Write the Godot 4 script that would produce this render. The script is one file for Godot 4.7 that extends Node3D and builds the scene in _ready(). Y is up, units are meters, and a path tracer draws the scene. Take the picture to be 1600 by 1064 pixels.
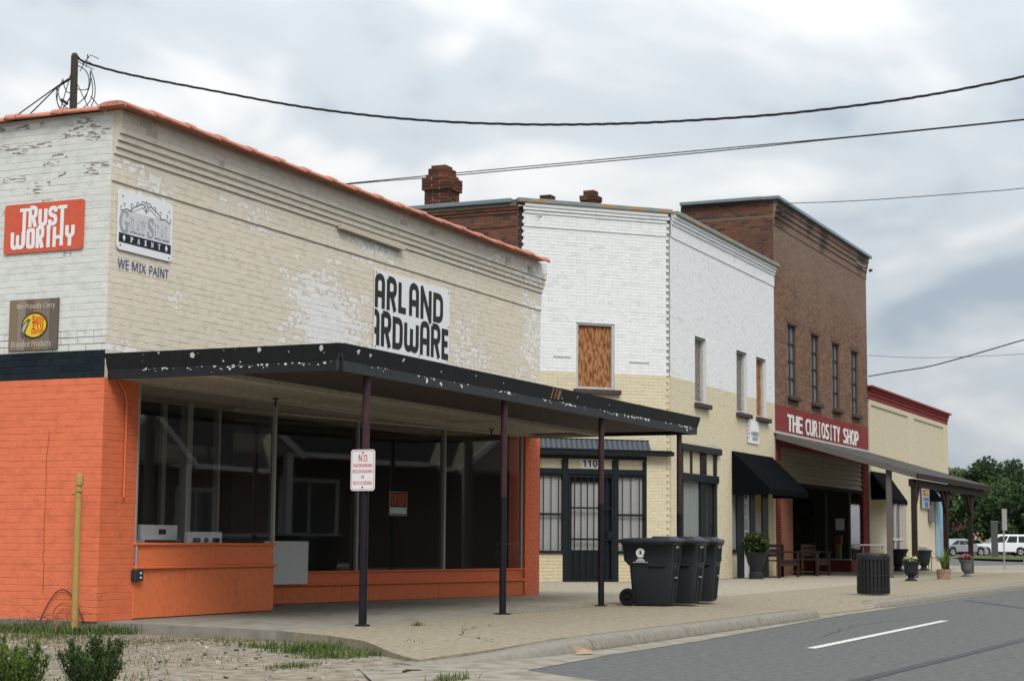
extends Node3D
# World: x runs along the street (away from the camera), y up, +z towards the street. Sidewalk top is y = 0.

var rng := RandomNumberGenerator.new()
var used := {}
var cache := {}
var bricks := {}
var noise := FastNoiseLite.new()
var CAM := Vector3(-15.63, 0.909, 12.057)
var brick_mesh: ArrayMesh
const CO := 0.0759   # one brick course


# ---------------------------------------------------------------- mesh builder
class MB:
	var st := SurfaceTool.new()
	var n := 0
	var grp := 1
	var col := Color.WHITE
	func _init() -> void:
		st.begin(Mesh.PRIMITIVE_TRIANGLES)
	func v(p: Vector3, uv := Vector2.ZERO) -> void:
		st.set_color(col)
		st.set_uv(uv)
		st.add_vertex(p)
		n += 1
	func tri(a: Vector3, b: Vector3, c: Vector3) -> void:   # counter-clockwise from outside
		v(a); v(c); v(b)
	func quad(a: Vector3, b: Vector3, c: Vector3, d: Vector3) -> void:
		v(a, Vector2(0, 1)); v(c, Vector2(1, 0)); v(b, Vector2(1, 1))
		v(a, Vector2(0, 1)); v(d, Vector2(0, 0)); v(c, Vector2(1, 0))
	func flat() -> void:
		st.set_smooth_group(-1)
	func smooth() -> void:
		grp += 1
		st.set_smooth_group(grp)
	func box(c: Vector3, s: Vector3, b := Basis(), bev := 0.0) -> void:
		flat()
		var h := s * 0.5
		if bev <= 0.0:
			var p := []
			for i in 8:
				p.append(c + b * Vector3(h.x if i & 1 else -h.x, h.y if i & 2 else -h.y, h.z if i & 4 else -h.z))
			quad(p[4], p[5], p[7], p[6]); quad(p[1], p[0], p[2], p[3])
			quad(p[5], p[1], p[3], p[7]); quad(p[0], p[4], p[6], p[2])
			quad(p[6], p[7], p[3], p[2]); quad(p[0], p[1], p[5], p[4])
			return
		bev = minf(bev, minf(h.x, minf(h.y, h.z)) * 0.9)
		var ax := [Vector3.RIGHT, Vector3.UP, Vector3.BACK]
		for a in 3:
			for sg in [-1.0, 1.0]:
				var w: Vector3 = ax[a]
				var u: Vector3 = ax[(a + 1) % 3]
				var q: Vector3 = ax[(a + 2) % 3]
				var hu: float = h[(a + 1) % 3] - bev
				var hq: float = h[(a + 2) % 3] - bev
				var o: Vector3 = w * sg * h[a]
				if sg > 0:
					quad(c + b * (o - u * hu - q * hq), c + b * (o + u * hu - q * hq), c + b * (o + u * hu + q * hq), c + b * (o - u * hu + q * hq))
				else:
					quad(c + b * (o - u * hu + q * hq), c + b * (o + u * hu + q * hq), c + b * (o + u * hu - q * hq), c + b * (o - u * hu - q * hq))
		# edge bevels
		for a in 3:
			var w: Vector3 = ax[a]
			var u: Vector3 = ax[(a + 1) % 3]
			var q: Vector3 = ax[(a + 2) % 3]
			var hw: float = h[a] - bev
			var hu: float = h[(a + 1) % 3]
			var hq: float = h[(a + 2) % 3]
			for su in [-1.0, 1.0]:
				for sq in [-1.0, 1.0]:
					var e1: Vector3 = u * su * hu + q * sq * (hq - bev)
					var e2: Vector3 = u * su * (hu - bev) + q * sq * hq
					if su * sq > 0:
						quad(c + b * (e1 - w * hw), c + b * (e2 - w * hw), c + b * (e2 + w * hw), c + b * (e1 + w * hw))
					else:
						quad(c + b * (e1 + w * hw), c + b * (e2 + w * hw), c + b * (e2 - w * hw), c + b * (e1 - w * hw))
		for sx in [-1.0, 1.0]:
			for sy in [-1.0, 1.0]:
				for sz in [-1.0, 1.0]:
					var x: Vector3 = Vector3(sx * h.x, sy * (h.y - bev), sz * (h.z - bev))
					var y: Vector3 = Vector3(sx * (h.x - bev), sy * h.y, sz * (h.z - bev))
					var z: Vector3 = Vector3(sx * (h.x - bev), sy * (h.y - bev), sz * h.z)
					if sx * sy * sz > 0:
						tri(c + b * x, c + b * y, c + b * z)
					else:
						tri(c + b * x, c + b * z, c + b * y)
	func bar(a: Vector3, e: Vector3, w: float, t: float, bev := 0.0) -> void:   # a beam from a to e
		var d := (e - a).normalized()
		var up := Vector3.UP if absf(d.y) < 0.95 else Vector3.RIGHT
		var s := d.cross(up).normalized()
		box((a + e) * 0.5, Vector3((e - a).length(), t, w), Basis(d, s.cross(d).normalized(), s), bev)
	func tube(pts: Array, r: float, k := 6, r2 := -1.0) -> void:
		smooth()
		var rings := []
		var side := Vector3.ZERO
		for i in pts.size():
			var a: Vector3 = pts[maxi(i - 1, 0)]
			var b: Vector3 = pts[mini(i + 1, pts.size() - 1)]
			var d := (b - a).normalized()
			if side == Vector3.ZERO:
				side = d.cross(Vector3.UP if absf(d.y) < 0.9 else Vector3.RIGHT).normalized()
			side = (side - d * side.dot(d)).normalized()
			var o := d.cross(side)
			var rr := r if r2 < 0 else lerpf(r, r2, float(i) / (pts.size() - 1))
			var ring := []
			for j in k:
				var t := TAU * j / k
				ring.append(pts[i] + (side * cos(t) + o * sin(t)) * rr)
			rings.append(ring)
		for i in pts.size() - 1:
			for j in k:
				var m := (j + 1) % k
				quad(rings[i][j], rings[i][m], rings[i + 1][m], rings[i + 1][j])
		flat()
		for j in range(1, k - 1):
			tri(rings[0][0], rings[0][j + 1], rings[0][j])
			tri(rings[-1][0], rings[-1][j], rings[-1][j + 1])
	func lathe(prof: Array, k := 20, at := Vector3.ZERO, b := Basis()) -> void:   # (radius, height) from bottom to top
		smooth()
		for i in prof.size() - 1:
			if i > 0:
				var d0: Vector2 = (prof[i] - prof[i - 1]).normalized()
				var d1: Vector2 = (prof[i + 1] - prof[i]).normalized()
				if d0.dot(d1) < 0.8:
					smooth()
			for j in k:
				var t0 := TAU * j / k
				var t1 := TAU * (j + 1) / k
				var p: Vector2 = prof[i]
				var q: Vector2 = prof[i + 1]
				var A := at + b * Vector3(p.x * sin(t0), p.y, p.x * cos(t0))
				var B := at + b * Vector3(p.x * sin(t1), p.y, p.x * cos(t1))
				var C := at + b * Vector3(q.x * sin(t1), q.y, q.x * cos(t1))
				var D := at + b * Vector3(q.x * sin(t0), q.y, q.x * cos(t0))
				if p.x < 1e-5:
					tri(A, C, D)
				elif q.x < 1e-5:
					tri(A, B, C)
				else:
					quad(A, B, C, D)
	func prism(poly: PackedVector2Array, z0: float, z1: float, xf := Transform3D(), sm := false) -> void:   # 2-D outline in xy, extruded along z
		if Geometry2D.is_polygon_clockwise(poly):
			poly = poly.duplicate()
			poly.reverse()
		flat()
		var idx := Geometry2D.triangulate_polygon(poly)
		for i in range(0, idx.size(), 3):
			var a := poly[idx[i]]
			var b := poly[idx[i + 1]]
			var c := poly[idx[i + 2]]
			if (b - a).cross(c - a) < 0:
				var s := b
				b = c
				c = s
			tri(xf * Vector3(a.x, a.y, z1), xf * Vector3(b.x, b.y, z1), xf * Vector3(c.x, c.y, z1))
			tri(xf * Vector3(a.x, a.y, z0), xf * Vector3(c.x, c.y, z0), xf * Vector3(b.x, b.y, z0))
		if sm:
			smooth()
		for i in poly.size():
			var a := poly[i]
			var b := poly[(i + 1) % poly.size()]
			quad(xf * Vector3(a.x, a.y, z0), xf * Vector3(b.x, b.y, z0), xf * Vector3(b.x, b.y, z1), xf * Vector3(a.x, a.y, z1))
	func loft(rings: Array, cap := true) -> void:   # rings of equal point count, counter-clockwise seen from the far end
		smooth()
		var k: int = rings[0].size()
		for i in rings.size() - 1:
			for j in k:
				var m := (j + 1) % k
				quad(rings[i][j], rings[i][m], rings[i + 1][m], rings[i + 1][j])
		if cap:
			flat()
			for j in range(1, k - 1):
				tri(rings[0][0], rings[0][j + 1], rings[0][j])
				tri(rings[-1][0], rings[-1][j], rings[-1][j + 1])
	func done() -> ArrayMesh:
		st.generate_normals()
		return st.commit()


# ---------------------------------------------------------------- nodes
func put(o: Node3D, called: String, parent: Node = self) -> Node3D:
	var key := "%d/%s" % [parent.get_instance_id(), called]
	var c: int = used.get(key, 0)
	used[key] = c + 1
	o.name = called if c == 0 else "%s_%03d" % [called, c]
	parent.add_child(o)
	return o


func mi(called: String, m: Variant, material: Material, parent: Node = self) -> MeshInstance3D:
	var o := MeshInstance3D.new()
	o.mesh = m.done() if m is MB else m
	o.material_override = material
	put(o, called, parent)
	return o


func tag(o: Node3D, label: String, category: String, group := "") -> Node3D:
	o.set_meta("label", label)
	o.set_meta("category", category)
	if group:
		o.set_meta("group", group)
	return o


func thing(called: String, label: String, category: String, at := Vector3.ZERO, turn := 0.0, group := "") -> Node3D:
	var o := Node3D.new()
	put(o, called)
	o.position = at
	o.rotation.y = turn
	return tag(o, label, category, group)


func structure(o: Node3D) -> Node3D:
	o.set_meta("kind", "structure")
	return o


func stuff(o: Node3D) -> Node3D:
	o.set_meta("kind", "stuff")
	return o


func copy(o: Node3D, called: String, label: String, at: Vector3, turn := 0.0) -> Node3D:
	var c: Node3D = o.duplicate()
	put(c, called)
	c.position = at
	c.rotation.y = turn
	c.set_meta("label", label)
	return c


func bx(called: String, c: Vector3, s: Vector3, material: Material, parent: Node, bev := 0.0, b := Basis()) -> MeshInstance3D:
	var key := "%s|%s" % [s, bev]
	if not cache.has(key):
		var m := MB.new()
		m.box(Vector3.ZERO, s, Basis(), bev)
		cache[key] = m.done()
	var o := mi(called, cache[key], material, parent)
	o.transform = Transform3D(b, c)
	return o


# ---------------------------------------------------------------- materials
func lin(r: float, g: float, b: float) -> Color:
	return Color(r, g, b).linear_to_srgb()


func ntex(seed_: int, freq: float, stops: Array, size := 512, octaves := 4, ridged := false) -> NoiseTexture2D:
	var f := FastNoiseLite.new()
	f.seed = seed_
	f.frequency = freq
	f.noise_type = FastNoiseLite.TYPE_SIMPLEX_SMOOTH
	f.fractal_octaves = octaves
	f.fractal_type = FastNoiseLite.FRACTAL_RIDGED if ridged else FastNoiseLite.FRACTAL_FBM
	var t := NoiseTexture2D.new()
	t.width = size
	t.height = size
	t.seamless = true
	t.noise = f
	if stops:
		var g := Gradient.new()
		var off := PackedFloat32Array()
		var col := PackedColorArray()
		for s in stops:
			off.append(s[0])
			col.append(s[1])
		g.offsets = off
		g.colors = col
		t.color_ramp = g
	return t


func gray(v: float) -> Color:
	return Color(v, v, v).linear_to_srgb()


func mat(c: Color, rough := 0.8, tex: Texture2D = null, scale := Vector3.ONE, bump: Texture2D = null, bump_cm := 0.0, vcol := false, metal := 0.0) -> StandardMaterial3D:
	var m := StandardMaterial3D.new()
	m.albedo_color = c
	m.roughness = rough
	m.metallic = metal
	m.metallic_specular = 0.22 if rough >= 0.8 else 0.35
	m.vertex_color_use_as_albedo = vcol
	if tex or bump:
		m.uv1_triplanar = true
		m.uv1_world_triplanar = true
		m.uv1_scale = scale
	if tex:
		m.albedo_texture = tex
	if bump:
		m.heightmap_enabled = true
		m.heightmap_texture = bump
		m.heightmap_scale = bump_cm
	return m


# ---------------------------------------------------------------- brick walls
func cellq(m: MB, o: Vector3, ud: Vector3, nd: Vector3, u0: float, u1: float, v0: float, v1: float, z: float) -> void:
	m.quad(o + ud * u0 + Vector3.UP * v0 + nd * z, o + ud * u1 + Vector3.UP * v0 + nd * z, o + ud * u1 + Vector3.UP * v1 + nd * z, o + ud * u0 + Vector3.UP * v1 + nd * z)


func brick_wall(called: String, parent: Node3D, o: Vector3, ud: Vector3, L: float, H: float, holes: Array, colf: Callable, zoff: Array, wallmat: Material, reveal := 0.2, proud := 0.0024, teeth := Vector2.ZERO, back := 0.3, joint := Color(0, 0, 0, 0)) -> void:
	# ud x up = outward normal. zoff: [v, offset] steps. teeth: notch the left / right edge on alternate courses
	var nd := ud.cross(Vector3.UP)
	var us := [0.0, L]
	var vs := [0.0, H]
	for h: Rect2 in holes:
		us.append_array([h.position.x, h.end.x])
		vs.append_array([h.position.y, h.end.y])
	for z in zoff:
		vs.append(z[0])
	var t := 0.6
	while t < L:
		us.append(t)
		t += 0.6
	t = CO * 7
	while t < H:
		vs.append(t)
		t += CO * 7
	us = us.filter(func(a): return a >= 0 and a <= L)
	vs = vs.filter(func(a): return a >= 0 and a <= H)
	us.sort()
	vs.sort()
	var m := MB.new()
	m.flat()
	var zo := func(v: float) -> float:
		var r := 0.0
		for z in zoff:
			if v > z[0]:
				r = z[1]
		return r
	var open := func(u: float, v: float) -> bool:
		for h: Rect2 in holes:
			if h.has_point(Vector2(u, v)):
				return true
		return false
	for i in us.size() - 1:
		if us[i + 1] - us[i] < 0.001:
			continue
		var um: float = (us[i] + us[i + 1]) * 0.5
		for j in vs.size() - 1:
			if vs[j + 1] - vs[j] < 0.001:
				continue
			var vm: float = (vs[j] + vs[j + 1]) * 0.5
			if open.call(um, vm):
				continue
			var c: Color = colf.call(um, vm, 0.5)
			m.col = Color(c.r * 0.97, c.g * 0.97, c.b * 0.97) if joint.a == 0.0 else joint
			var ua: float = us[i] + (teeth.x if i == 0 else 0.0)
			var ub: float = us[i + 1] - (teeth.y if us[i + 1] >= L - 0.001 else 0.0)
			var z: float = zo.call(vm)
			cellq(m, o, ud, nd, ua, ub, vs[j], vs[j + 1], z)
			# ledge under a corbel
			if j > 0:
				var zb: float = zo.call((vs[j - 1] + vs[j]) * 0.5)
				if z > zb + 0.001 and vs[j] - vs[j - 1] > 0.001:
					m.quad(o + ud * ua + Vector3.UP * vs[j] + nd * zb, o + ud * ub + Vector3.UP * vs[j] + nd * zb, o + ud * ub + Vector3.UP * vs[j] + nd * z, o + ud * ua + Vector3.UP * vs[j] + nd * z)
			if z > 0.001 and i == 0:
				m.quad(o + ud * ua + Vector3.UP * vs[j], o + ud * ua + Vector3.UP * vs[j] + nd * z, o + ud * ua + Vector3.UP * vs[j + 1] + nd * z, o + ud * ua + Vector3.UP * vs[j + 1])
			if z > 0.001 and us[i + 1] >= L - 0.001:
				m.quad(o + ud * ub + Vector3.UP * vs[j] + nd * z, o + ud * ub + Vector3.UP * vs[j], o + ud * ub + Vector3.UP * vs[j + 1], o + ud * ub + Vector3.UP * vs[j + 1] + nd * z)
			# inside face
			var bk := -nd * back
			m.quad(o + ud * ub + Vector3.UP * vs[j] + bk, o + ud * ua + Vector3.UP * vs[j] + bk, o + ud * ua + Vector3.UP * vs[j + 1] + bk, o + ud * ub + Vector3.UP * vs[j + 1] + bk)
	# reveals
	for h: Rect2 in holes:
		var c: Color = colf.call(h.position.x - 0.1, h.get_center().y, 0.5)
		m.col = c
		var a := h.position
		var b := h.end
		var P := func(u: float, v: float, d: float) -> Vector3:
			return o + ud * u + Vector3.UP * v - nd * d
		m.quad(P.call(a.x, a.y, 0.0), P.call(a.x, a.y, reveal), P.call(a.x, b.y, reveal), P.call(a.x, b.y, 0.0))
		m.quad(P.call(b.x, a.y, reveal), P.call(b.x, a.y, 0.0), P.call(b.x, b.y, 0.0), P.call(b.x, b.y, reveal))
		m.quad(P.call(a.x, b.y, 0.0), P.call(a.x, b.y, reveal), P.call(b.x, b.y, reveal), P.call(b.x, b.y, 0.0))
		if a.y > 0.01:
			m.quad(P.call(a.x, a.y, reveal), P.call(a.x, a.y, 0.0), P.call(b.x, a.y, 0.0), P.call(b.x, a.y, reveal))
	mi(called, m, wallmat, parent)
	# bricks
	if not bricks.has(parent):
		bricks[parent] = []
	var list: Array = bricks[parent]
	var n := int(floor(H / CO + 0.01))
	for k in n:
		var v0 := k * CO
		var vm := v0 + CO * 0.5
		var cuts := [[0.0, L]]
		if k % 2 == 0:
			cuts = [[teeth.x * 0.5, L - teeth.y * 0.5]]
		if teeth.x > 0 and k % 2 == 1:
			cuts[0][0] = teeth.x * 1.2
		if teeth.y > 0 and k % 2 == 1:
			cuts[0][1] = L - teeth.y * 1.2
		for h: Rect2 in holes:
			if vm > h.position.y and vm < h.end.y:
				var nxt := []
				for c in cuts:
					if h.end.x <= c[0] or h.position.x >= c[1]:
						nxt.append(c)
						continue
					if h.position.x > c[0]:
						nxt.append([c[0], h.position.x])
					if h.end.x < c[1]:
						nxt.append([h.end.x, c[1]])
				cuts = nxt
		var ph := (0.0 if k % 2 == 0 else 0.1137) - 0.2275
		var header := k % 6 == 5
		var pitch := 0.1137 if header else 0.2275
		for c in cuts:
			var x: float = ph + floor((c[0] - ph) / pitch) * pitch
			while x < c[1]:
				var a: float = maxf(x, c[0])
				var b: float = minf(x + pitch, c[1])
				x += pitch
				if b - a < 0.03:
					continue
				var len_ := b - a - (0.0028 if joint.a == 0.0 else 0.009)
				var um := (a + b) * 0.5
				var z: float = zo.call(vm)
				var col: Color = colf.call(um, vm, snappedf(rng.randf(), 0.1))
				var dz := proud + rng.randf_range(-0.0014, 0.0014) + z
				var bas := Basis(ud, Vector3.UP, nd)
				var tl := 0.35 if joint.a == 0.0 else 1.0
				bas = bas * Basis.from_euler(tl * Vector3(rng.randf_range(-0.016, 0.016), rng.randf_range(-0.005, 0.005), rng.randf_range(-0.008, 0.008)))
				bas = bas * Basis.from_scale(Vector3(len_ / 0.218, (CO - (0.0046 if joint.a == 0.0 else 0.0115) + rng.randf_range(-0.001, 0.001)) / 0.067, 1.0))
				list.append([Transform3D(bas, o + ud * um + Vector3.UP * (v0 + CO * 0.5) + nd * (dz - 0.012)), col])


func flush_bricks(parent: Node3D, named: int, material: Material) -> void:
	var list: Array = bricks[parent]
	if named > 0:
		var keyed := []
		for b in list:
			var d: Vector3 = CAM - b[0].origin
			var r := d.length()
			var nn: Vector3 = b[0].basis.z.normalized()
			var s: float = maxf(0.0, nn.dot(d) / r) * b[0].basis.x.length() / (r * r)
			var dir := -d / r
			if dir.dot(Vector3(0.9, 0.11, -0.42).normalized()) < 0.955:
				s = 0.0
			keyed.append([s, b])
		keyed.sort_custom(func(p, q): return p[0] > q[0])
		list = []
		var meshes := {}
		for i in keyed.size():
			var b: Array = keyed[i][1]
			if i < named:
				var c: Color = b[1]
				var key := "%.3f_%.3f_%.3f" % [c.r, c.g, c.b]
				if not meshes.has(key):
					meshes[key] = brick_shape(Color(c, 1.0))
				var o := mi("brick", meshes[key], brick_mat(c, material), parent)
				o.transform = b[0]
			else:
				list.append(b)
	var groups := {}
	for b in list:
		var mt := brick_mat(b[1], material)
		if not groups.has(mt):
			groups[mt] = []
		groups[mt].append(b)
	for mt in groups:
		var g: Array = groups[mt]
		var mm := MultiMesh.new()
		mm.transform_format = MultiMesh.TRANSFORM_3D
		mm.use_colors = true
		mm.mesh = brick_mesh
		mm.instance_count = g.size()
		for i in g.size():
			mm.set_instance_transform(i, g[i][0])
			mm.set_instance_color(i, Color(g[i][1], 1.0))
		var o := MultiMeshInstance3D.new()
		o.multimesh = mm
		o.material_override = mt
		put(o, "brickwork", parent)
		stuff(o)


func brick_mat(c: Color, usual: Material) -> Material:
	return usual if c.a > 0.95 else (M.peel if c.a > 0.6 else M.patchy)


func brick_shape(c: Color) -> ArrayMesh:
	var m := MB.new()
	m.col = c
	m.flat()
	var x := 0.109
	var y := 0.0335
	var z := 0.012
	var e := 0.003
	var f := [Vector3(-x + e, -y + e, z), Vector3(x - e, -y + e, z), Vector3(x - e, y - e, z), Vector3(-x + e, y - e, z)]
	var b := [Vector3(-x, -y, z - e), Vector3(x, -y, z - e), Vector3(x, y, z - e), Vector3(-x, y, z - e)]
	var k := [Vector3(-x, -y, -z), Vector3(x, -y, -z), Vector3(x, y, -z), Vector3(-x, y, -z)]
	m.quad(f[0], f[1], f[2], f[3])
	for i in 4:
		var j := (i + 1) % 4
		m.quad(b[i], b[j], f[j], f[i])
		m.quad(k[i], k[j], b[j], b[i])
	return m.done()


func mixc(a: Color, b: Color, t: float) -> Color:
	return a.lerp(b, clampf(t, 0.0, 1.0))


func nz(x: float, y: float, f := 1.0) -> float:
	return noise.get_noise_2d(x * f, y * f)


func vary(c: Color, r: float, amt: float) -> Color:
	var k := 1.0 + (r - 0.5) * 2.0 * amt
	return Color(c.r * k, c.g * k, c.b * k)


# ---------------------------------------------------------------- lettering
func rounded(p: Array, r: float) -> PackedVector2Array:
	var out := PackedVector2Array()
	for i in p.size():
		if i == 0 or i == p.size() - 1 or r <= 0.0:
			out.append(p[i])
			continue
		var a: Vector2 = p[i - 1]
		var b: Vector2 = p[i]
		var c: Vector2 = p[i + 1]
		var rr := minf(r, minf((a - b).length(), (c - b).length()) * 0.49)
		var s := b + (a - b).normalized() * rr
		var e := b + (c - b).normalized() * rr
		for k in 6:
			var t := k / 5.0
			out.append(s.lerp(b, t).lerp(b.lerp(e, t), t))
	return out


const GLYPH := {
	"A": [[0, 0, 0, 1, 1, 1, 1, 0], [0, .38, 1, .38]], "R": [[0, 0, 0, 1], [0, 1, 1, 1, 1, .46, 0, .46], [.5, .46, 1, 0]],
	"L": [[0, 0, 0, 1], [0, 0, 1, 0]], "N": [[0, 0, 0, 1, 1, 0, 1, 1]], "D": [[0, 0, 0, 1], [0, 1, 1, 1, 1, 0, 0, 0]],
	"W": [[0, 1, 0, 0, .5, 0, .5, .8], [.5, .8, .5, 0, 1, 0, 1, 1]], "E": [[0, 0, 0, 1], [0, 1, 1, 1], [0, 0, 1, 0], [0, .52, .85, .52]],
	"T": [[0, 1, 1, 1], [.5, 1, .5, 0]], "U": [[0, 1, 0, 0, 1, 0, 1, 1]], "S": [[1, .74, 1, 1, 0, 1, 0, .55, 1, .5, 1, 0, 0, 0, 0, .28]],
	"O": [[.5, 0, 0, 0, 0, 1, .5, 1], [.5, 1, 1, 1, 1, 0, .5, 0]], "H": [[0, 0, 0, 1], [1, 0, 1, 1], [0, .5, 1, .5]],
	"Y": [[0, 1, 0, .5, .5, .42], [1, 1, 1, .5, .5, .42, .5, 0]], "M": [[0, 0, 0, 1, .5, .3, 1, 1, 1, 0]], "I": [[.5, 0, .5, 1]],
	"X": [[0, 0, 1, 1], [0, 1, 1, 0]], "P": [[0, 0, 0, 1], [0, 1, 1, 1, 1, .45, 0, .45]], "1": [[.2, .8, .5, 1, .5, 0]], "0": [[.5, 0, 0, 0, 0, 1, .5, 1], [.5, 1, 1, 1, 1, 0, .5, 0]],
	"8": [[.5, .5, 0, .5, 0, 1, 1, 1, 1, .5, .5, .5], [.5, .5, 0, .5, 0, 0, 1, 0, 1, .5, .5, .5]],
}


func glyph(m: MB, ch: String, x: float, y: float, w: float, h: float, th: float, rad: float, depth: float, z := 0.0, clip := -100.0) -> void:
	var k := 0
	for path in GLYPH[ch]:
		var pts := []
		var stem: bool = path.size() == 4 and path[0] == path[2] and ch in "RDELP"
		for i in range(0, path.size(), 2):
			if stem:
				pts.append(Vector2(x + th * 0.5 + path[i] * (w - th), y + path[i + 1] * h))
				continue
			pts.append(Vector2(x + th * 0.5 + path[i] * (w - th), y + th * 0.5 * (0.0 if path[i + 1] == 0 and ch in "AHRNTYIMX1" else 1.0) + path[i + 1] * (h - th * (0.5 if ch in "AHRNTYIMX1" else 1.0))))
		for poly in Geometry2D.offset_polyline(rounded(pts, rad), th * 0.5, Geometry2D.JOIN_MITER, Geometry2D.END_BUTT):
			if Geometry2D.is_polygon_clockwise(poly):
				continue
			if clip > -99:
				var cl := Geometry2D.intersect_polygons(poly, PackedVector2Array([Vector2(clip, -9), Vector2(9, -9), Vector2(9, 9), Vector2(clip, 9)]))
				if cl.is_empty():
					continue
				poly = cl[0]
			m.prism(poly, z, z + depth + k * 0.0006)
			k += 1


func text(called: String, s: String, parent: Node3D, at: Vector3, w: float, h: float, depth: float, material: Material, font := "Droid Sans", weight := 700, b := Basis()) -> MeshInstance3D:
	var t := TextMesh.new()
	var f := SystemFont.new()
	f.font_names = PackedStringArray([font])
	f.font_weight = weight
	t.font = f
	t.text = s
	t.font_size = 48
	t.pixel_size = 0.01
	t.curve_step = 2.0
	t.depth = 0.1
	var bb := t.get_aabb()
	var sc := Vector3(w / bb.size.x, h / bb.size.y, depth / 0.1)
	var o := mi(called, t, material, parent)
	var bs := b * Basis.from_scale(sc)
	o.transform = Transform3D(bs, at - bs * Vector3(bb.get_center().x, bb.get_center().y, 0.0))
	return o


func rrect(w: float, h: float, r: float) -> PackedVector2Array:
	var p := PackedVector2Array()
	for q in 4:
		var c := Vector2((w * 0.5 - r) * (1 if q in [0, 3] else -1), (h * 0.5 - r) * (1 if q < 2 else -1))
		for k in 5:
			var a := q * PI / 2 + k * PI / 8
			p.append(c + Vector2(cos(a), sin(a)) * r)
	return p


func panel(called: String, parent: Node3D, at: Vector3, w: float, h: float, d: float, r: float, material: Material) -> MeshInstance3D:
	var m := MB.new()
	m.prism(rrect(w, h, r), 0.0, d)
	var o := mi(called, m, material, parent)
	o.position = at
	return o


func facing(o: Node3D, at: Vector3, nd: Vector3) -> Node3D:   # local x right, y up, z outward
	var r := Vector3.UP.cross(nd).normalized()
	o.transform = Transform3D(Basis(r, Vector3.UP, nd.normalized()), at)
	return o


func leaves(parent: Node3D, called: String, mesh: ArrayMesh, xfs: Array, cols: Array, material: Material) -> MeshInstance3D:
	# many small leaves joined into one mesh
	var src: PackedVector3Array = mesh.surface_get_arrays(0)[Mesh.ARRAY_VERTEX]
	var idx: Variant = mesh.surface_get_arrays(0)[Mesh.ARRAY_INDEX]
	var flatv := PackedVector3Array()
	if idx:
		for i: int in idx:
			flatv.append(src[i])
	else:
		flatv = src
	var V := PackedVector3Array()
	var N := PackedVector3Array()
	var C := PackedColorArray()
	for i in xfs.size():
		var t: Transform3D = xfs[i]
		var q: PackedVector3Array = t * flatv
		V.append_array(q)
		for k in range(0, q.size(), 3):
			var nn := (q[k + 2] - q[k]).cross(q[k + 1] - q[k]).normalized()
			N.append(nn)
			N.append(nn)
			N.append(nn)
		var cc := PackedColorArray()
		cc.resize(q.size())
		cc.fill(cols[i])
		C.append_array(cc)
	var a := []
	a.resize(Mesh.ARRAY_MAX)
	a[Mesh.ARRAY_VERTEX] = V
	a[Mesh.ARRAY_NORMAL] = N
	a[Mesh.ARRAY_COLOR] = C
	var am := ArrayMesh.new()
	am.add_surface_from_arrays(Mesh.PRIMITIVE_TRIANGLES, a)
	return mi(called, am, material, parent)


# ---------------------------------------------------------------- materials of this place
var M := {}


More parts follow.
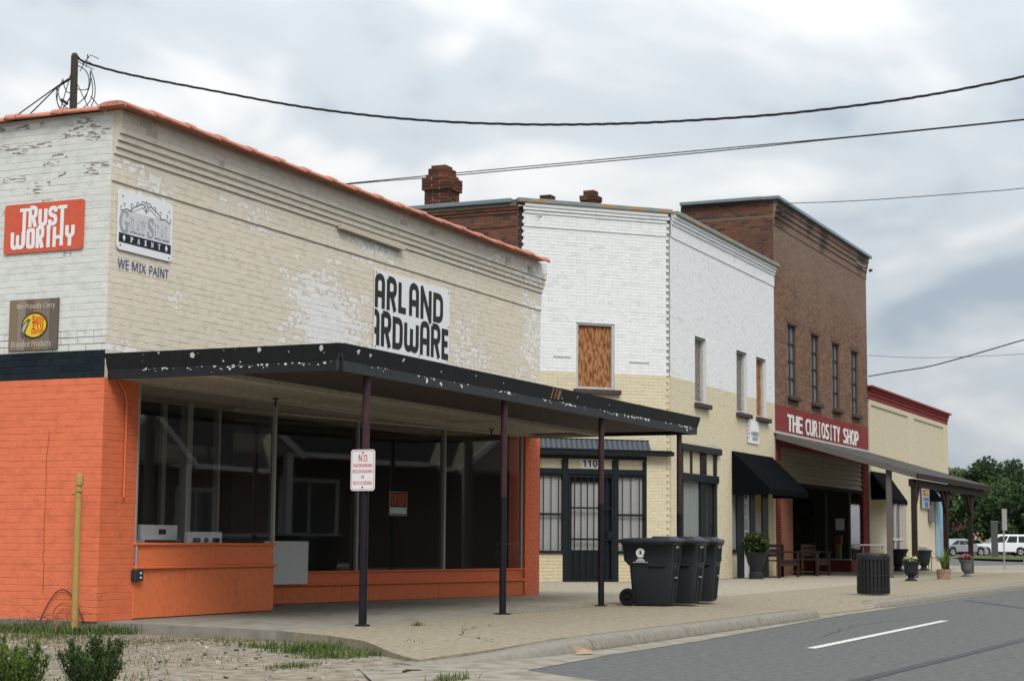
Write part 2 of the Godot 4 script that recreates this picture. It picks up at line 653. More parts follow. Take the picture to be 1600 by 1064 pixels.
func make_materials() -> void:
	var grime := ntex(11, 0.010, [[0.0, gray(0.80)], [0.45, gray(0.955)], [1.0, gray(1.0)]], 1024, 7)
	var fine := ntex(12, 0.05, [[0.0, gray(0.7)], [1.0, gray(1.0)]], 512, 4)
	var bump := ntex(13, 0.06, [], 512, 4)
	var streak := ntex(14, 0.012, [[0.0, gray(0.62)], [0.5, gray(0.95)], [1.0, gray(1.0)]], 1024, 6)
	M.grime = grime
	M.fine = fine
	M.bump = bump
	M.brick = mat(Color.WHITE, 0.88, grime, Vector3(0.45, 0.6, 0.45), bump, 0.25, true)
	M.mortar = mat(Color.WHITE, 0.95, fine, Vector3(1.5, 1.5, 1.5), bump, 0.2, true)
	M.peel = mat(Color.WHITE, 0.9, ntex(41, 0.0125, [[0.0, lin(0.27, 0.22, 0.225)], [0.40, lin(0.42, 0.37, 0.375)], [0.45, lin(0.86, 0.85, 0.85)], [0.47, lin(1, 1, 1)], [1.0, lin(0.9, 0.92, 0.91)]], 1024, 5), Vector3(0.5, 2.4, 0.5), bump, 0.3, true)
	M.patchy = mat(Color.WHITE, 0.9, ntex(42, 0.011, [[0.0, lin(0.74, 0.66, 0.53)], [0.40, lin(0.80, 0.73, 0.62)], [0.58, lin(0.97, 0.97, 0.97)], [1.0, lin(1, 1, 1)]], 1024, 6), Vector3(0.7, 0.9, 0.7), bump, 0.3, true)
	M.rawbrick = mat(Color.WHITE, 0.92, ntex(15, 0.03, [[0.0, gray(0.72)], [0.5, gray(0.93)], [1.0, gray(1.0)]], 512, 5), Vector3(0.9, 0.9, 0.9), bump, 0.3, true)
	M.terracotta = mat(lin(0.56, 0.235, 0.165), 0.7, ntex(16, 0.02, [[0.0, gray(0.5)], [0.35, gray(0.9)], [1.0, gray(1.0)]], 512, 5), Vector3(1.2, 1.2, 1.2), bump, 0.15)
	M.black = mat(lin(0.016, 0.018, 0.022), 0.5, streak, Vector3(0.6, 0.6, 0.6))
	M.black_gray = mat(lin(0.034, 0.04, 0.044), 0.5, streak, Vector3(0.6, 0.6, 0.6))  # dark grey of the lower fascia and the socket box
	M.trim = mat(lin(0.009, 0.0125, 0.0165), 0.45, grime, Vector3(0.8, 0.8, 0.8))
	M.chip = mat(lin(0.62, 0.62, 0.60), 0.85)
	M.soffit_dark = mat(lin(0.06, 0.047, 0.04), 0.75, streak, Vector3(0.4, 2.0, 2.0))
	M.soffit = mat(lin(0.46, 0.42, 0.34), 0.8, streak, Vector3(0.35, 0.35, 0.6))
	M.orange = mat(lin(0.72, 0.185, 0.07), 0.6, grime, Vector3(0.7, 0.7, 0.7), bump, 0.05)
	M.alu = mat(lin(0.42, 0.43, 0.42), 0.45, fine, Vector3.ONE, null, 0.0, false, 0.4)
	M.glass = StandardMaterial3D.new()
	M.glass.albedo_color = Color(0.5, 0.53, 0.52, 0.022)
	M.glass.transparency = BaseMaterial3D.TRANSPARENCY_ALPHA
	M.glass.roughness = 0.02
	M.post = mat(Color.WHITE, 0.45, ntex(17, 0.03, [[0.0, lin(0.45, 0.4, 0.45)], [0.55, lin(0.9, 0.75, 0.78)], [1.0, lin(1, 1, 1)]], 512, 5), Vector3(0.8, 0.3, 0.8), null, 0.0, true)
	M.white = mat(lin(0.72, 0.74, 0.76), 0.5, grime, Vector3(0.8, 0.8, 0.8))
	M.whiteplain = mat(lin(0.74, 0.76, 0.79), 0.4)
	M.paintblack = mat(lin(0.02, 0.02, 0.022), 0.5)
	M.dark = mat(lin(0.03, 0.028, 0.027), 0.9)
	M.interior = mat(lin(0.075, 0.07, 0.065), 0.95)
	M.ply = mat(Color.WHITE, 0.85, ntex(18, 0.02, [[0.0, lin(0.10, 0.04, 0.016)], [0.4, lin(0.22, 0.10, 0.045)], [0.62, lin(0.36, 0.17, 0.075)], [1.0, lin(0.42, 0.22, 0.11)]], 512, 6), Vector3(1.4, 0.5, 1.4))
	M.ply.uv1_triplanar = false
	M.ply.uv1_scale = Vector3(0.9, 0.55, 1)
	M.weathered = mat(Color.WHITE, 0.85, ntex(19, 0.02, [[0.0, lin(0.08, 0.07, 0.06)], [0.5, lin(0.20, 0.18, 0.165)], [1.0, lin(0.42, 0.41, 0.40)]], 512, 6), Vector3(3, 0.6, 3))
	M.frame_white = mat(lin(0.50, 0.50, 0.50), 0.7, streak, Vector3(1, 0.6, 1))
	M.sill = mat(lin(0.085, 0.065, 0.068), 0.8, fine, Vector3(1, 1, 1), bump, 0.3)
	M.notch_shade = mat(lin(0.30, 0.30, 0.30), 0.9)  # grey painted in for shade in the toothed corner notches
	M.coping = mat(Color.WHITE, 0.5, ntex(20, 0.011, [[0.0, lin(0.12, 0.17, 0.19)], [0.5, lin(0.20, 0.25, 0.26)], [0.56, lin(0.26, 0.26, 0.2)], [0.62, lin(0.34, 0.24, 0.10)], [0.72, lin(0.30, 0.16, 0.06)], [1.0, lin(0.42, 0.34, 0.18)]], 512, 5), Vector3(0.45, 0.8, 0.45))
	M.coping_gray = mat(lin(0.20, 0.25, 0.27), 0.4, grime, Vector3(0.4, 0.8, 0.4), null, 0.0, false, 0.3)
	M.blind = mat(lin(0.55, 0.56, 0.57), 0.7)
	M.cream = mat(lin(0.60, 0.53, 0.37), 0.75, grime, Vector3(0.8, 0.8, 0.8))
	M.fabric = mat(lin(0.006, 0.007, 0.009), 0.85, fine, Vector3(2, 2, 2), bump, 0.1)
	M.fabric.metallic_specular = 0.08
	M.red = mat(lin(0.23, 0.034, 0.036), 0.7, grime, Vector3(0.8, 0.8, 0.8))
	M.shingle = mat(Color.WHITE, 0.95, fine, Vector3(2, 2, 2), bump, 0.4, true)
	M.wood_gray = mat(lin(0.14, 0.125, 0.115), 0.85, streak, Vector3(2, 0.4, 2))
	M.wood_dark = mat(lin(0.028, 0.0155, 0.012), 0.75, streak, Vector3(2, 0.4, 2))
	M.plastic = mat(lin(0.024, 0.030, 0.038), 0.5, fine, Vector3(2, 2, 2))
	M.rubber = mat(lin(0.012, 0.012, 0.013), 0.8)
	M.concrete = mat(lin(0.27, 0.255, 0.22), 0.9, ntex(21, 0.008, [[0.0, gray(0.55)], [0.4, gray(0.85)], [1.0, gray(1.0)]], 1024, 7), Vector3(0.35, 0.35, 0.35), bump, 0.15)
	M.aggregate = mat(Color.WHITE, 0.95, ntex(22, 0.03, [[0.0, lin(0.15, 0.115, 0.07)], [0.38, lin(0.245, 0.213, 0.155)], [0.65, lin(0.272, 0.241, 0.18)], [1.0, lin(0.33, 0.298, 0.232)]], 1024, 7), Vector3(0.3, 0.3, 0.3), ntex(43, 0.2, [], 512, 3), 0.12)
	M.walk = mat(Color.WHITE, 0.95, ntex(44, 0.02, [[0.0, lin(0.19, 0.16, 0.12)], [0.4, lin(0.30, 0.268, 0.21)], [1.0, lin(0.37, 0.335, 0.27)]], 1024, 7), Vector3(0.3, 0.3, 0.3), bump, 0.1)
	M.curb = mat(Color.WHITE, 0.95, ntex(23, 0.03, [[0.0, lin(0.14, 0.128, 0.108)], [0.4, lin(0.215, 0.20, 0.172)], [1.0, lin(0.27, 0.25, 0.215)]], 1024, 6), Vector3(0.3, 0.3, 0.3), bump, 0.12)
	M.gutter = mat(Color.WHITE, 0.95, ntex(24, 0.009, [[0.0, lin(0.14, 0.125, 0.10)], [0.5, lin(0.245, 0.225, 0.185)], [1.0, lin(0.32, 0.295, 0.245)]], 1024, 7), Vector3(0.3, 0.3, 0.3), bump, 0.2)
	M.asphalt = mat(Color.WHITE, 0.9, ntex(25, 0.035, [[0.0, lin(0.082, 0.082, 0.082)], [0.5, lin(0.112, 0.112, 0.111)], [1.0, lin(0.145, 0.144, 0.142)]], 1024, 6), Vector3(0.25, 0.25, 0.25), ntex(26, 0.25, [], 512, 2), 0.5)
	M.dirt = mat(lin(0.07, 0.058, 0.042), 0.95)
	M.tar = mat(lin(0.028, 0.028, 0.030), 0.55)
	M.line = mat(Color.WHITE, 0.8, ntex(27, 0.03, [[0.0, lin(0.14, 0.14, 0.135)], [0.38, lin(0.42, 0.42, 0.40)], [0.55, lin(0.58, 0.58, 0.55)], [1.0, lin(0.66, 0.66, 0.63)]], 512, 6), Vector3(1.4, 1, 1.4))
	M.gravel = mat(Color.WHITE, 0.95, ntex(28, 0.016, [[0.0, lin(0.11, 0.088, 0.062)], [0.35, lin(0.195, 0.165, 0.128)], [0.6, lin(0.245, 0.215, 0.172)], [1.0, lin(0.34, 0.305, 0.25)]], 1024, 9), Vector3(0.3, 0.3, 0.3), ntex(29, 0.12, [], 512, 4), 0.7)
	M.leaf = mat(Color.WHITE, 0.7, null, Vector3.ONE, null, 0.0, true)
	M.leaf.backlight_enabled = true
	M.leaf.backlight = Color(0.25, 0.3, 0.15)
	M.bark = mat(lin(0.07, 0.055, 0.045), 0.95, fine, Vector3(1, 0.4, 1), bump, 1.0)
	M.wire = mat(lin(0.02, 0.02, 0.022), 0.6)
	M.pole = mat(lin(0.07, 0.058, 0.05), 0.9, streak, Vector3(2, 0.3, 2))
	M.plain = mat(Color.WHITE, 0.7, null, Vector3.ONE, null, 0.0, true)


# ---------------------------------------------------------------- camera, sky, sun
func make_camera_and_light() -> void:
	var cam := Camera3D.new()
	cam.name = "camera"
	var y := deg_to_rad(65.475)
	var p := deg_to_rad(6.497)
	var r := deg_to_rad(0.4358)
	var f := Vector3(cos(p) * sin(y), sin(p), -cos(p) * cos(y))
	var right := f.cross(Vector3.UP).normalized()
	var up := right.cross(f)
	var r2 := right * cos(r) + up * sin(r)
	var u2 := up * cos(r) - right * sin(r)
	cam.transform = Transform3D(Basis(r2, u2, -f), CAM)
	cam.fov = 21.94
	cam.near = 0.1
	cam.far = 2500.0
	var at := CameraAttributesPhysical.new()
	at.frustum_focal_length = 61.9
	at.frustum_focus_distance = 19.5
	at.frustum_near = 0.1
	at.frustum_far = 2500.0
	at.exposure_aperture = 5.0
	cam.attributes = at
	cam.fov = 21.94
	cam.current = true
	add_child(cam)

	var we := WorldEnvironment.new()
	we.name = "world_environment"
	var e := Environment.new()
	e.background_mode = Environment.BG_SKY
	e.tonemap_mode = Environment.TONE_MAPPER_LINEAR
	e.tonemap_exposure = 1.5
	e.sdfgi_enabled = true
	e.ssao_enabled = true
	e.ssil_enabled = true
	var sky := Sky.new()
	var pm := PanoramaSkyMaterial.new()
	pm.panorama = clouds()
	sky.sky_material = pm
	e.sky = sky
	e.background_energy_multiplier = 1.0
	we.environment = e
	add_child(we)

	var sun := DirectionalLight3D.new()
	sun.name = "sun"
	sun.light_energy = 0.5
	sun.light_angular_distance = 24.0
	sun.light_color = Color(1.0, 0.96, 0.9)
	sun.shadow_enabled = true
	add_child(sun)
	var towards := Vector3(-0.52, 0.74, 0.44).normalized()
	sun.look_at_from_position(towards * 60.0, Vector3.ZERO, Vector3.UP)


func clouds() -> ImageTexture:
	var w := 2048
	var h := 1024
	var im := Image.create(w, h, false, Image.FORMAT_RGBF)
	var a := FastNoiseLite.new()
	a.seed = 71
	a.noise_type = FastNoiseLite.TYPE_SIMPLEX_SMOOTH
	a.fractal_octaves = 6
	a.fractal_gain = 0.52
	a.frequency = 1.0
	var b := FastNoiseLite.new()
	b.seed = 5
	b.noise_type = FastNoiseLite.TYPE_SIMPLEX_SMOOTH
	b.fractal_octaves = 3
	b.frequency = 1.0
	im.fill(Color(0.20, 0.19, 0.175))
	for j in 520:
		var th := PI * (j + 0.5) / h
		var yy := cos(th)
		var s := sin(th)
		for i in w:
			var ph := TAU * (i + 0.5) / w
			var d := Vector3(sin(ph) * s, maxf(yy, 0.0), -cos(ph) * s)
			var k := 1.0 / (d.y + 0.32)
			var q := Vector3(d.x * k, d.z * k, d.y * 2.0)
			var wx := b.get_noise_3d(q.x * 0.9, q.y * 0.9, 3.0)
			var n := a.get_noise_3d(q.x * 3.0 + wx * 0.7, q.y * 3.0 + wx * 0.5, q.z * 3.0)
			var m := b.get_noise_3d(q.x * 0.45 + 9.0, q.y * 0.45, 7.0)
			var t := 0.555 + n * 0.80 + m * 0.16
			# the break in the cloud and the darker banks beside it
			t += 0.16 * exp(-d.distance_squared_to(Vector3(0.90, 0.215, -0.37)) * 45.0)
			t -= 0.20 * exp(-d.distance_squared_to(Vector3(0.975, 0.13, -0.185)) * 90.0)
			t -= 0.14 * exp(-d.distance_squared_to(Vector3(0.93, 0.31, -0.22)) * 120.0)
			t -= 0.05 * exp(-d.distance_squared_to(Vector3(0.80, 0.23, -0.56)) * 40.0)
			var c := Color(0.30, 0.358, 0.415).lerp(Color(0.43, 0.472, 0.508), smoothstep(0.06, 0.46, t)).lerp(Color(0.62, 0.628, 0.635), smoothstep(0.46, 0.95, t))
			# overcast: brightest overhead
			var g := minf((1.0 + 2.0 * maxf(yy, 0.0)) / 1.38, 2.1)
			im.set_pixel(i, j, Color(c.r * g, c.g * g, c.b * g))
	return ImageTexture.create_from_image(im)


# ---------------------------------------------------------------- ground
func sheet(called: String, pts: PackedVector2Array, y: float, material: Material) -> MeshInstance3D:
	var m := MB.new()
	m.flat()
	var idx := Geometry2D.triangulate_polygon(pts)
	for i in range(0, idx.size(), 3):
		var a := pts[idx[i]]
		var b := pts[idx[i + 1]]
		var c := pts[idx[i + 2]]
		if (b - a).cross(c - a) > 0:
			var s := b
			b = c
			c = s
		m.tri(Vector3(a.x, y, a.y), Vector3(b.x, y, b.y), Vector3(c.x, y, c.y))
	var o := mi(called, m, material)
	structure(o)
	return o


func pv(a: Array) -> PackedVector2Array:
	var o := PackedVector2Array()
	for i in range(0, a.size(), 2):
		o.append(Vector2(a[i], a[i + 1]))
	return o


func walk_h(x: float, z: float) -> float:
	var h := -0.12 * smoothstep(41.0, 57.0, x)
	if x > 8.1 and x < 12.7:
		var e := smoothstep(8.1, 8.7, x) * (1.0 - smoothstep(12.1, 12.7, x))
		h -= 0.098 * e * smoothstep(3.4, 5.75, z)
	if x < -1.0:
		h -= 0.07 * smoothstep(-1.0, -2.4, x) * smoothstep(3.5, 5.2, z)
	return h


func setting() -> void:
	structure(sheet("ground", pv([-1500, -1500, 1500, -1500, 1500, 1500, -1500, 1500]), -0.30, mat(lin(0.09, 0.10, 0.055), 1.0, M.fine, Vector3(0.05, 0.05, 0.05))))
	sheet("road", pv([-80, 6.6, -2.8, 6.34, -0.5, 6.21, 2.04, 6.2, 8.6, 5.91, 26, 5.92, 62, 5.92, 72, 4.6, 400, 4.0, 400, 18.4, -80, 18.4]), -0.112, M.asphalt)
	sheet("gutter", pv([-9.5, 9.0, -5.2, 6.4, -3.2, 5.05, -2.0, 5.2, -1.0, 5.4, 0, 5.45, 62, 5.45, 62, 5.93, 26, 5.93, 8.6, 5.92, 2.04, 6.21, -0.5, 6.22, -2.8, 6.35, -5, 9.2]), -0.108, M.gutter)
	sheet("far_lot", pv([57.6, -60, 400, -60, 400, 4.5, 72, 4.6, 62, 5.6, 57.6, 5.4]), -0.13, M.asphalt)
	sheet("road_line", pv([1.28, 7.50, 8.30, 7.46, 8.30, 7.57, 1.28, 7.61]), -0.107, M.line)
	sheet("road_line", pv([19.5, 7.42, 26.5, 7.38, 26.5, 7.49, 19.5, 7.53]), -0.107, M.line)
	sheet("road_line", pv([-17, 7.60, -10, 7.56, -10, 7.67, -17, 7.71]), -0.107, M.line)
	for s in [[-9.0, 8.7, -2.5, 8.9, 4.0, 9.15, 12.0, 9.35], [8.4, 12.0, 11.2, 9.5, 13.9, 7.7, 17.2, 6.2]]:
		var top := []
		var bot := []
		for i in range(0, s.size(), 2):
			for k in 5:
				if i + 2 >= s.size() and k > 0:
					break
				var t := k / 5.0
				var p := Vector2(s[i], s[i + 1]).lerp(Vector2(s[mini(i + 2, s.size() - 2)], s[mini(i + 3, s.size() - 1)]), t)
				top.append(p + Vector2(0, 0.05 + rng.randf() * 0.02) + Vector2(0.04, 0))
				bot.push_front(p - Vector2(0, 0.05 + rng.randf() * 0.02) - Vector2(0.04, 0))
		sheet("tar_seam", PackedVector2Array(top + bot), -0.1078, M.tar)
	# opposite pavement
	bx_structure("pavement", Vector3(40, -0.09, 20.5), Vector3(240, 0.16, 4.2), M.concrete)
	bx_structure("pavement", Vector3(40, -0.12, 29), Vector3(240, 0.12, 12.7), M.gravel)

	# the sidewalk: one slab after another
	var walk := Node3D.new()
	put(walk, "sidewalk")
	structure(walk)
	var border := pv([0.02, -2.2, 0.02, 0.0, -0.45, 2.56, -1.0, 3.5, -1.46, 4.12, -2.1, 4.75, -2.62, 5.3, -1.6, 5.52, 0, 5.56, 8.0, 5.56, 8.35, 5.62, 12.3, 5.7, 12.6, 5.5, 14, 5.54, 57.6, 5.54, 57.6, -1.35, 22, -1.35, 22, -9, 12, -9, 12, -2.2])
	var rows := [[-9.0, -4.4], [-4.4, -1.4], [-1.4, 2.86], [2.86, 4.4], [4.4, 5.1], [5.1, 5.8]]
	var xs := [-3.0, -0.4, 3.6, 7.5, 8.15, 8.75, 10.4, 12.05, 12.7, 17.0, 21.0, 25.0, 29.0, 33.0, 37.0, 41.0, 45.0, 49.0, 53.0, 57.7]
	for rw in rows:
		for i in xs.size() - 1:
			var g := 0.0012
			var rect := pv([xs[i] + g, rw[0] + g, xs[i + 1] - g, rw[0] + g, xs[i + 1] - g, rw[1] - g, xs[i] + g, rw[1] - g])
			for poly in Geometry2D.intersect_polygons(rect, border):
				var m := MB.new()
				m.flat()
				var idx := Geometry2D.triangulate_polygon(poly)
				for q in range(0, idx.size(), 3):
					var a := poly[idx[q]]
					var b := poly[idx[q + 1]]
					var c := poly[idx[q + 2]]
					if (b - a).cross(c - a) > 0:
						var s := b
						b = c
						c = s
					m.tri(hp(a), hp(b), hp(c))
				for q in poly.size():
					var a := poly[q]
					var b := poly[(q + 1) % poly.size()]
					m.quad(hp(a), hp(b), hp(b) - Vector3(0, 0.16, 0), hp(a) - Vector3(0, 0.16, 0))
				var agg: bool = rw[0] > 2.8
				var o := mi("concrete_slab", m, M.aggregate if agg else (M.walk if xs[i] > 7.4 else M.concrete), walk)
				o.position.y = rng.randf_range(-0.0015, 0.001)
	# cracks
	for q in [[-0.9, 5.2, -0.2, 4.5, 0.9, 4.0, 1.9, 3.9, 3.2, 4.3], [0.9, 4.0, 0.8, 3.4, 1.1, 2.9], [4.6, 5.3, 5.2, 4.4, 5.0, 3.6, 5.6, 2.9], [9.0, 3.4, 10.6, 3.0, 12.0, 3.1, 13.4, 2.7], [15.8, 5.3, 16.4, 4.2, 16.0, 3.2, 17.0, 2.0], [2.3, 2.7, 2.0, 1.6, 2.4, 0.6], [20.5, 5.2, 21.4, 3.6, 21.0, 2.0, 22.0, 0.4], [7.0, 2.8, 9.0, 2.6, 11.5, 2.9, 14, 2.75]]:
		crack("pavement_crack", q, 0.0035, 0.006, M.dirt)
	for q in [[3.5, 7.1, 6.5, 6.8, 9.5, 7.0], [8.0, 9.0, 10.0, 8.8, 12.0, 8.6, 15.0, 8.8]]:
		crack("road_crack", q, -0.1085, 0.007, M.tar)
	# kerbs, stone by stone
	var path := [Vector3(-2.75, -0.10, 5.22), Vector3(-2.1, -0.075, 5.50), Vector3(-1.5, -0.045, 5.62), Vector3(-0.8, -0.015, 5.67), Vector3(0.2, 0, 5.69), Vector3(8.05, 0, 5.69), Vector3(8.25, -0.03, 5.66)]
	kerb(walk, path, 2.6)
	kerb(walk, [Vector3(12.35, -0.06, 5.45), Vector3(12.55, 0, 5.56), Vector3(13.1, 0, 5.66), Vector3(40, 0, 5.69), Vector3(57.4, -0.12, 5.69)], 3.0)
	lot()


func bx_structure(called: String, c: Vector3, s: Vector3, m: Material) -> void:
	structure(bx(called, c, s, m, self))


func crack(called: String, q: Array, y: float, w: float, material: Material) -> void:
	var top := []
	var bot := []
	for i in range(0, q.size() - 2, 2):
		for k in 9:
			var p := Vector2(q[i], q[i + 1]).lerp(Vector2(q[i + 2], q[i + 3]), k / 9.0) + Vector2(rng.randfn(), rng.randfn()) * 0.03
			var ww := w * rng.randf_range(0.4, 1.3)
			top.append(p + Vector2(ww * 0.5, ww))
			bot.push_front(p - Vector2(ww * 0.5, ww))
	sheet(called, PackedVector2Array(top + bot), y, material)


func hp(p: Vector2) -> Vector3:
	return Vector3(p.x, walk_h(p.x, p.y), p.y)


func kerb(parent: Node3D, path: Array, step: float) -> void:
	# cut the path into stones
	var pts := []
	for i in path.size() - 1:
		var n := int(ceil((path[i + 1] - path[i]).length() / 0.35))
		for k in n:
			pts.append(path[i].lerp(path[i + 1], float(k) / n))
	pts.append(path[-1])
	var prof := [Vector2(-0.16, -0.16), Vector2(0.20, -0.15), Vector2(0.175, -0.075), Vector2(0.155, -0.03), Vector2(0.135, -0.010), Vector2(0.105, 0.002), Vector2(0.03, 0.008), Vector2(-0.125, 0.004)]
	var run := 0.0
	var ring := []
	var rings := []
	for i in pts.size():
		var d: Vector3 = (pts[mini(i + 1, pts.size() - 1)] - pts[maxi(i - 1, 0)])
		d.y = 0
		d = d.normalized()
		var out := Vector3(-d.z, 0, d.x)
		ring = []
		for q in prof:
			var wob := 0.0022 * nz(pts[i].x + q.x * 3, q.y * 9, 60.0)
			var yy: float = q.y + pts[i].y if q.y > -0.1 else q.y
			ring.append(Vector3(pts[i].x, maxf(yy, -0.165) + wob, pts[i].z) + out * (q.x + wob))
		rings.append(ring)
		if i > 0:
			run += (pts[i] - pts[i - 1]).length()
		if run > step or i == pts.size() - 1:
			if rings.size() > 1:
				var last: Array = rings[-1]
				var shrink := []
				for k in last.size():
					shrink.append(last[k] - d * 0.022)
				rings[-1] = shrink
				var m := MB.new()
				for r: Array in rings:
					r.reverse()
				m.loft(rings)
				mi("kerb_stone", m, M.curb, parent)
			ring = ring.duplicate()
			rings = [ring]
			run = 0.0


func lot_h(x: float, z: float) -> float:
	return -0.105 + 0.018 * nz(x, z, 45.0) + 0.01 * nz(x, z, 160.0) - 0.02 * smoothstep(4.2, 6.0, z + (x + 3.0) * -0.25)


func lot() -> void:
	var m := MB.new()
	m.smooth()
	var s := 0.22
	for i in 75:
		for j in 120:
			var x := 0.35 - (i + 1) * s
			var z := -20.0 + j * s
			if z > 6.0 + (x + 4) * -0.6:
				continue
			if x + s > -2.4 and z > 4.2 and z - 4.2 > (-x - 1.3) * 1.0:
				continue
			var p := [Vector2(x, z), Vector2(x + s, z), Vector2(x + s, z + s), Vector2(x, z + s)]
			var q := []
			for c: Vector2 in p:
				q.append(Vector3(c.x, lot_h(c.x, c.y), c.y))
			m.quad(q[3], q[2], q[1], q[0])
	structure(mi("gravel_lot", m, M.gravel))
	# loose stones
	var pm := MB.new()
	pm.lathe([Vector2(0.0, -0.4), Vector2(0.9, -0.2), Vector2(1.0, 0.15), Vector2(0.6, 0.5), Vector2(0.0, 0.6)], 6)
	var xf := []
	var col := []
	for i in 5000:
		var x := rng.randf_range(-9.0, -0.1)
		var z := rng.randf_range(-1.5, 6.5)
		if x > -0.45 - 0.62 * maxf(0.0, z - 2.5) - 0.18 * maxf(z, 0.0):
			continue
		var r := 0.004 + 0.026 * pow(rng.randf(), 6.0)
		xf.append(Transform3D(Basis.from_euler(Vector3(rng.randf(), rng.randf() * 6, rng.randf())) * Basis.from_scale(Vector3(r, r * 0.6, r * rng.randf_range(0.7, 1.3))), Vector3(x, lot_h(x, z) + r * 0.2, z)))
		var g := rng.randf_range(0.10, 0.34)
		col.append(Color(g, g * 0.95, g * 0.85))
	stuff(tag(leaves(self, "loose_gravel", pm.done(), xf, col, M.plain), "loose gravel stones scattered over the bare lot", "gravel"))
	# grass and weeds
	var bm := MB.new()
	bm.flat()
	bm.quad(Vector3(-0.5, 0, 0), Vector3(0.5, 0, 0), Vector3(0.35, 0.55, 0.12), Vector3(-0.35, 0.55, 0.12))
	bm.tri(Vector3(-0.35, 0.55, 0.12), Vector3(0.35, 0.55, 0.12), Vector3(0, 1, 0.45))
	var blade := bm.done()
	xf = []
	col = []
	# x, z, spread x, spread z, count, height, dryness
	for g in [[-0.5, -0.7, 0.35, 0.9, 900, 0.10, 0.1], [-0.35, 0.35, 0.25, 0.35, 420, 0.09, 0.1], [-1.1, 0.2, 0.5, 0.6, 500, 0.05, 0.3], [-1.9, 0.9, 0.6, 0.5, 260, 0.04, 0.5],
			[-1.3, 1.6, 0.6, 0.5, 420, 0.035, 0.6], [-0.75, 2.2, 0.25, 0.5, 300, 0.035, 0.7], [-1.35, 3.15, 0.2, 0.5, 420, 0.06, 0.2], [-1.7, 3.75, 0.3, 0.35, 900, 0.08, 0.1], [-2.2, 4.3, 0.4, 0.3, 700, 0.06, 0.15],
			[-1.75, 4.55, 0.25, 0.25, 400, 0.04, 0.3], [-3.4, 4.6, 0.35, 0.15, 260, 0.04, 0.3], [-3.95, 6.25, 0.25, 0.1, 220, 0.06, 0.3], [-3.6, 3.4, 1.0, 0.5, 300, 0.03, 0.6], [-6.2, 4.2, 1.2, 0.4, 700, 0.05, 0.2], [-3.0, 2.2, 1.2, 0.8, 420, 0.03, 0.8],
			[1.2, 3.3, 0.1, 0.06, 60, 0.05, 0.5], [-5.5, 0.0, 2.0, 1.2, 700, 0.05, 0.4], [5.0, 2.9, 1.2, 0.03, 80, 0.02, 0.5]]:
		for i in int(g[4]):
			var x: float = g[0] + rng.randfn(0, 0.5) * g[2]
			var z: float = g[1] + rng.randfn(0, 0.5) * g[3]
			if x > -0.06 and z < 1.5:
				continue
			var on_walk := x > -0.02 - 0.55 * maxf(0.0, z - 2.0) and z > 0.0
			var y := 0.0 if on_walk else lot_h(x, z)
			var h: float = g[5] * rng.randf_range(0.5, 1.5)
			xf.append(Transform3D(Basis.from_euler(Vector3(rng.randf_range(-0.5, 0.5), rng.randf() * TAU, rng.randf_range(-0.4, 0.4))) * Basis.from_scale(Vector3(0.006 + h * 0.06, h, h)), Vector3(x, y - 0.004, z)))
			var dry: bool = rng.randf() < g[6]
			var k := rng.randf_range(0.7, 1.3)
			col.append(Color(0.19 * k, 0.145 * k, 0.07 * k) if dry else Color(0.062 * k, 0.105 * k, 0.026 * k))
	stuff(tag(leaves(self, "grass", blade, xf, col, M.leaf), "patchy green grass and dry weeds growing through the gravel lot", "grass"))


# ---------------------------------------------------------------- colours of the painted walls
func hw_front_col(u: float, v: float, r: float) -> Color:
	if v < 2.657:
		return vary(Color(0.70, 0.178, 0.088), r, 0.03)
	var c := vary(Color(0.70, 0.645, 0.54), r, 0.012)
	var w := Color(0.775, 0.77, 0.765)
	var a := 0.0
	for g in [[4.25, 4.1, 0.45, 0.35, 1.0], [5.1, 3.9, 0.55, 0.55, 0.9], [4.5, 3.55, 0.5, 0.22, 0.7], [5.6, 3.2, 0.35, 0.5, 0.9], [5.3, 3.1, 0.6, 0.25, 0.6], [8.95, 3.9, 0.35, 0.5, 0.7], [9.7, 3.75, 0.3, 0.4, 0.5], [9.1, 3.3, 0.5, 0.2, 0.5],
			[0.9, 4.88, 0.4, 0.1, 0.8], [1.25, 3.7, 0.15, 0.2, 0.6], [3.2, 4.95, 0.35, 0.2, 0.5], [6.0, 5.02, 0.6, 0.12, 0.9], [11.6, 4.4, 0.5, 0.8, 0.7], [0.5, 5.05, 0.25, 0.07, 0.7], [2.2, 5.05, 0.4, 0.1, 0.5], [0.35, 3.02, 0.35, 0.08, 0.8]]:
		var du: float = (u - g[0]) / g[2]
		var dv: float = (v - g[1]) / g[3]
		a += g[4] * exp(-(du * du + dv * dv) * 0.7)
	a += smoothstep(6.0, 11.5, u) * smoothstep(5.05, 5.5, v) * 0.55
	var n := nz(u, v * 2.2, 150.0) * 0.5 + nz(u, v * 1.6, 420.0) * 0.55 + (r - 0.5) * 0.35
	var t := a + n * 0.75 - 0.05
	if t > 0.85:
		c = vary(w, r, 0.03)
	elif t > 0.42:
		c = Color(vary(w, r, 0.03), 0.5)
	if v > 5.39 and u > 0.15:
		var d := nz(u, v * 0.5, 260.0) + (r - 0.5) * 0.8
		if d > 0.55:
			c = mixc(c, Color(0.34, 0.29, 0.23), 0.5)
	return c


func hw_left_col(u: float, v: float, r: float) -> Color:
	if v < 2.657:
		return vary(Color(0.72, 0.195, 0.102), r, 0.03)
	if v < 2.96:
		return vary(Color(0.016, 0.024, 0.032), r, 0.15)
	var c := vary(Color(0.66, 0.68, 0.67), r, 0.03)
	var n := nz(u * 0.8, v * 3.0, 150.0) + (r - 0.5) * 0.5
	var k := n + smoothstep(3.6, 5.8, v) * 0.6 - 0.64
	if k > 0.0:
		return Color(c, 0.8)
	return c


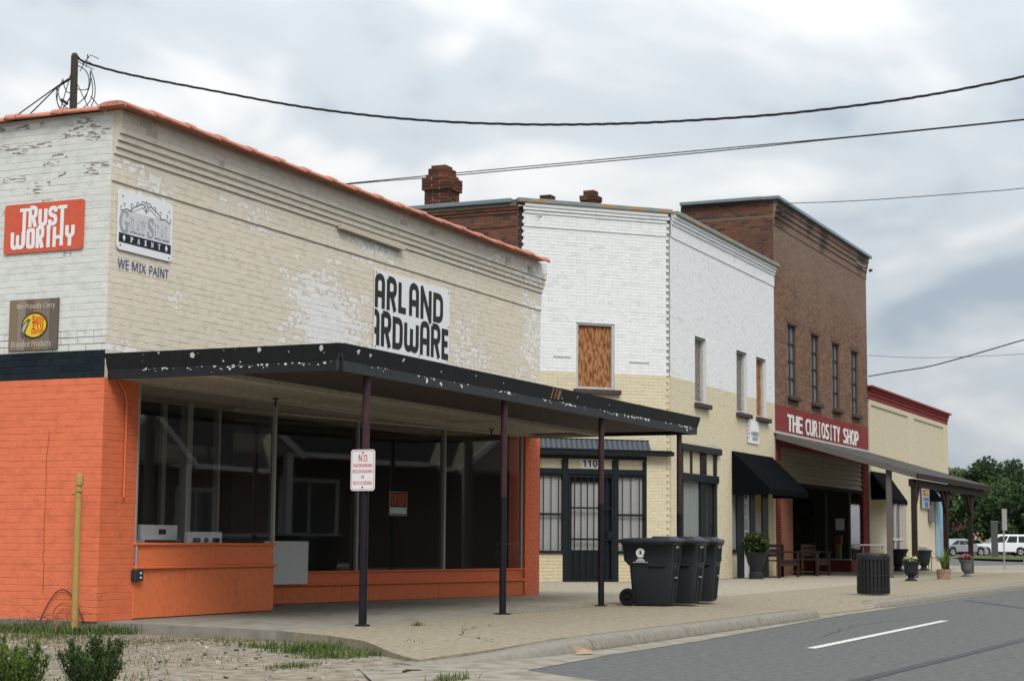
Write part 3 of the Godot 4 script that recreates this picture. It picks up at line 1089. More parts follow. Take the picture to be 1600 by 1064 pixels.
func cb_paint_col(u: float, v: float, r: float) -> Color:
	var c := vary(Color(0.76, 0.785, 0.81), r, 0.008)
	if v < 62.05 * CO:
		c = vary(Color(0.64, 0.58, 0.43), r, 0.012)
	var n := nz(u * 1.5, v, 120.0) + (r - 0.5) * 0.6
	if n > 0.55:
		c = mixc(c, Color(0.45, 0.45, 0.45), 0.22)
	return c


func red_col(u: float, v: float, r: float) -> Color:
	var c := Color(0.135, 0.060, 0.042)
	c = mixc(c, Color(0.215, 0.098, 0.064), r)
	if r > 0.86:
		c = Color(0.085, 0.05, 0.042)
	var n := nz(u, v, 60.0)
	return mixc(c, Color(0.10, 0.07, 0.06), 0.5 * smoothstep(0.1, 0.6, n))


func cur_front_col(u: float, v: float, r: float) -> Color:
	if v < 61.6 * CO:
		return vary(Color(0.26, 0.042, 0.045), r, 0.08)
	var c := mixc(mixc(Color(0.165, 0.092, 0.064), Color(0.265, 0.158, 0.112), r), Color(0.14, 0.095, 0.075), 0.8 if fposmod(r * 37.0, 1.0) > 0.88 else 0.0)
	c = mixc(c, Color(0.26, 0.195, 0.165), 0.55 * smoothstep(7.4, 9.0, v + nz(u, v, 30.0)))
	if v > 9.72:
		c = mixc(c, Color(0.05, 0.043, 0.04), 0.75 * smoothstep(0.1, 0.5, nz(u * 0.8, v * 0.3, 55.0) + (v - 10.0) * 0.6 + 0.2))
	return c


func cream_col(u: float, v: float, r: float) -> Color:
	if v > 76.7 * CO:
		return vary(Color(0.24, 0.05, 0.05), r, 0.1)
	return vary(Color(0.60, 0.54, 0.41), r, 0.02)


# ---------------------------------------------------------------- hardware shop
const CRACKS := [[Vector2(-0.73, 2.08), Vector2(-0.75, 1.6), Vector2(-0.745, 0.97), Vector2(-0.735, 0.3)]]


func hardware() -> void:
	var b := thing("hardware_store", "single-storey brick hardware shop, beige above and orange below, with black canopy", "building")
	var zf := [[64 * CO, 0.018], [68 * CO, 0.04], [69 * CO, 0.065], [70 * CO, 0.09], [71 * CO, 0.115]]
	brick_wall("front_wall", b, Vector3.ZERO, Vector3.RIGHT, 11.98, 5.655, [Rect2(0.64, -0.01, 10.74, 2.69)], hw_front_col, zf, M.mortar, 0.05)
	brick_wall("side_wall", b, Vector3(0, 0, -22), Vector3.BACK, 22.0, 5.655, [], hw_left_col, [], M.mortar, 0.1)
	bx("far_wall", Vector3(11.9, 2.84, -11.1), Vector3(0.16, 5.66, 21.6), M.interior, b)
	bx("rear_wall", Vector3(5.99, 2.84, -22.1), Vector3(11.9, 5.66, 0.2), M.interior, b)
	bx("roof", Vector3(5.99, 5.2, -11.2), Vector3(11.6, 0.2, 21.4), M.dark, b)
	bx("foundation", Vector3(0.04, -0.09, -11.2), Vector3(0.24, 0.2, 22.0), M.curb, b)
	flush_bricks(b, 300, M.brick)
	# terracotta coping tiles along the parapet
	var tm := MB.new()
	var arc := PackedVector2Array()
	for i in 9:
		var t := PI * i / 8.0
		arc.append(Vector2(cos(t) * 0.19 - 0.06, 0.012 + sin(t) * 0.042))
	arc.append(Vector2(-0.26, -0.025))
	arc.append(Vector2(-0.235, -0.025))
	arc.append(Vector2(-0.23, 0.0))
	arc.append(Vector2(0.11, 0.0))
	arc.append(Vector2(0.115, -0.022))
	arc.append(Vector2(0.14, -0.022))
	tm.prism(arc, 0.0, 0.54, Transform3D(), true)
	var big := PackedVector2Array()
	for p in arc:
		big.append(Vector2((p.x + 0.06) * 1.08 - 0.06, p.y * 1.18 + 0.004))
	tm.prism(big, 0.53, 0.68, Transform3D(), true)
	var tile := tm.done()
	var n := 0
	for i in 18:
		var o := mi("coping_tile", tile, M.terracotta, b)
		o.transform = Transform3D(Basis.from_euler(Vector3(rng.randf_range(-0.008, 0.008), PI / 2, rng.randf_range(-0.02, 0.02))), Vector3(-0.16 + i * 0.656, 5.67 + rng.randf_range(-0.006, 0.008), 0.04))
		n += 1
	for i in 32:
		var o := mi("coping_tile", tile, M.terracotta, b)
		o.transform = Transform3D(Basis.from_euler(Vector3(rng.randf_range(-0.008, 0.008), PI, rng.randf_range(-0.02, 0.02))), Vector3(0.03, 5.668 + rng.randf_range(-0.006, 0.006), -0.10 - i * 0.672))
	# weathered ledge board left from an old sign
	bx("old_sign_ledge", Vector3(5.86, 5.15, 0.07), Vector3(1.85, 0.07, 0.07), mat(lin(0.56, 0.51, 0.42), 0.8, M.grime), b, 0.006, Basis.from_euler(Vector3(0.0, 0, -0.012)))
	# old settlement cracks in the orange side wall
	var ck := MB.new()
	for q in CRACKS:
		for i in q.size() - 1:
			for k in 6:
				var p0: Vector2 = q[i].lerp(q[i + 1], k / 6.0)
				var p1: Vector2 = q[i].lerp(q[i + 1], (k + 1) / 6.0)
				var w := rng.randf_range(0.002, 0.005)
				ck.box(Vector3(-0.006, (p0.y + p1.y) * 0.5, (p0.x + p1.x) * 0.5 + rng.randf_range(-0.01, 0.01)), Vector3(0.004, absf(p1.y - p0.y) + 0.01, w))
	mi("wall_crack", ck, mat(lin(0.34, 0.09, 0.05), 0.95), b)
	# painted conduit on the orange pier
	var m := MB.new()
	m.tube([Vector3(0.22, 2.66, 0.02), Vector3(0.34, 2.5, 0.035), Vector3(0.37, 2.42, 0.035), Vector3(0.37, 1.35, 0.035)], 0.013)
	mi("conduit", m, M.orange, b)
	# first display window with its panelled base
	bx("base_panel", Vector3(1.12, 0.285, -0.02), Vector3(0.98, 0.55, 0.06), M.orange, b, 0.004)
	bx("base_panel", Vector3(2.15, 0.285, -0.018), Vector3(1.06, 0.55, 0.06), M.orange, b, 0.004)
	bx("base_panel", Vector3(3.12, 0.285, -0.021), Vector3(0.86, 0.55, 0.06), M.orange, b, 0.004)
	bx("moulding", Vector3(2.09, 0.575, 0.005), Vector3(2.96, 0.035, 0.09), M.orange, b, 0.008)
	bx("base_panel", Vector3(2.09, 0.71, -0.03), Vector3(2.93, 0.235, 0.05), M.orange, b, 0.004)
	bx("window_sill", Vector3(2.09, 0.838, -0.02), Vector3(2.95, 0.03, 0.09), M.orange, b, 0.006)
	bx("window_pane", Vector3(2.10, 1.76, -0.035), Vector3(2.86, 1.80, 0.008), M.glass, b)
	bx("window_frame", Vector3(0.655, 1.63, -0.02), Vector3(0.035, 2.04, 0.05), M.alu, b, 0.004)
	bx("window_frame", Vector3(3.545, 1.75, -0.02), Vector3(0.035, 1.82, 0.05), M.alu, b, 0.004)
	bx("window_frame", Vector3(2.1, 2.665, -0.02), Vector3(2.92, 0.03, 0.05), M.alu, b, 0.004)
	# return beside the recessed door
	bx("base_panel", Vector3(3.55, 0.42, -0.9), Vector3(0.06, 0.82, 1.7), M.orange, b)
	bx("window_pane", Vector3(3.545, 1.76, -0.92), Vector3(0.008, 1.8, 1.68), M.glass, b)
	bx("window_frame", Vector3(3.545, 1.75, -1.76), Vector3(0.05, 1.85, 0.05), M.alu, b)
	bx("door_frame", Vector3(3.62, 1.34, -1.8), Vector3(0.06, 2.66, 0.08), M.alu, b)
	bx("door_frame", Vector3(4.62, 1.34, -1.62), Vector3(0.06, 2.66, 0.08), M.alu, b)
	bx("shop_door", Vector3(4.12, 1.1, -1.71), Vector3(0.96, 2.1, 0.012), M.glass, b, 0.0, Basis.from_euler(Vector3(0, -0.18, 0)))
	# long slanted shop window
	var a := deg_to_rad(11.0)
	var bs := Basis.from_euler(Vector3(0, -a, 0))   # local x runs along the window towards the street
	var L := 6.92
	var o0 := Vector3(11.39, 0, -0.05)
	var P := func(s: float, y: float, d: float) -> Vector3:
		return o0 + bs * Vector3(-s, y, d)
	for k in 3:
		bx("base_panel", P.call(L * (k + 0.5) / 3.0, 0.125, 0.0), Vector3(L / 3.0 - 0.006, 0.24, 0.06), M.orange, b, 0.004, bs)
	bx("moulding", P.call(L * 0.5, 0.262, 0.02), Vector3(L, 0.04, 0.10), M.orange, b, 0.008, bs)
	bx("base_panel", P.call(L * 0.5, 0.355, -0.01), Vector3(L, 0.15, 0.05), M.orange, b, 0.004, bs)
	bx("window_sill", P.call(L * 0.5, 0.44, 0.0), Vector3(L, 0.026, 0.09), M.orange, b, 0.006, bs)
	var cuts := [0.06, 2.17, 4.28, 6.9]
	for k in 3:
		bx("window_pane", P.call((cuts[k] + cuts[k + 1]) * 0.5, 1.56, -0.02), Vector3(cuts[k + 1] - cuts[k] - 0.03, 2.2, 0.008), M.glass, b, 0.0, bs * Basis.from_euler(Vector3(0.004 * (k - 1), 0.012 * (k - 1), 0)))
		bx("window_frame", P.call(cuts[k], 1.56, 0.0), Vector3(0.04, 2.22, 0.06), M.alu, b, 0.004, bs)
	bx("window_frame", P.call(L * 0.5, 2.665, 0.0), Vector3(L, 0.035, 0.06), M.soffit, b, 0.004, bs)
	# inside
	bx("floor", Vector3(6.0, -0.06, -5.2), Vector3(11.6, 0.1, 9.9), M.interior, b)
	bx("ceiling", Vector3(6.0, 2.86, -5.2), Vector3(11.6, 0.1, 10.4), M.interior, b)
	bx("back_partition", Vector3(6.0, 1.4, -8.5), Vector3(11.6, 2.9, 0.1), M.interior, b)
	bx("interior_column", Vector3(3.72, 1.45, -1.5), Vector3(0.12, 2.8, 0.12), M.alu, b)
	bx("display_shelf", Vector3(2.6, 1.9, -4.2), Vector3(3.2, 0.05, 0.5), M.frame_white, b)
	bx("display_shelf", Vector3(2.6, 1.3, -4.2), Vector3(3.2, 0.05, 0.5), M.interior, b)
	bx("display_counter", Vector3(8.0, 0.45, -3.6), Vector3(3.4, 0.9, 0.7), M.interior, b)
	canopy(b)


func canopy(b: Node3D) -> void:
	var c := Node3D.new()
	put(c, "canopy", b)
	var z1 := 2.98
	var x0 := 0.02
	var x1 := 11.62
	# fascia: a leaning upper board and a lower board set back
	var up := pv([0, 0, 0.03, 0.0, 0.085, 0.165, 0.05, 0.165])
	var lo := pv([-0.015, -0.115, 0.02, -0.115, 0.026, -0.002, -0.01, -0.002])
	var m := MB.new()
	var fr := Transform3D(Basis(Vector3.BACK, Vector3.UP, Vector3.LEFT), Vector3(x1, 2.755, z1 - 0.05))
	m.prism(up, 0.0, x1 - x0, fr)
	mi("upper_fascia", m, M.black, c)
	m = MB.new()
	m.prism(lo, 0.0, x1 - x0, fr)
	mi("lower_fascia", m, M.black_gray, c)
	var fl := Transform3D(Basis(Vector3.LEFT, Vector3.UP, Vector3.FORWARD), Vector3(x0 + 0.05, 2.755, z1))
	m = MB.new()
	m.prism(up, 0.0, z1, fl)
	mi("end_fascia", m, M.black, c)
	m = MB.new()
	m.prism(lo, 0.0, z1 - 0.01, fl)
	mi("end_fascia", m, M.black, c)
	var fe := Transform3D(Basis(Vector3.RIGHT, Vector3.UP, Vector3.BACK), Vector3(x1 - 0.05, 2.755, 0.05))
	m = MB.new()
	m.prism(up, 0.0, z1 - 0.1, fe)
	m.prism(lo, 0.0, z1 - 0.11, fe)
	mi("end_fascia", m, M.black, c)
	# deck
	bx("canopy_deck", Vector3((x0 + x1) * 0.5, 2.83, z1 * 0.5 - 0.02), Vector3(x1 - x0 - 0.1, 0.1, z1 - 0.14), M.dark, c)
	# underside: plaster panels next to the shop, a beam, then narrow boards
	bx("soffit_panel", Vector3(2.2, 2.715, 0.64), Vector3(4.2, 0.02, 1.24), M.soffit, c)
	bx("soffit_panel", Vector3(6.3, 2.715, 0.64), Vector3(3.98, 0.02, 1.24), M.soffit, c)
	bx("soffit_panel", Vector3(9.95, 2.715, 0.64), Vector3(3.28, 0.02, 1.24), M.soffit, c)
	bx("soffit_panel", Vector3(6.0, 2.70, -0.95), Vector3(10.7, 0.02, 1.86), M.soffit, c)
	bx("cross_strip", Vector3(4.32, 2.70, 0.64), Vector3(0.05, 0.03, 1.24), M.soffit, c)
	bx("cross_strip", Vector3(8.3, 2.70, 0.64), Vector3(0.05, 0.03, 1.24), M.soffit, c)
	bx("wall_strip", Vector3(5.8, 2.685, 0.035), Vector3(11.4, 0.06, 0.06), M.soffit, c)
	bx("beam", Vector3(5.8, 2.69, 1.30), Vector3(11.4, 0.10, 0.12), M.soffit, c, 0.006)
	bx("end_board", Vector3(11.53, 2.66, 0.65), Vector3(0.05, 0.06, 1.28), M.soffit, c)
	for i in 15:
		bx("soffit_board", Vector3(5.82, 2.705 - 0.001 * (i % 2), 1.42 + i * 0.1), Vector3(11.4, 0.02, 0.092), M.soffit_dark, c, 0.004)
	# hanging brackets for old lamps
	for x in [3.2, 9.6]:
		bx("lamp_bracket", Vector3(x, 2.66, 0.2), Vector3(0.12, 0.02, 0.03), M.pole, c)
		bx("lamp_bracket", Vector3(x, 2.61, 0.2), Vector3(0.02, 0.1, 0.02), M.pole, c)
	# posts
	for x in [0.78, 4.31, 7.62, 11.0]:
		m = MB.new()
		var mid := Vector3(rng.randf_range(-0.012, 0.012), rng.randf_range(1.2, 1.5), 0)
		m.col = Color(0.014, 0.015, 0.020)
		m.tube([Vector3(0, 0.0, 0), mid], 0.0435, 14)
		m.col = Color(0.062, 0.034, 0.040)
		m.tube([mid, Vector3(0, 2.68, 0)], 0.042, 14)
		m.col = Color(0.02, 0.02, 0.024)
		m.flat()
		m.box(Vector3(0, 0.008, 0), Vector3(0.15, 0.016, 0.15))
		m.box(Vector3(0, 2.665, 0), Vector3(0.13, 0.016, 0.13))
		var o := mi("post", m, M.post, c)
		o.position = Vector3(x, 0.0, 2.86)
		o.rotation.y = rng.randf() * 6.0
	# flaking paint
	m = MB.new()
	var slope := 0.055 / 0.165
	for i in 165:
		var x: float
		var y: float
		var r: float
		if i < 165:
			x = 0.3 + 11.1 * pow(rng.randf(), 0.8)
			y = 2.748 - absf(rng.randfn(0, 0.015))
			r = 0.004 + 0.02 * pow(rng.randf(), 2.5)
		else:
			x = rng.randf_range(0.2, 11.4)
			y = rng.randf_range(2.645, 2.91)
			r = 0.003 + 0.008 * pow(rng.randf(), 2.0)
		if nz(x, y, 110.0) < 0.0:
			continue
		chip(m, x, y, r, z1, rng.randf_range(0.8, 3.2) if y < 2.75 else 1.0)
	for g in [[0.35, 2.86, 0.03], [0.62, 2.85, 0.024], [1.35, 2.87, 0.026], [2.3, 2.83, 0.012], [3.2, 2.86, 0.016], [7.6, 2.83, 0.012], [2.0, 2.70, 0.035], [2.35, 2.69, 0.03], [2.9, 2.70, 0.02], [11.1, 2.69, 0.03], [5.9, 2.80, 0.016], [4.0, 2.84, 0.014], [6.4, 2.85, 0.014]]:
		chip(m, g[0], g[1], g[2], z1, 1.0)
	for i in 60:
		var z := rng.randf_range(0.4, 2.95)
		var y := 2.74 - absf(rng.randfn(0, 0.02)) if i < 45 else rng.randf_range(2.66, 2.9)
		var r := 0.004 + 0.012 * pow(rng.randf(), 2.0)
		if y > 2.748:
			chip_at(m, Vector3(x0 + 0.05 - (0.03 + (y - 2.755) * slope) - 0.001, y, z), Vector3.BACK, Vector3(-slope, 1, 0).normalized(), r, 1.0)
		else:
			chip_at(m, Vector3(x0 + 0.05 - 0.0275, y, z), Vector3.BACK, Vector3.UP, r, 1.6)
	for g in [[1.15, 2.86, 0.035], [2.0, 2.88, 0.03], [2.75, 2.875, 0.034]]:
		chip_at(m, Vector3(x0 + 0.05 - (0.03 + (g[1] - 2.755) * slope) - 0.001, g[1], g[0]), Vector3.BACK, Vector3(-slope, 1, 0).normalized(), g[2], 1.0)
	mi("flaked_paint", m, M.chip, c)
	# house number on the fascia
	m = MB.new()
	for k in 3:
		glyph(m, ["1", "1", "8"][k], k * 0.115, 0.0, 0.09, 0.135, 0.032, 0.03, 0.004)
	var num := mi("house_number", m, mat(lin(0.34, 0.19, 0.11), 0.7, M.fine, Vector3(3, 3, 3)), c)
	num.transform = Transform3D(Basis(Vector3.RIGHT, Vector3(0, 1, slope).normalized(), Vector3(0, -slope, 1).normalized()), Vector3(5.49, 2.768, z1 - 0.05 + 0.036))


func chip(m: MB, x: float, y: float, r: float, z1: float, asp: float) -> void:
	var slope := 0.055 / 0.165
	if y > 2.757:
		chip_at(m, Vector3(x, y, z1 - 0.05 + 0.03 + (y - 2.755) * slope + 0.001), Vector3.RIGHT, Vector3(0, 1, slope).normalized(), r, asp)
	else:
		chip_at(m, Vector3(x, y, z1 - 0.05 + 0.0275), Vector3.RIGHT, Vector3.UP, r, asp)


func chip_at(m: MB, p: Vector3, ux: Vector3, uy: Vector3, r: float, asp: float) -> void:
	var poly := PackedVector2Array()
	var k := rng.randi_range(5, 8)
	for i in k:
		var t := TAU * i / k
		var q := r * rng.randf_range(0.45, 1.2)
		poly.append(Vector2(cos(t) * q * asp, sin(t) * q))
	m.prism(poly, -0.003, 0.0015, Transform3D(Basis(ux, uy, ux.cross(uy)), p))


# ---------------------------------------------------------------- corner building
func corner() -> void:
	var b := thing("corner_building", "two-storey brick building with a cut-off corner, painted white over cream", "building")
	var A := Vector3(20.05, 0, -4.03)
	var B := Vector3(22.70, 0, -1.38)
	var d := (B - A).normalized()
	var L := (B - A).length()
	var H := 8.5
	var zf := [[105 * CO, 0.02], [109 * CO, 0.045], [110 * CO, 0.075], [111 * CO, 0.105]]
	var s_of := func(x: float) -> float:
		return (x - A.x) / d.x
	# chamfer openings, in metres along it
	var w0: float = s_of.call(21.02)
	var w1: float = s_of.call(21.69)
	var sf0: float = s_of.call(20.38)
	var sf1: float = s_of.call(22.26)
	var holes := [Rect2(w0, 4.33, w1 - w0, 1.54), Rect2(sf0, -0.01, sf1 - sf0, 2.78)]
	brick_wall("chamfer_wall", b, A, d, L, H, holes, cb_paint_col, zf, M.mortar, 0.16, 0.006, Vector2(0.07, 0.11))
	var holes2 := [Rect2(24.44 - 22.7, 4.23, 0.87, 1.65), Rect2(27.80 - 22.7, 4.23, 0.92, 1.65), Rect2(29.57 - 22.7, 4.23, 0.93, 1.65), Rect2(23.29 - 22.7, -0.01, 2.88, 3.2), Rect2(27.33 - 22.7, -0.01, 3.75, 3.22)]
	brick_wall("front_wall", b, B, Vector3.RIGHT, 8.62, H, holes2, cb_paint_col, zf, M.mortar, 0.22)
	brick_wall("side_wall", b, Vector3(20.05, 0, -22), Vector3.BACK, 17.97, H, [], red_col, zf, mat(Color(1, 1, 1), 0.95, M.fine, Vector3(2, 2, 2), null, 0.0, true), 0.1, 0.005, Vector2(0, 0.06), 0.3, Color(0.19, 0.15, 0.125))
	flush_bricks(b, 300, M.brick)
	bx("rear_wall", Vector3(25.8, 4.2, -22.1), Vector3(11.4, 8.4, 0.2), M.interior, b)
	bx("roof", Vector3(26.2, 8.0, -12.5), Vector3(9.8, 0.2, 18.8), M.dark, b)
	# blocking behind the toothed corners; its darker tones paint in the notch shade
	bx("corner_core", A + Vector3(0.12, 4.2, -0.04), Vector3(0.1, 8.3, 0.1), M.sill, b, 0.0, Basis.from_euler(Vector3(0, PI / 8, 0)))
	var nn := d.cross(Vector3.UP)
	for q in [[4.72, 8.3, M.notch_shade], [0.02, 4.70, M.cream]]:
		bx("corner_core", B - d * 0.062 - nn * 0.085 + Vector3(0, (q[0] + q[1]) * 0.5, 0), Vector3(0.12, q[1] - q[0], 0.12), q[2], b, 0.0, Basis(d, Vector3.UP, nn))
	# metal coping in lengths
	var mc := MB.new()
	mc.bar(A - d * 0.1 + Vector3(0.05, 8.555, -0.05), B + d * 0.0 + Vector3(0.05, 8.555, -0.05), 0.42, 0.10, 0.012)
	mi("coping", mc, M.coping, b)
	for k in 3:
		var x := 22.80 + k * 2.87
		bx("coping", Vector3(x + 1.43, 8.555, -1.43), Vector3(2.85, 0.10, 0.42), M.coping, b, 0.012)
	for k in 6:
		bx("coping", Vector3(20.1, 8.555, -4.2 - 1.48 - k * 2.96), Vector3(0.42, 0.10, 2.94), M.coping_gray, b, 0.012)
	# dark header over the facade line, boarded window of the chamfer
	window_box(b, A + d * w0, d, Vector2(w1 - w0, 1.54), 4.33, 0)
	bx("lintel_mark", A + d * (w0 - 0.35) + Vector3(0, 5.05, 0) + Vector3(-0.7, 0, 0.7) * 0.014, Vector3(0.42, 0.022, 0.02), M.frame_white, b, 0.0, Basis(d, Vector3.UP, d.cross(Vector3.UP)))
	bx("lintel_mark", A + d * (w1 + 0.62) + Vector3(0, 5.0, 0) + Vector3(-0.7, 0, 0.7) * 0.014, Vector3(0.5, 0.022, 0.02), M.frame_white, b, 0.0, Basis(d, Vector3.UP, d.cross(Vector3.UP)))
	for k in 3:
		var h: Rect2 = holes2[k]
		window_box(b, B + Vector3(h.position.x, 0, 0), Vector3.RIGHT, h.size, 4.23, 1 + k)
	chamfer_shop(b, A, d, sf0, sf1)
	barber_front(b)
	chimneys(b)


func window_box(b: Node3D, o: Vector3, ud: Vector3, size: Vector2, y: float, kind: int) -> void:
	var nd := ud.cross(Vector3.UP)
	var bs := Basis(ud, Vector3.UP, nd)
	var w := Node3D.new()
	put(w, "window", b)
	w.transform = Transform3D(bs, o + Vector3.UP * y)
	var dep := 0.15 if kind > 0 else 0.10
	for s in [0.03, size.x - 0.03]:
		bx("frame", Vector3(s, size.y * 0.5, -dep + 0.03), Vector3(0.06, size.y, 0.1), M.frame_white, w, 0.006)
	bx("frame", Vector3(size.x * 0.5, size.y - 0.035, -dep + 0.03), Vector3(size.x - 0.12, 0.07, 0.1), M.frame_white, w, 0.006)
	bx("frame", Vector3(size.x * 0.5, 0.03, -dep + 0.03), Vector3(size.x - 0.12, 0.06, 0.1), M.frame_white, w, 0.006)
	if kind == 0 or kind == 3:
		bx("plywood_board", Vector3(size.x * 0.5, size.y * 0.5, -dep), Vector3(size.x - 0.12, size.y - 0.13, 0.02), M.ply, w)
	else:
		bx("plywood_board", Vector3(0.12, size.y * 0.5, -dep + 0.05), Vector3(0.10, size.y - 0.13, 0.02), M.ply, w)
		for k in 5:
			bx("weathered_board", Vector3(0.24 + k * 0.135, size.y * 0.5, -dep + 0.004 * (k % 2)), Vector3(0.128, size.y - 0.13, 0.02), M.weathered, w, 0.004)
	bx("sill", Vector3(size.x * 0.5 + 0.03, -0.055, 0.02), Vector3(size.x + 0.2, 0.11, 0.2), M.sill, w, 0.01)
	bx("inner_backing", Vector3(size.x * 0.5, size.y * 0.5, -dep - 0.12), Vector3(size.x + 0.1, size.y + 0.1, 0.02), M.dark, w)


func chamfer_shop(b: Node3D, A: Vector3, d: Vector3, s0: float, s1: float) -> void:
	var f := Node3D.new()
	put(f, "shopfront", b)
	f.transform = Transform3D(Basis(d, Vector3.UP, d.cross(Vector3.UP)), A + d * s0)
	var W := s1 - s0
	var k := 1.0 / d.x
	# frame uprights: window | door | window, measured along the chamfer
	var pl := (20.845 - 20.38) * k
	var pr := (21.72 - 20.38) * k
	for q in [[pl, 0.13], [pr, 0.13], [0.02, 0.04], [W - 0.03, 0.07]]:
		bx("upright", Vector3(q[0], 1.39 if q[1] > 0.1 else 1.72, -0.06), Vector3(q[1], 2.78 if q[1] > 0.1 else 2.1, 0.14), M.trim, f, 0.006)
	bx("transom_bar", Vector3(W * 0.5, 2.465, -0.06), Vector3(W, 0.13, 0.12), M.trim, f, 0.006)
	bx("head", Vector3(W * 0.5, 2.79, -0.05), Vector3(W, 0.09, 0.14), M.trim, f)
	for q in [[0.04, pl - 0.07], [pl + 0.07, pr - 0.07], [pr + 0.07, W - 0.07]]:
		bx("transom_panel", Vector3((q[0] + q[1]) * 0.5, 2.64, -0.08), Vector3(q[1] - q[0], 0.23, 0.03), M.cream, f)
	var cx := (pl + pr) * 0.5
	panel("number_plate", f, Vector3(cx - 0.02, 2.65, -0.064), 0.42, 0.2, 0.004, 0.01, M.white)
	text("house_number", "110", f, Vector3(cx + 0.0, 2.655, -0.058), 0.36, 0.16, 0.006, M.paintblack)
	# side windows over painted brick
	for q in [[0.04, pl - 0.065], [pr + 0.065, W - 0.065]]:
		var w: float = q[1] - q[0]
		var c: float = (q[0] + q[1]) * 0.5
		var win := Node3D.new()
		put(win, "window", f)
		bx("blind", Vector3(c, 1.55, -0.11), Vector3(w, 1.72, 0.01), M.blind, win)
		var bl := MB.new()
		for i in 56:
			bl.box(Vector3(c, 0.72 + i * 0.03, -0.10), Vector3(w - 0.02, 0.026, 0.004), Basis.from_euler(Vector3(0.5, 0, 0)))
		stuff(mi("blind_slats", bl, M.blind, win))
		bx("pane", Vector3(c, 1.55, -0.075), Vector3(w, 1.72, 0.006), M.glass, win)
		bx("sill", Vector3(c, 0.665, -0.02), Vector3(w + 0.04, 0.06, 0.14), M.trim, win, 0.005)
		bx("frame", Vector3(c, 2.375, -0.06), Vector3(w, 0.06, 0.06), M.trim, win)
		for i in 3:
			bx("bar", Vector3(q[0] + w * (0.17 + 0.33 * i), 1.54, -0.02), Vector3(0.018, 1.68, 0.018), M.trim, win)
		bx("cross_bar", Vector3(c, 1.50, -0.015), Vector3(w, 0.05, 0.02), M.trim, win)
		var v := MB.new()
		var low := Node3D.new()
		put(low, "stall_riser", f)
		bx("riser_core", Vector3(c, 0.31, -0.06), Vector3(w + 0.06, 0.64, 0.1), M.cream, low)
		for r in 8:
			for e in 3:
				var l := (w + 0.05) / 2.5
				var x0 := maxf(q[0] - 0.03, q[0] - 0.03 + (e - 0.5 * (r % 2)) * l)
				var x1 := minf(q[1] + 0.03, q[0] - 0.03 + (e + 1 - 0.5 * (r % 2)) * l)
				if x1 - x0 > 0.02:
					bx("brick", Vector3((x0 + x1) * 0.5, 0.038 + r * 0.0765, -0.008), Vector3(snappedf(x1 - x0 - 0.008, 0.001), 0.068, 0.016), M.cream, low, 0.003)
	# door and its iron gate
	var door := Node3D.new()
	put(door, "door", f)
	var dl := pl + 0.07
	var dw := pr - pl - 0.14
	bx("door_leaf", Vector3(dl + dw * 0.5, 0.36, -0.12), Vector3(dw, 0.70, 0.05), M.trim, door)
	bx("door_leaf", Vector3(dl + 0.06, 1.55, -0.12), Vector3(0.12, 1.7, 0.05), M.trim, door)
	bx("door_leaf", Vector3(dl + dw - 0.13, 1.55, -0.12), Vector3(0.26, 1.7, 0.05), M.trim, door)
	bx("door_leaf", Vector3(dl + dw * 0.5, 2.31, -0.12), Vector3(dw, 0.18, 0.05), M.trim, door)
	bx("blind", Vector3(dl + dw * 0.5, 1.5, -0.15), Vector3(dw - 0.2, 1.6, 0.01), M.blind, door)
	var ds := MB.new()
	for i in 50:
		ds.box(Vector3(dl + dw * 0.46, 0.74 + i * 0.03, -0.142), Vector3(dw - 0.32, 0.026, 0.004), Basis.from_euler(Vector3(0.5, 0, 0)))
	stuff(mi("blind_slats", ds, M.blind, door))
	bx("pane", Vector3(dl + dw * 0.46, 1.47, -0.125), Vector3(dw - 0.3, 1.55, 0.006), M.glass, door)
	var gate := Node3D.new()
	put(gate, "iron_gate", f)
	for s in [0.02, dw - 0.02]:
		bx("gate_rail", Vector3(dl + s, 1.2, -0.01), Vector3(0.045, 2.36, 0.045), M.trim, gate)
	for y in [0.04, 2.36, 0.95, 1.65]:
		bx("gate_rail", Vector3(dl + dw * 0.5, y, -0.01), Vector3(dw - 0.08, 0.04, 0.03), M.trim, gate)
	for i in 6:
		bx("gate_bar", Vector3(dl + dw * (i + 1) / 7.0, 1.2, -0.01), Vector3(0.022, 2.3, 0.022), M.trim, gate)
	bx("lock_box", Vector3(dl + dw - 0.1, 1.05, 0.01), Vector3(0.09, 0.16, 0.05), M.trim, gate)
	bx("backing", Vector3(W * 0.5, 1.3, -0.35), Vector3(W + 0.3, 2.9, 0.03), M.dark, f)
	# corrugated metal hood and the board below it
	var hood := MB.new()
	hood.smooth()
	var n := 88
	var hl := -0.06
	var hr := W + 0.03
	var rows := [[2.98 + 0.21, 0.05], [2.945, 0.20]]
	var prev := []
	for i in n + 1:
		var x: float = lerpf(hl, hr, float(i) / n)
		var z := 0.010 * sin(i * PI / 2.0)
		var col := [Vector3(x, rows[0][0], rows[0][1] + z), Vector3(x, rows[1][0] + 0.0, rows[1][1] + z)]
		if i > 0:
			hood.quad(prev[1], col[1], col[0], prev[0])
		prev = col
	mi("corrugated_hood", hood, mat(lin(0.05, 0.06, 0.075), 0.45, M.grime, Vector3(0.8, 0.8, 0.8), null, 0.0, false, 0.3), f)
	bx("hood_top", Vector3((hl + hr) * 0.5, 3.2, 0.02), Vector3(hr - hl, 0.02, 0.08), M.trim, f)
	bx("hood_board", Vector3(W * 0.5 + 0.26, 2.90, 0.13), Vector3(W + 0.68, 0.10, 0.20), M.trim, f, 0.008)
	bx("hood_moulding", Vector3(W * 0.5 + 0.22, 2.955, 0.20), Vector3(W + 0.62, 0.035, 0.10), M.trim, f, 0.008)


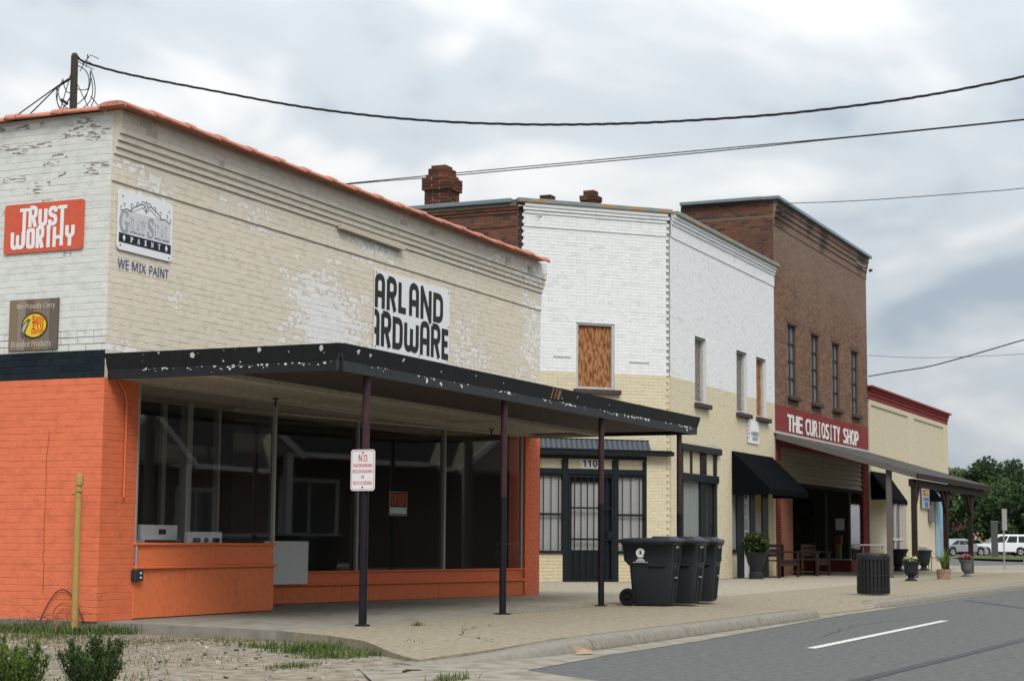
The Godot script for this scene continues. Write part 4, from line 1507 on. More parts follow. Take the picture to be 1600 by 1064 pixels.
func barber_front(b: Node3D) -> void:
	var z := -1.38
	var f := Node3D.new()
	put(f, "shop_window", b)
	# black framed window group
	bx("head", Vector3(24.78, 3.12, z + 0.01), Vector3(3.0, 0.16, 0.16), M.trim, f, 0.006)
	bx("transom_bar", Vector3(24.72, 2.43, z - 0.02), Vector3(2.86, 0.18, 0.14), M.trim, f, 0.006)
	for q in [[23.47, 23.62], [24.9, 25.37], [25.93, 26.17]]:
		bx("upright", Vector3((q[0] + q[1]) * 0.5, 1.55, z - 0.04), Vector3(q[1] - q[0], 3.04, 0.05), M.trim, f, 0.006)
	bx("upright", Vector3(24.23, 2.78, z - 0.04), Vector3(0.14, 0.52, 0.04), M.trim, f)
	for q in [[23.62, 24.16], [24.3, 24.9], [25.37, 25.93]]:
		bx("transom_panel", Vector3((q[0] + q[1]) * 0.5, 2.78, z - 0.05), Vector3(q[1] - q[0], 0.54, 0.02), M.cream, f)
	bx("sill", Vector3(24.3, 0.96, z - 0.02), Vector3(1.7, 0.1, 0.1), M.trim, f)
	bx("riser", Vector3(24.3, 0.46, z - 0.06), Vector3(1.7, 0.92, 0.06), M.cream, f)
	for q in [[23.62, 24.22], [24.24, 24.9]]:
		bx("curtain", Vector3((q[0] + q[1]) * 0.5, 1.67, z - 0.085), Vector3(q[1] - q[0], 1.34, 0.02), mat(lin(0.36, 0.41, 0.40), 0.9), f)
	bx("pane", Vector3(24.26, 1.67, z - 0.06), Vector3(1.3, 1.36, 0.006), M.glass, f)
	bx("door_leaf", Vector3(25.65, 1.2, z - 0.08), Vector3(0.56, 2.34, 0.04), M.black, f)
	bx("door_panel", Vector3(25.44, 1.35, z - 0.057), Vector3(0.10, 1.9, 0.01), M.weathered, f)
	bx("door_panel", Vector3(25.74, 1.75, z - 0.057), Vector3(0.3, 0.9, 0.01), M.dark, f, 0.004)
	bx("door_panel", Vector3(25.74, 0.6, z - 0.057), Vector3(0.3, 0.8, 0.01), M.dark, f, 0.004)
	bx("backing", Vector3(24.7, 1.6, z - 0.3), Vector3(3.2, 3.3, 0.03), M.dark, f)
	# barber shop entrance under the awning
	var e := Node3D.new()
	put(e, "shop_entrance", b)
	for q in [[27.8, 28.43], [28.95, 29.44], [30.1, 30.66]]:
		bx("upright", Vector3((q[0] + q[1]) * 0.5, 1.5, z - 0.04), Vector3(q[1] - q[0], 3.0, 0.05), M.trim, e)
	bx("riser", Vector3(27.57, 0.32, z - 0.05), Vector3(0.46, 0.62, 0.06), M.cream, e)
	bx("sill", Vector3(27.58, 0.68, z - 0.02), Vector3(0.5, 0.1, 0.1), M.trim, e)
	bx("curtain", Vector3(27.57, 1.85, z - 0.06), Vector3(0.46, 2.3, 0.02), mat(lin(0.22, 0.23, 0.24), 0.8), e)
	bx("door_leaf", Vector3(28.69, 1.2, z - 0.06), Vector3(0.52, 2.4, 0.04), M.whiteplain, e)
	for k in 4:
		bx("door_pane", Vector3(28.69, 1.02 + k * 0.36, z - 0.038), Vector3(0.28, 0.32, 0.006), mat(lin(0.09, 0.11, 0.12), 0.1), e)
	bx("curtain", Vector3(29.77, 1.6, z - 0.06), Vector3(0.66, 2.4, 0.02), mat(lin(0.34, 0.33, 0.30), 0.8), e)
	bx("poster", Vector3(29.88, 1.95, z - 0.045), Vector3(0.34, 0.5, 0.01), mat(lin(0.4, 0.26, 0.05), 0.6), e)
	bx("poster", Vector3(29.77, 0.95, z - 0.045), Vector3(0.6, 0.2, 0.01), mat(lin(0.28, 0.06, 0.05), 0.6), e)
	bx("riser", Vector3(30.87, 1.5, z - 0.05), Vector3(0.42, 3.0, 0.06), M.cream, e)
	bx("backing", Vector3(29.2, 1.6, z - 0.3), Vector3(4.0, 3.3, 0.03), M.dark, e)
	# fabric awning
	var m := MB.new()
	var xl := 27.33
	var xr := 31.0
	var wt := Vector3(0, 3.22, z + 0.01)
	var fr := Vector3(0, 2.26, z + 1.0)
	var fb := Vector3(0, 2.10, z + 1.0)
	var X := func(p: Vector3, x: float) -> Vector3:
		return Vector3(x, p.y, p.z)
	m.flat()
	var seg := 16
	for i in seg:
		var a: float = lerpf(xl, xr, float(i) / seg)
		var c: float = lerpf(xl, xr, float(i + 1) / seg)
		var sag := 0.012 * sin(i * 1.7)
		m.quad(X.call(fr, a), X.call(fr, c), X.call(wt, c), X.call(wt, a))
		var fa: Vector3 = X.call(fb, a)
		var fc: Vector3 = X.call(fb, c)
		m.quad(fa + Vector3(0, sag, 0.01), fc + Vector3(0, 0.012 * sin((i + 1) * 1.7), 0.01), X.call(fr, c), X.call(fr, a))
	for x in [xl, xr]:
		m.tri(X.call(wt, x), Vector3(x, 2.26, z + 0.01), X.call(fr, x))
		m.quad(Vector3(x, 2.10, z + 0.01), X.call(fb, x), X.call(fr, x), Vector3(x, 2.26, z + 0.01))
	mi("awning", m, M.fabric, e)


func chimney(b: Node3D, at: Vector3, w: float, courses: Array) -> void:
	# courses: [first, last, extra] ; bricks laid round a core, the top ragged
	var c := Node3D.new()
	put(c, "chimney", b)
	c.position = at
	var mats := []
	for k in 4:
		mats.append(mat(lin([0.145, 0.115, 0.18, 0.085][k], [0.06, 0.05, 0.078, 0.048][k], [0.042, 0.036, 0.05, 0.042][k]), 0.95, M.fine, Vector3(2, 2, 2), M.bump, 0.5))
	for q in courses:
		for r in range(q[0], q[1]):
			var ww: float = w + q[2] * 2.0
			var y := r * CO + CO * 0.5
			bx("mortar", Vector3(q[3] if q.size() > 3 else 0.0, y, 0), Vector3(ww - 0.04, CO, ww - 0.04), mat(lin(0.24, 0.2, 0.16), 0.95), c)
			var n := int(round(ww / 0.23))
			var l := ww / n
			for side in 4:
				var bs := Basis.from_euler(Vector3(0, side * PI / 2, 0))
				for i in n:
					if r == courses[-1][1] - 1 and rng.randf() < 0.15:
						continue
					var x := -ww * 0.5 + l * (i + 0.5) + (l * 0.25 if r % 2 == 0 else -l * 0.25) * (0.5 if i > 0 and i < n - 1 else 0.0)
					bx("brick", Vector3(q[3] if q.size() > 3 else 0.0, y, 0) + bs * Vector3(x, 0, ww * 0.5 - 0.05 + rng.randf_range(-0.004, 0.006)), Vector3(snappedf(l - 0.012, 0.001), CO - 0.01, 0.1), mats[rng.randi() % 4], c, 0.004, bs)


func chimneys(b: Node3D) -> void:
	chimney(b, Vector3(20.62, 8.5, -6.32), 0.62, [[-2, 7, 0.0], [7, 11, 0.05], [11, 12, -0.02], [12, 14, -0.06], [14, 15, -0.12, -0.02]])
	chimney(b, Vector3(27.75, 8.0, -6.7), 0.34, [[20, 28, 0.0], [28, 30, 0.0]])
	chimney(b, Vector3(30.05, 8.0, -6.35), 0.38, [[24, 33, 0.04], [33, 35, 0.06], [35, 37, -0.02]])


# ---------------------------------------------------------------- curiosity shop
func curiosity() -> void:
	var b := thing("brick_shop", "tall two-storey brown brick building with four narrow upper windows and a red sign band", "building")
	var z := -1.38
	var H := 10.42
	var x0 := 31.34
	var W := 42.48 - x0
	var zf := [[128 * CO, 0.02], [131 * CO, 0.05], [133 * CO, 0.08], [135 * CO, 0.11]]
	var holes := []
	for q in [[32.68, 33.62], [35.26, 36.18], [37.78, 38.70], [40.26, 41.18]]:
		holes.append(Rect2(q[0] - x0, 5.05, q[1] - q[0], 2.05))
	holes.append(Rect2(31.86 - x0, -0.01, 41.62 - 31.86, 3.56))
	brick_wall("front_wall", b, Vector3(x0, 0, z), Vector3.RIGHT, W, H, holes, cur_front_col, zf, mat(Color.WHITE, 0.95, M.fine, Vector3(2, 2, 2), null, 0.0, true), 0.2, 0.005, Vector2.ZERO, 0.3, Color(0.25, 0.20, 0.165))
	brick_wall("side_wall", b, Vector3(x0, 0, -22), Vector3.BACK, 20.62, 10.0, [], red_col, [], mat(Color.WHITE, 0.95, M.fine, Vector3(2, 2, 2), null, 0.0, true), 0.1, 0.005, Vector2.ZERO, 0.3, Color(0.19, 0.15, 0.125))
	brick_wall("side_parapet", b, Vector3(x0, 10.0, -4.1), Vector3.BACK, 2.72, 0.42, [], red_col, [], mat(Color.WHITE, 0.95, M.fine, Vector3(2, 2, 2), null, 0.0, true), 0.1, 0.005, Vector2.ZERO, 0.3, Color(0.19, 0.15, 0.125))
	brick_wall("far_wall", b, Vector3(42.48, 0, z), Vector3.FORWARD, 20.6, 10.0, [], red_col, [], M.mortar, 0.1, 0.005)
	flush_bricks(b, 0, M.rawbrick)
	bx("rear_wall", Vector3(36.9, 5.0, -22.1), Vector3(11.2, 10, 0.2), M.interior, b)
	bx("roof", Vector3(36.9, 9.6, -11.8), Vector3(10.6, 0.2, 19.6), M.dark, b)
	for k in 4:
		bx("coping", Vector3(x0 - 0.12 + 1.42 + k * 2.84, 10.47, z - 0.05), Vector3(2.83, 0.10, 0.52), M.coping_gray, b, 0.012)
	bx("coping", Vector3(x0 + 0.06, 10.47, z - 1.5), Vector3(0.46, 0.10, 2.4), M.coping_gray, b, 0.012)
	for k in 5:
		bx("coping", Vector3(x0 + 0.06, 10.05, -5.9 - k * 3.5), Vector3(0.46, 0.10, 3.48), M.coping_gray, b, 0.012)
	for k in 4:
		var h: Rect2 = holes[k]
		var w := Node3D.new()
		put(w, "window", b)
		w.position = Vector3(x0 + h.position.x, 5.05, z - 0.10)
		bx("sill", Vector3(h.size.x * 0.5, -0.06, 0.1), Vector3(h.size.x + 0.16, 0.12, 0.26), mat(lin(0.09, 0.075, 0.06), 0.9, M.fine, Vector3(2, 2, 2)), w, 0.01)
		bx("lintel", Vector3(h.size.x * 0.5, 2.16, 0.09), Vector3(h.size.x + 0.3, 0.16, 0.06), mat(lin(0.16, 0.10, 0.075), 0.9, M.fine, Vector3(2, 2, 2)), w)
		var fm := mat(lin(0.05, 0.045, 0.042), 0.7)
		for s in [0.03, h.size.x * 0.5, h.size.x - 0.03]:
			bx("frame", Vector3(s, 1.02, 0.02), Vector3(0.05, 2.05, 0.05), fm, w)
		for r in 5:
			bx("frame", Vector3(h.size.x * 0.5, 0.03 + r * 0.5, 0.018), Vector3(h.size.x, 0.045, 0.045), fm, w)
		for r in 4:
			for s in 2:
				bx("pane", Vector3(h.size.x * (0.27 + 0.46 * s), 0.28 + r * 0.5, 0.0), Vector3(h.size.x * 0.43, 0.45, 0.006), mat(lin(0.20, 0.22, 0.24), 0.06), w)
	# wall insulators
	for p in [[31.5, 10.12, 0.13], [31.75, 10.02, 0.12], [42.35, 10.0, 0.14]]:
		var m := MB.new()
		m.lathe([Vector2(0, 0), Vector2(0.05, 0.01), Vector2(0.06, 0.06), Vector2(0.03, 0.08), Vector2(0.05, 0.1), Vector2(0, 0.14)], 10, Vector3.ZERO, Basis.from_euler(Vector3(PI / 2, 0, 0)))
		mi("insulator", m, M.pole, b).position = Vector3(p[0], p[1], z + p[2])
	# raised letters on the red band
	var lm := mat(lin(0.72, 0.70, 0.68), 0.6)
	for q in [["THE", 32.5, 34.13], ["CURIOSITY", 34.45, 38.58], ["SHOP", 38.96, 41.04]]:
		var cw: float = (q[2] - q[1]) / q[0].length()
		for k in q[0].length():
			var ch: String = q[0][k]
			var gw := cw * (0.30 if ch == "I" else 0.92)
			text("raised_letter", ch, b, Vector3(q[1] + cw * (k + 0.5), 4.27, z + 0.02), gw, 0.48, 0.012, lm, "Droid Sans", 700)
	# slatted panel over the shop window
	for k in 6:
		bx("slat", Vector3(36.74, 3.47 - k * 0.155, z - 0.05), Vector3(9.7, 0.17, 0.02), mat(lin(0.50, 0.46, 0.37), 0.6, M.grime, Vector3(0.5, 0.5, 0.5)), b, 0.0, Basis.from_euler(Vector3(-0.5, 0, 0)))
	bx("head_beam", Vector3(36.74, 2.56, z - 0.1), Vector3(9.76, 0.10, 0.14), M.dark, b)
	bx("head_backing", Vector3(36.74, 3.05, z - 0.12), Vector3(9.76, 0.98, 0.03), M.dark, b)
	# recessed entrance: display window on the right, brick pier on the left
	var s := Node3D.new()
	put(s, "shopfront", b)
	bx("brick_pier", Vector3(32.55, 1.26, z - 0.14), Vector3(1.3, 2.5, 0.2), mat(lin(0.30, 0.14, 0.095), 0.9, M.grime, Vector3(0.8, 0.8, 0.8), M.bump, 0.3), s)
	bx("riser", Vector3(40.0, 0.18, -2.9), Vector3(0.1, 0.38, 3.0), M.red, s)
	bx("sill", Vector3(39.98, 0.39, -2.9), Vector3(0.16, 0.04, 3.0), M.frame_white, s)
	bx("pane", Vector3(40.0, 1.45, -2.9), Vector3(0.008, 2.1, 2.96), M.glass, s)
	bx("riser", Vector3(40.8, 0.18, z - 0.06), Vector3(1.6, 0.38, 0.1), M.red, s)
	bx("pane", Vector3(40.8, 1.45, z - 0.06), Vector3(1.56, 2.1, 0.008), M.glass, s)
	for q in [[40.0, -1.44], [40.0, -4.4], [40.0, -2.2]]:
		bx("upright", Vector3(q[0], 1.25, q[1]), Vector3(0.06, 2.5, 0.06), mat(lin(0.12, 0.13, 0.12), 0.6), s)
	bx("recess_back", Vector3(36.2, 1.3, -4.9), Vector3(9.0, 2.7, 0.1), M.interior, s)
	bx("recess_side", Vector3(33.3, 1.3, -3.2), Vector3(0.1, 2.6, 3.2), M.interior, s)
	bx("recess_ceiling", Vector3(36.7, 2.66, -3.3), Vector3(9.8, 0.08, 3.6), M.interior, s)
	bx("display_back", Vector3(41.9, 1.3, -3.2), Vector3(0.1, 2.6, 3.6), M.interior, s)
	bx("notice", Vector3(39.97, 1.5, -1.75), Vector3(0.01, 0.36, 0.28), M.whiteplain, s)
	bx("display_platform", Vector3(41.0, 0.3, -3.0), Vector3(1.8, 0.1, 3.2), M.interior, s)
	var pk := MB.new()
	for i in 14:
		pk.box(Vector3(40.5, 0.95, -4.2 + i * 0.15), Vector3(0.03, 0.9, 0.05))
	pk.box(Vector3(40.52, 1.25, -3.2), Vector3(0.03, 0.05, 2.2))
	stuff(mi("picket_rack", pk, mat(lin(0.10, 0.085, 0.07), 0.8), s))
	var wr := MB.new()
	wr.lathe([Vector2(0.3, -0.06), Vector2(0.38, 0.0), Vector2(0.3, 0.06), Vector2(0.2, 0.0), Vector2(0.3, -0.06)], 20, Vector3(40.3, 1.95, -3.0), Basis.from_euler(Vector3(0, 0, PI / 2)))
	mi("wreath", wr, mat(lin(0.02, 0.018, 0.03), 0.9), s)
	bx("display_jar", Vector3(40.35, 0.62, -1.9), Vector3(0.16, 0.5, 0.16), mat(lin(0.3, 0.2, 0.05), 0.4), s, 0.02)
	bx("display_box", Vector3(40.4, 1.0, -1.9), Vector3(0.2, 0.3, 0.2), mat(lin(0.25, 0.06, 0.04), 0.5), s, 0.01)
	porch(b)


func porch(b: Node3D) -> void:
	var p := Node3D.new()
	put(p, "porch", b)
	var xa := 31.32
	var xb := 42.45
	var zw := -1.36
	var yw := 3.88
	var ze := 2.5
	var ye := 2.76
	var run := Vector2(ze - zw, ye - yw).length()
	var ang := atan2(yw - ye, ze - zw)
	var bs := Basis.from_euler(Vector3(ang, 0, 0))
	bx("roof_deck", Vector3((xa + xb) * 0.5, (yw + ye) * 0.5 - 0.03, (zw + ze) * 0.5), Vector3(xb - xa, 0.05, run), M.wood_gray, p, 0.0, bs)
	# shingle courses
	var rows := 26
	for r in rows:
		var t := (r + 0.5) / rows
		var y := lerpf(ye, yw, t)
		var z := lerpf(ze, zw, t)
		var m := MB.new()
		var x := xa - 0.04 - (r % 2) * 0.15
		while x < xb + 0.03:
			var a := maxf(x, xa - 0.04)
			var c := minf(x + 0.3, xb + 0.04)
			x += 0.3
			if c - a < 0.03:
				continue
			var k := rng.randf_range(0.075, 0.12)
			m.col = Color(k, k * 0.98, k * 0.98)
			m.box(Vector3((a + c) * 0.5, 0, 0), Vector3(c - a - 0.006, 0.012, run / rows + 0.05), Basis.from_euler(Vector3(0.05, 0, 0)))
		var o := stuff(mi("shingle_course", m, M.shingle, p))
		o.transform = Transform3D(bs, Vector3(0, y + 0.016, z))
	bx("rake_board", Vector3(xa - 0.03, (yw + ye) * 0.5 - 0.05, (zw + ze) * 0.5), Vector3(0.04, 0.16, run), M.wood_gray, p, 0.0, bs)
	bx("rake_board", Vector3(xb + 0.03, (yw + ye) * 0.5 - 0.05, (zw + ze) * 0.5), Vector3(0.04, 0.16, run), M.wood_gray, p, 0.0, bs)
	bx("eave_board", Vector3((xa + xb) * 0.5, ye - 0.07, ze), Vector3(xb - xa + 0.1, 0.14, 0.04), M.wood_dark, p)
	bx("wall_flashing", Vector3((xa + xb) * 0.5 - 0.05, yw + 0.045, zw + 0.03), Vector3(xb - xa + 0.2, 0.06, 0.06), M.frame_white, p)
	bx("porch_beam", Vector3((xa + xb) * 0.5, 2.52, 2.32), Vector3(xb - xa - 0.1, 0.2, 0.14), M.wood_dark, p)
	for q in [[31.5, 1.70, 0], [31.5, 2.36, 1], [36.2, 2.3, 1], [40.2, 2.3, 1]]:
		var wood: Material = M.wood_gray if q[2] == 0 else M.wood_dark
		bx("porch_post", Vector3(q[0], 1.3 if q[2] == 1 else 1.46, q[1]), Vector3(0.14, 2.62 if q[2] == 1 else 2.92, 0.14), wood, p, 0.01)
		bx("post_base", Vector3(q[0], 0.06, q[1]), Vector3(0.15, 0.12, 0.15), M.wood_gray, p)
		if q[2] == 1:
			var m := MB.new()
			for sg in [-1.0, 1.0]:
				if q[0] + sg < xa or q[0] + sg * 0.6 > xb:
					continue
				m.bar(Vector3(q[0] + 0.05 * sg, 1.85, q[1]), Vector3(q[0] + 0.62 * sg, 2.45, q[1]), 0.09, 0.1)
			mi("brace", m, M.wood_dark, p)
	for i in 9:
		bx("rafter", Vector3(xa + 0.6 + i * 1.24, (yw + ye) * 0.5 - 0.1, (zw + ze) * 0.5), Vector3(0.06, 0.1, run - 0.1), M.wood_dark, p, 0.0, bs)


# ---------------------------------------------------------------- cream building
func cream() -> void:
	var b := thing("cream_building", "low cream painted brick shop with a red stepped cornice beyond the porch", "building")
	var z := -1.38
	var x0 := 42.5
	var H := 82 * CO
	var zf := [[76 * CO, 0.02], [77 * CO, 0.05], [79 * CO, 0.08], [80.5 * CO, 0.12]]
	brick_wall("front_wall", b, Vector3(x0, -0.15, z), Vector3.RIGHT, 13.8, H + 0.0, [Rect2(3.4, -0.01, 2.4, 2.6)], cream_col, zf, M.mortar, 0.3)
	brick_wall("far_wall", b, Vector3(56.3, -0.15, z), Vector3.FORWARD, 20.0, H - 0.3, [], cream_col, [], M.mortar, 0.1)
	flush_bricks(b, 0, M.brick)
	# raised panels on the upper wall
	var cm := mat(lin(0.60, 0.54, 0.41), 0.85, M.grime, Vector3(0.5, 0.5, 0.5))
	for q in [[42.5, 42.8], [48.65, 49.7], [55.4, 56.3]]:
		bx("pilaster", Vector3((q[0] + q[1]) * 0.5, 4.55, z + 0.02), Vector3(q[1] - q[0], 1.94, 0.05), cm, b)
	bx("frieze", Vector3(49.4, 5.6, z + 0.02), Vector3(13.8, 0.16, 0.05), cm, b)
	bx("coping", Vector3(49.4, 6.11, z - 0.02), Vector3(14.0, 0.07, 0.45), M.red, b, 0.01)
	bx("roof", Vector3(49.4, 5.4, -11.5), Vector3(13.6, 0.2, 19.6), M.dark, b)
	bx("rear_wall", Vector3(49.4, 2.8, -21.5), Vector3(13.6, 5.6, 0.2), M.interior, b)
	var d := Node3D.new()
	put(d, "door", b)
	for x in [46.05, 46.95, 47.85, 48.2]:
		bx("frame", Vector3(x, 1.15, z - 0.14), Vector3(0.1, 2.55, 0.08), M.frame_white, d)
	bx("frame", Vector3(47.1, 2.36, z - 0.14), Vector3(2.2, 0.1, 0.08), M.frame_white, d)
	bx("frame", Vector3(47.1, 1.05, z - 0.14), Vector3(2.2, 0.07, 0.07), M.frame_white, d)
	bx("pane", Vector3(47.1, 1.15, z - 0.16), Vector3(2.3, 2.5, 0.01), mat(lin(0.04, 0.045, 0.05), 0.08), d)
	# black scalloped awning
	var m := MB.new()
	m.flat()
	m.quad(Vector3(42.6, 2.35, z + 0.7), Vector3(45.2, 2.35, z + 0.7), Vector3(45.2, 3.3, z + 0.04), Vector3(42.6, 3.3, z + 0.04))
	m.tri(Vector3(42.6, 3.3, z + 0.04), Vector3(42.6, 2.35, z + 0.04), Vector3(42.6, 2.35, z + 0.7))
	m.tri(Vector3(45.2, 3.3, z + 0.04), Vector3(45.2, 2.35, z + 0.7), Vector3(45.2, 2.35, z + 0.04))
	for i in 9:
		var a := 42.6 + i * 2.6 / 9
		var c := a + 2.6 / 9
		m.quad(Vector3(a, 2.24, z + 0.7), Vector3((a + c) * 0.5, 2.16, z + 0.7), Vector3((a + c) * 0.5, 2.36, z + 0.7), Vector3(a, 2.36, z + 0.7))
		m.quad(Vector3((a + c) * 0.5, 2.16, z + 0.7), Vector3(c, 2.24, z + 0.7), Vector3(c, 2.36, z + 0.7), Vector3((a + c) * 0.5, 2.36, z + 0.7))
	mi("awning", m, M.fabric, b)
	m = MB.new()
	m.flat()
	m.quad(Vector3(52.3, 2.6, z + 0.6), Vector3(54.0, 2.6, z + 0.6), Vector3(54.0, 3.2, z + 0.05), Vector3(52.3, 3.2, z + 0.05))
	m.quad(Vector3(52.3, 2.4, z + 0.6), Vector3(54.0, 2.4, z + 0.6), Vector3(54.0, 2.6, z + 0.6), Vector3(52.3, 2.6, z + 0.6))
	m.tri(Vector3(52.3, 3.2, z + 0.05), Vector3(52.3, 2.5, z + 0.05), Vector3(52.3, 2.5, z + 0.6))
	mi("awning", m, M.fabric, b)
	bx("meter_box", Vector3(52.5, 2.05, z + 0.1), Vector3(0.7, 0.62, 0.16), mat(lin(0.14, 0.14, 0.14), 0.6), b, 0.01)


# ---------------------------------------------------------------- signs
func signs() -> void:
	# orange sign on the side wall
	var s := thing("wall_sign", "orange sign with white condensed lettering high on the white side wall", "sign")
	facing(s, Vector3(-0.012, 4.39, -0.90), Vector3.LEFT)
	panel("panel", s, Vector3.ZERO, 1.12, 0.565, 0.012, 0.03, mat(lin(0.62, 0.11, 0.06), 0.45, M.grime, Vector3(0.7, 0.7, 0.7)))
	var m := MB.new()
	var th := 0.046
	# upper word: its first and last T run down into the lower word
	var lt := [["R", -0.215], ["U", -0.075], ["S", 0.065]]
	for q in lt:
		glyph(m, q[0], q[1], 0.005, 0.125, 0.225, th, 0.05, 0.004, 0.012)
	m.box(Vector3(-0.275, 0.21, 0.0142), Vector3(0.13, 0.04, 0.0044))
	m.box(Vector3(-0.275, 0.0, 0.0139), Vector3(0.046, 0.38, 0.0038))
	m.box(Vector3(0.26, 0.21, 0.0142), Vector3(0.13, 0.04, 0.0044))
	m.box(Vector3(0.26, 0.0, 0.0139), Vector3(0.046, 0.38, 0.0038))
	m.box(Vector3(0.26, -0.18, 0.0141), Vector3(0.046, 0.1, 0.0042))
	for q in [["W", -0.46, 0.2], ["O", -0.235, 0.12], ["R", -0.10, 0.115], ["T", 0.025, 0.10]]:
		glyph(m, q[0], q[1], -0.24, q[2], 0.235 if q[0] != "W" else 0.225, th, 0.05, 0.0036, 0.012)
	m.box(Vector3(0.16, -0.125, 0.0140), Vector3(0.044, 0.23, 0.004))
	m.box(Vector3(0.21, -0.13, 0.0143), Vector3(0.09, 0.04, 0.0046))
	glyph(m, "Y", 0.31, -0.24, 0.13, 0.235, th, 0.03, 0.004, 0.012)
	mi("lettering", m, M.whiteplain, s)

	# square wooden-look sign with a yellow oval
	s = thing("brand_sign", "square brown plank-print sign with a yellow oval emblem on the side wall", "sign")
	facing(s, Vector3(-0.012, 3.28, -0.99), Vector3.LEFT)
	bx("panel", Vector3(0, 0, 0.006), Vector3(0.69, 0.58, 0.012), mat(lin(0.10, 0.075, 0.06), 0.6), s)
	var tones := [[0.22, 0.165, 0.11], [0.25, 0.21, 0.175], [0.16, 0.11, 0.085], [0.24, 0.16, 0.10], [0.19, 0.165, 0.14], [0.14, 0.11, 0.095]]
	for i in 6:
		bx("plank", Vector3(-0.285 + i * 0.114, 0, 0.0135), Vector3(0.111, 0.57, 0.004), mat(lin(tones[i][0], tones[i][1], tones[i][2]), 0.6, M.grime, Vector3(3, 1, 3)), s)
	var pale := mat(lin(0.48, 0.45, 0.41), 0.6)
	text("lettering", "We Proudly Carry", s, Vector3(0.03, 0.205, 0.017), 0.54, 0.08, 0.003, pale, "Droid Sans", 400)
	text("lettering", "Branded Products", s, Vector3(-0.02, -0.215, 0.017), 0.56, 0.07, 0.003, pale, "Droid Sans", 400)
	m = MB.new()
	m.prism(oval(0.185, 0.15), 0.0, 0.003)
	mi("emblem_rim", m, M.paintblack, s).position = Vector3(0.02, -0.01, 0.0156)
	m = MB.new()
	m.prism(oval(0.166, 0.131), 0.0, 0.003)
	mi("emblem_disc", m, mat(lin(0.72, 0.50, 0.03), 0.5), s).position = Vector3(0.02, -0.01, 0.0171)
	var redm := mat(lin(0.55, 0.05, 0.02), 0.5)
	for q in [["Bass", 0.065], ["Pro", -0.005], ["Shops", -0.08]]:
		text("emblem_lettering", q[0], s, Vector3(0.07, q[1], 0.0205), 0.12 + 0.012 * q[0].length(), 0.085, 0.003, redm, "Droid Serif", 700, Basis.from_euler(Vector3(0, 0, 0.08)))
	m = MB.new()
	m.prism(pv([-0.19, -0.08, -0.16, -0.15, -0.13, -0.09, -0.10, -0.02, -0.07, 0.04, -0.05, 0.075, -0.075, 0.07, -0.09, 0.085, -0.115, 0.06, -0.15, 0.03, -0.175, -0.02]), 0.0, 0.003)
	mi("emblem_fish", m, mat(lin(0.10, 0.11, 0.07), 0.5), s).position = Vector3(0.02, -0.01, 0.0211)
	m = MB.new()
	m.prism(pv([-0.165, -0.06, -0.15, -0.075, -0.11, 0.0, -0.085, 0.05, -0.11, 0.04, -0.15, 0.0]), 0.0, 0.002)
	mi("emblem_fish", m, mat(lin(0.45, 0.45, 0.38), 0.5), s).position = Vector3(0.02, -0.01, 0.0236)

	# white paint sign
	s = thing("paint_sign", "white rounded sign with ornate grey scrollwork and a black band on the beige wall", "sign")
	facing(s, Vector3(0.63, 4.445, 0.012), Vector3.BACK)
	panel("panel", s, Vector3.ZERO, 1.03, 0.68, 0.012, 0.05, M.whiteplain)
	bx("band", Vector3(0.0, -0.20, 0.0135), Vector3(0.98, 0.105, 0.004), mat(lin(0.012, 0.014, 0.028), 0.5), s)
	for i in 5:
		text("band_lettering", "PAINT"[i], s, Vector3(-0.26 + i * 0.13, -0.20, 0.017), 0.05, 0.062, 0.002, M.whiteplain, "Droid Serif", 700)
	for sg in [-1.0, 1.0]:
		m = MB.new()
		m.prism(pv([0, 0.04, 0.018, 0.012, 0.028, -0.004, 0.016, -0.014, 0.005, -0.008, 0.012, -0.034, -0.012, -0.034, -0.005, -0.008, -0.016, -0.014, -0.028, -0.004, -0.018, 0.012]), 0.0, 0.002)
		mi("spade", m, M.whiteplain, s).position = Vector3(0.40 * sg, -0.20, 0.016)
	var grayp := mat(lin(0.33, 0.355, 0.40), 0.5)
	m = MB.new()
	for i in 12:
		m.box(Vector3(0.0, -0.125 + i * 0.0215, 0.0125), Vector3(0.94, 0.0045, 0.003))
	mi("hatching", m, grayp, s)
	text("lettering", "G", s, Vector3(-0.40, -0.01, 0.016), 0.18, 0.25, 0.003, grayp, "Droid Serif", 700)
	text("lettering", "RAY", s, Vector3(-0.15, -0.03, 0.016), 0.29, 0.17, 0.003, grayp, "Droid Serif", 700)
	text("lettering", "S", s, Vector3(0.09, -0.01, 0.016), 0.12, 0.23, 0.003, grayp, "Droid Serif", 700)
	text("lettering", "EAL", s, Vector3(0.31, -0.03, 0.016), 0.29, 0.17, 0.003, grayp, "Droid Serif", 700)
	var whitefill := mat(lin(0.60, 0.62, 0.66), 0.5)
	text("lettering_fill", "RAY", s, Vector3(-0.152, -0.028, 0.0185), 0.27, 0.15, 0.002, whitefill, "Droid Serif", 400)
	text("lettering_fill", "EAL", s, Vector3(0.308, -0.028, 0.0185), 0.27, 0.15, 0.002, whitefill, "Droid Serif", 400)
	m = MB.new()
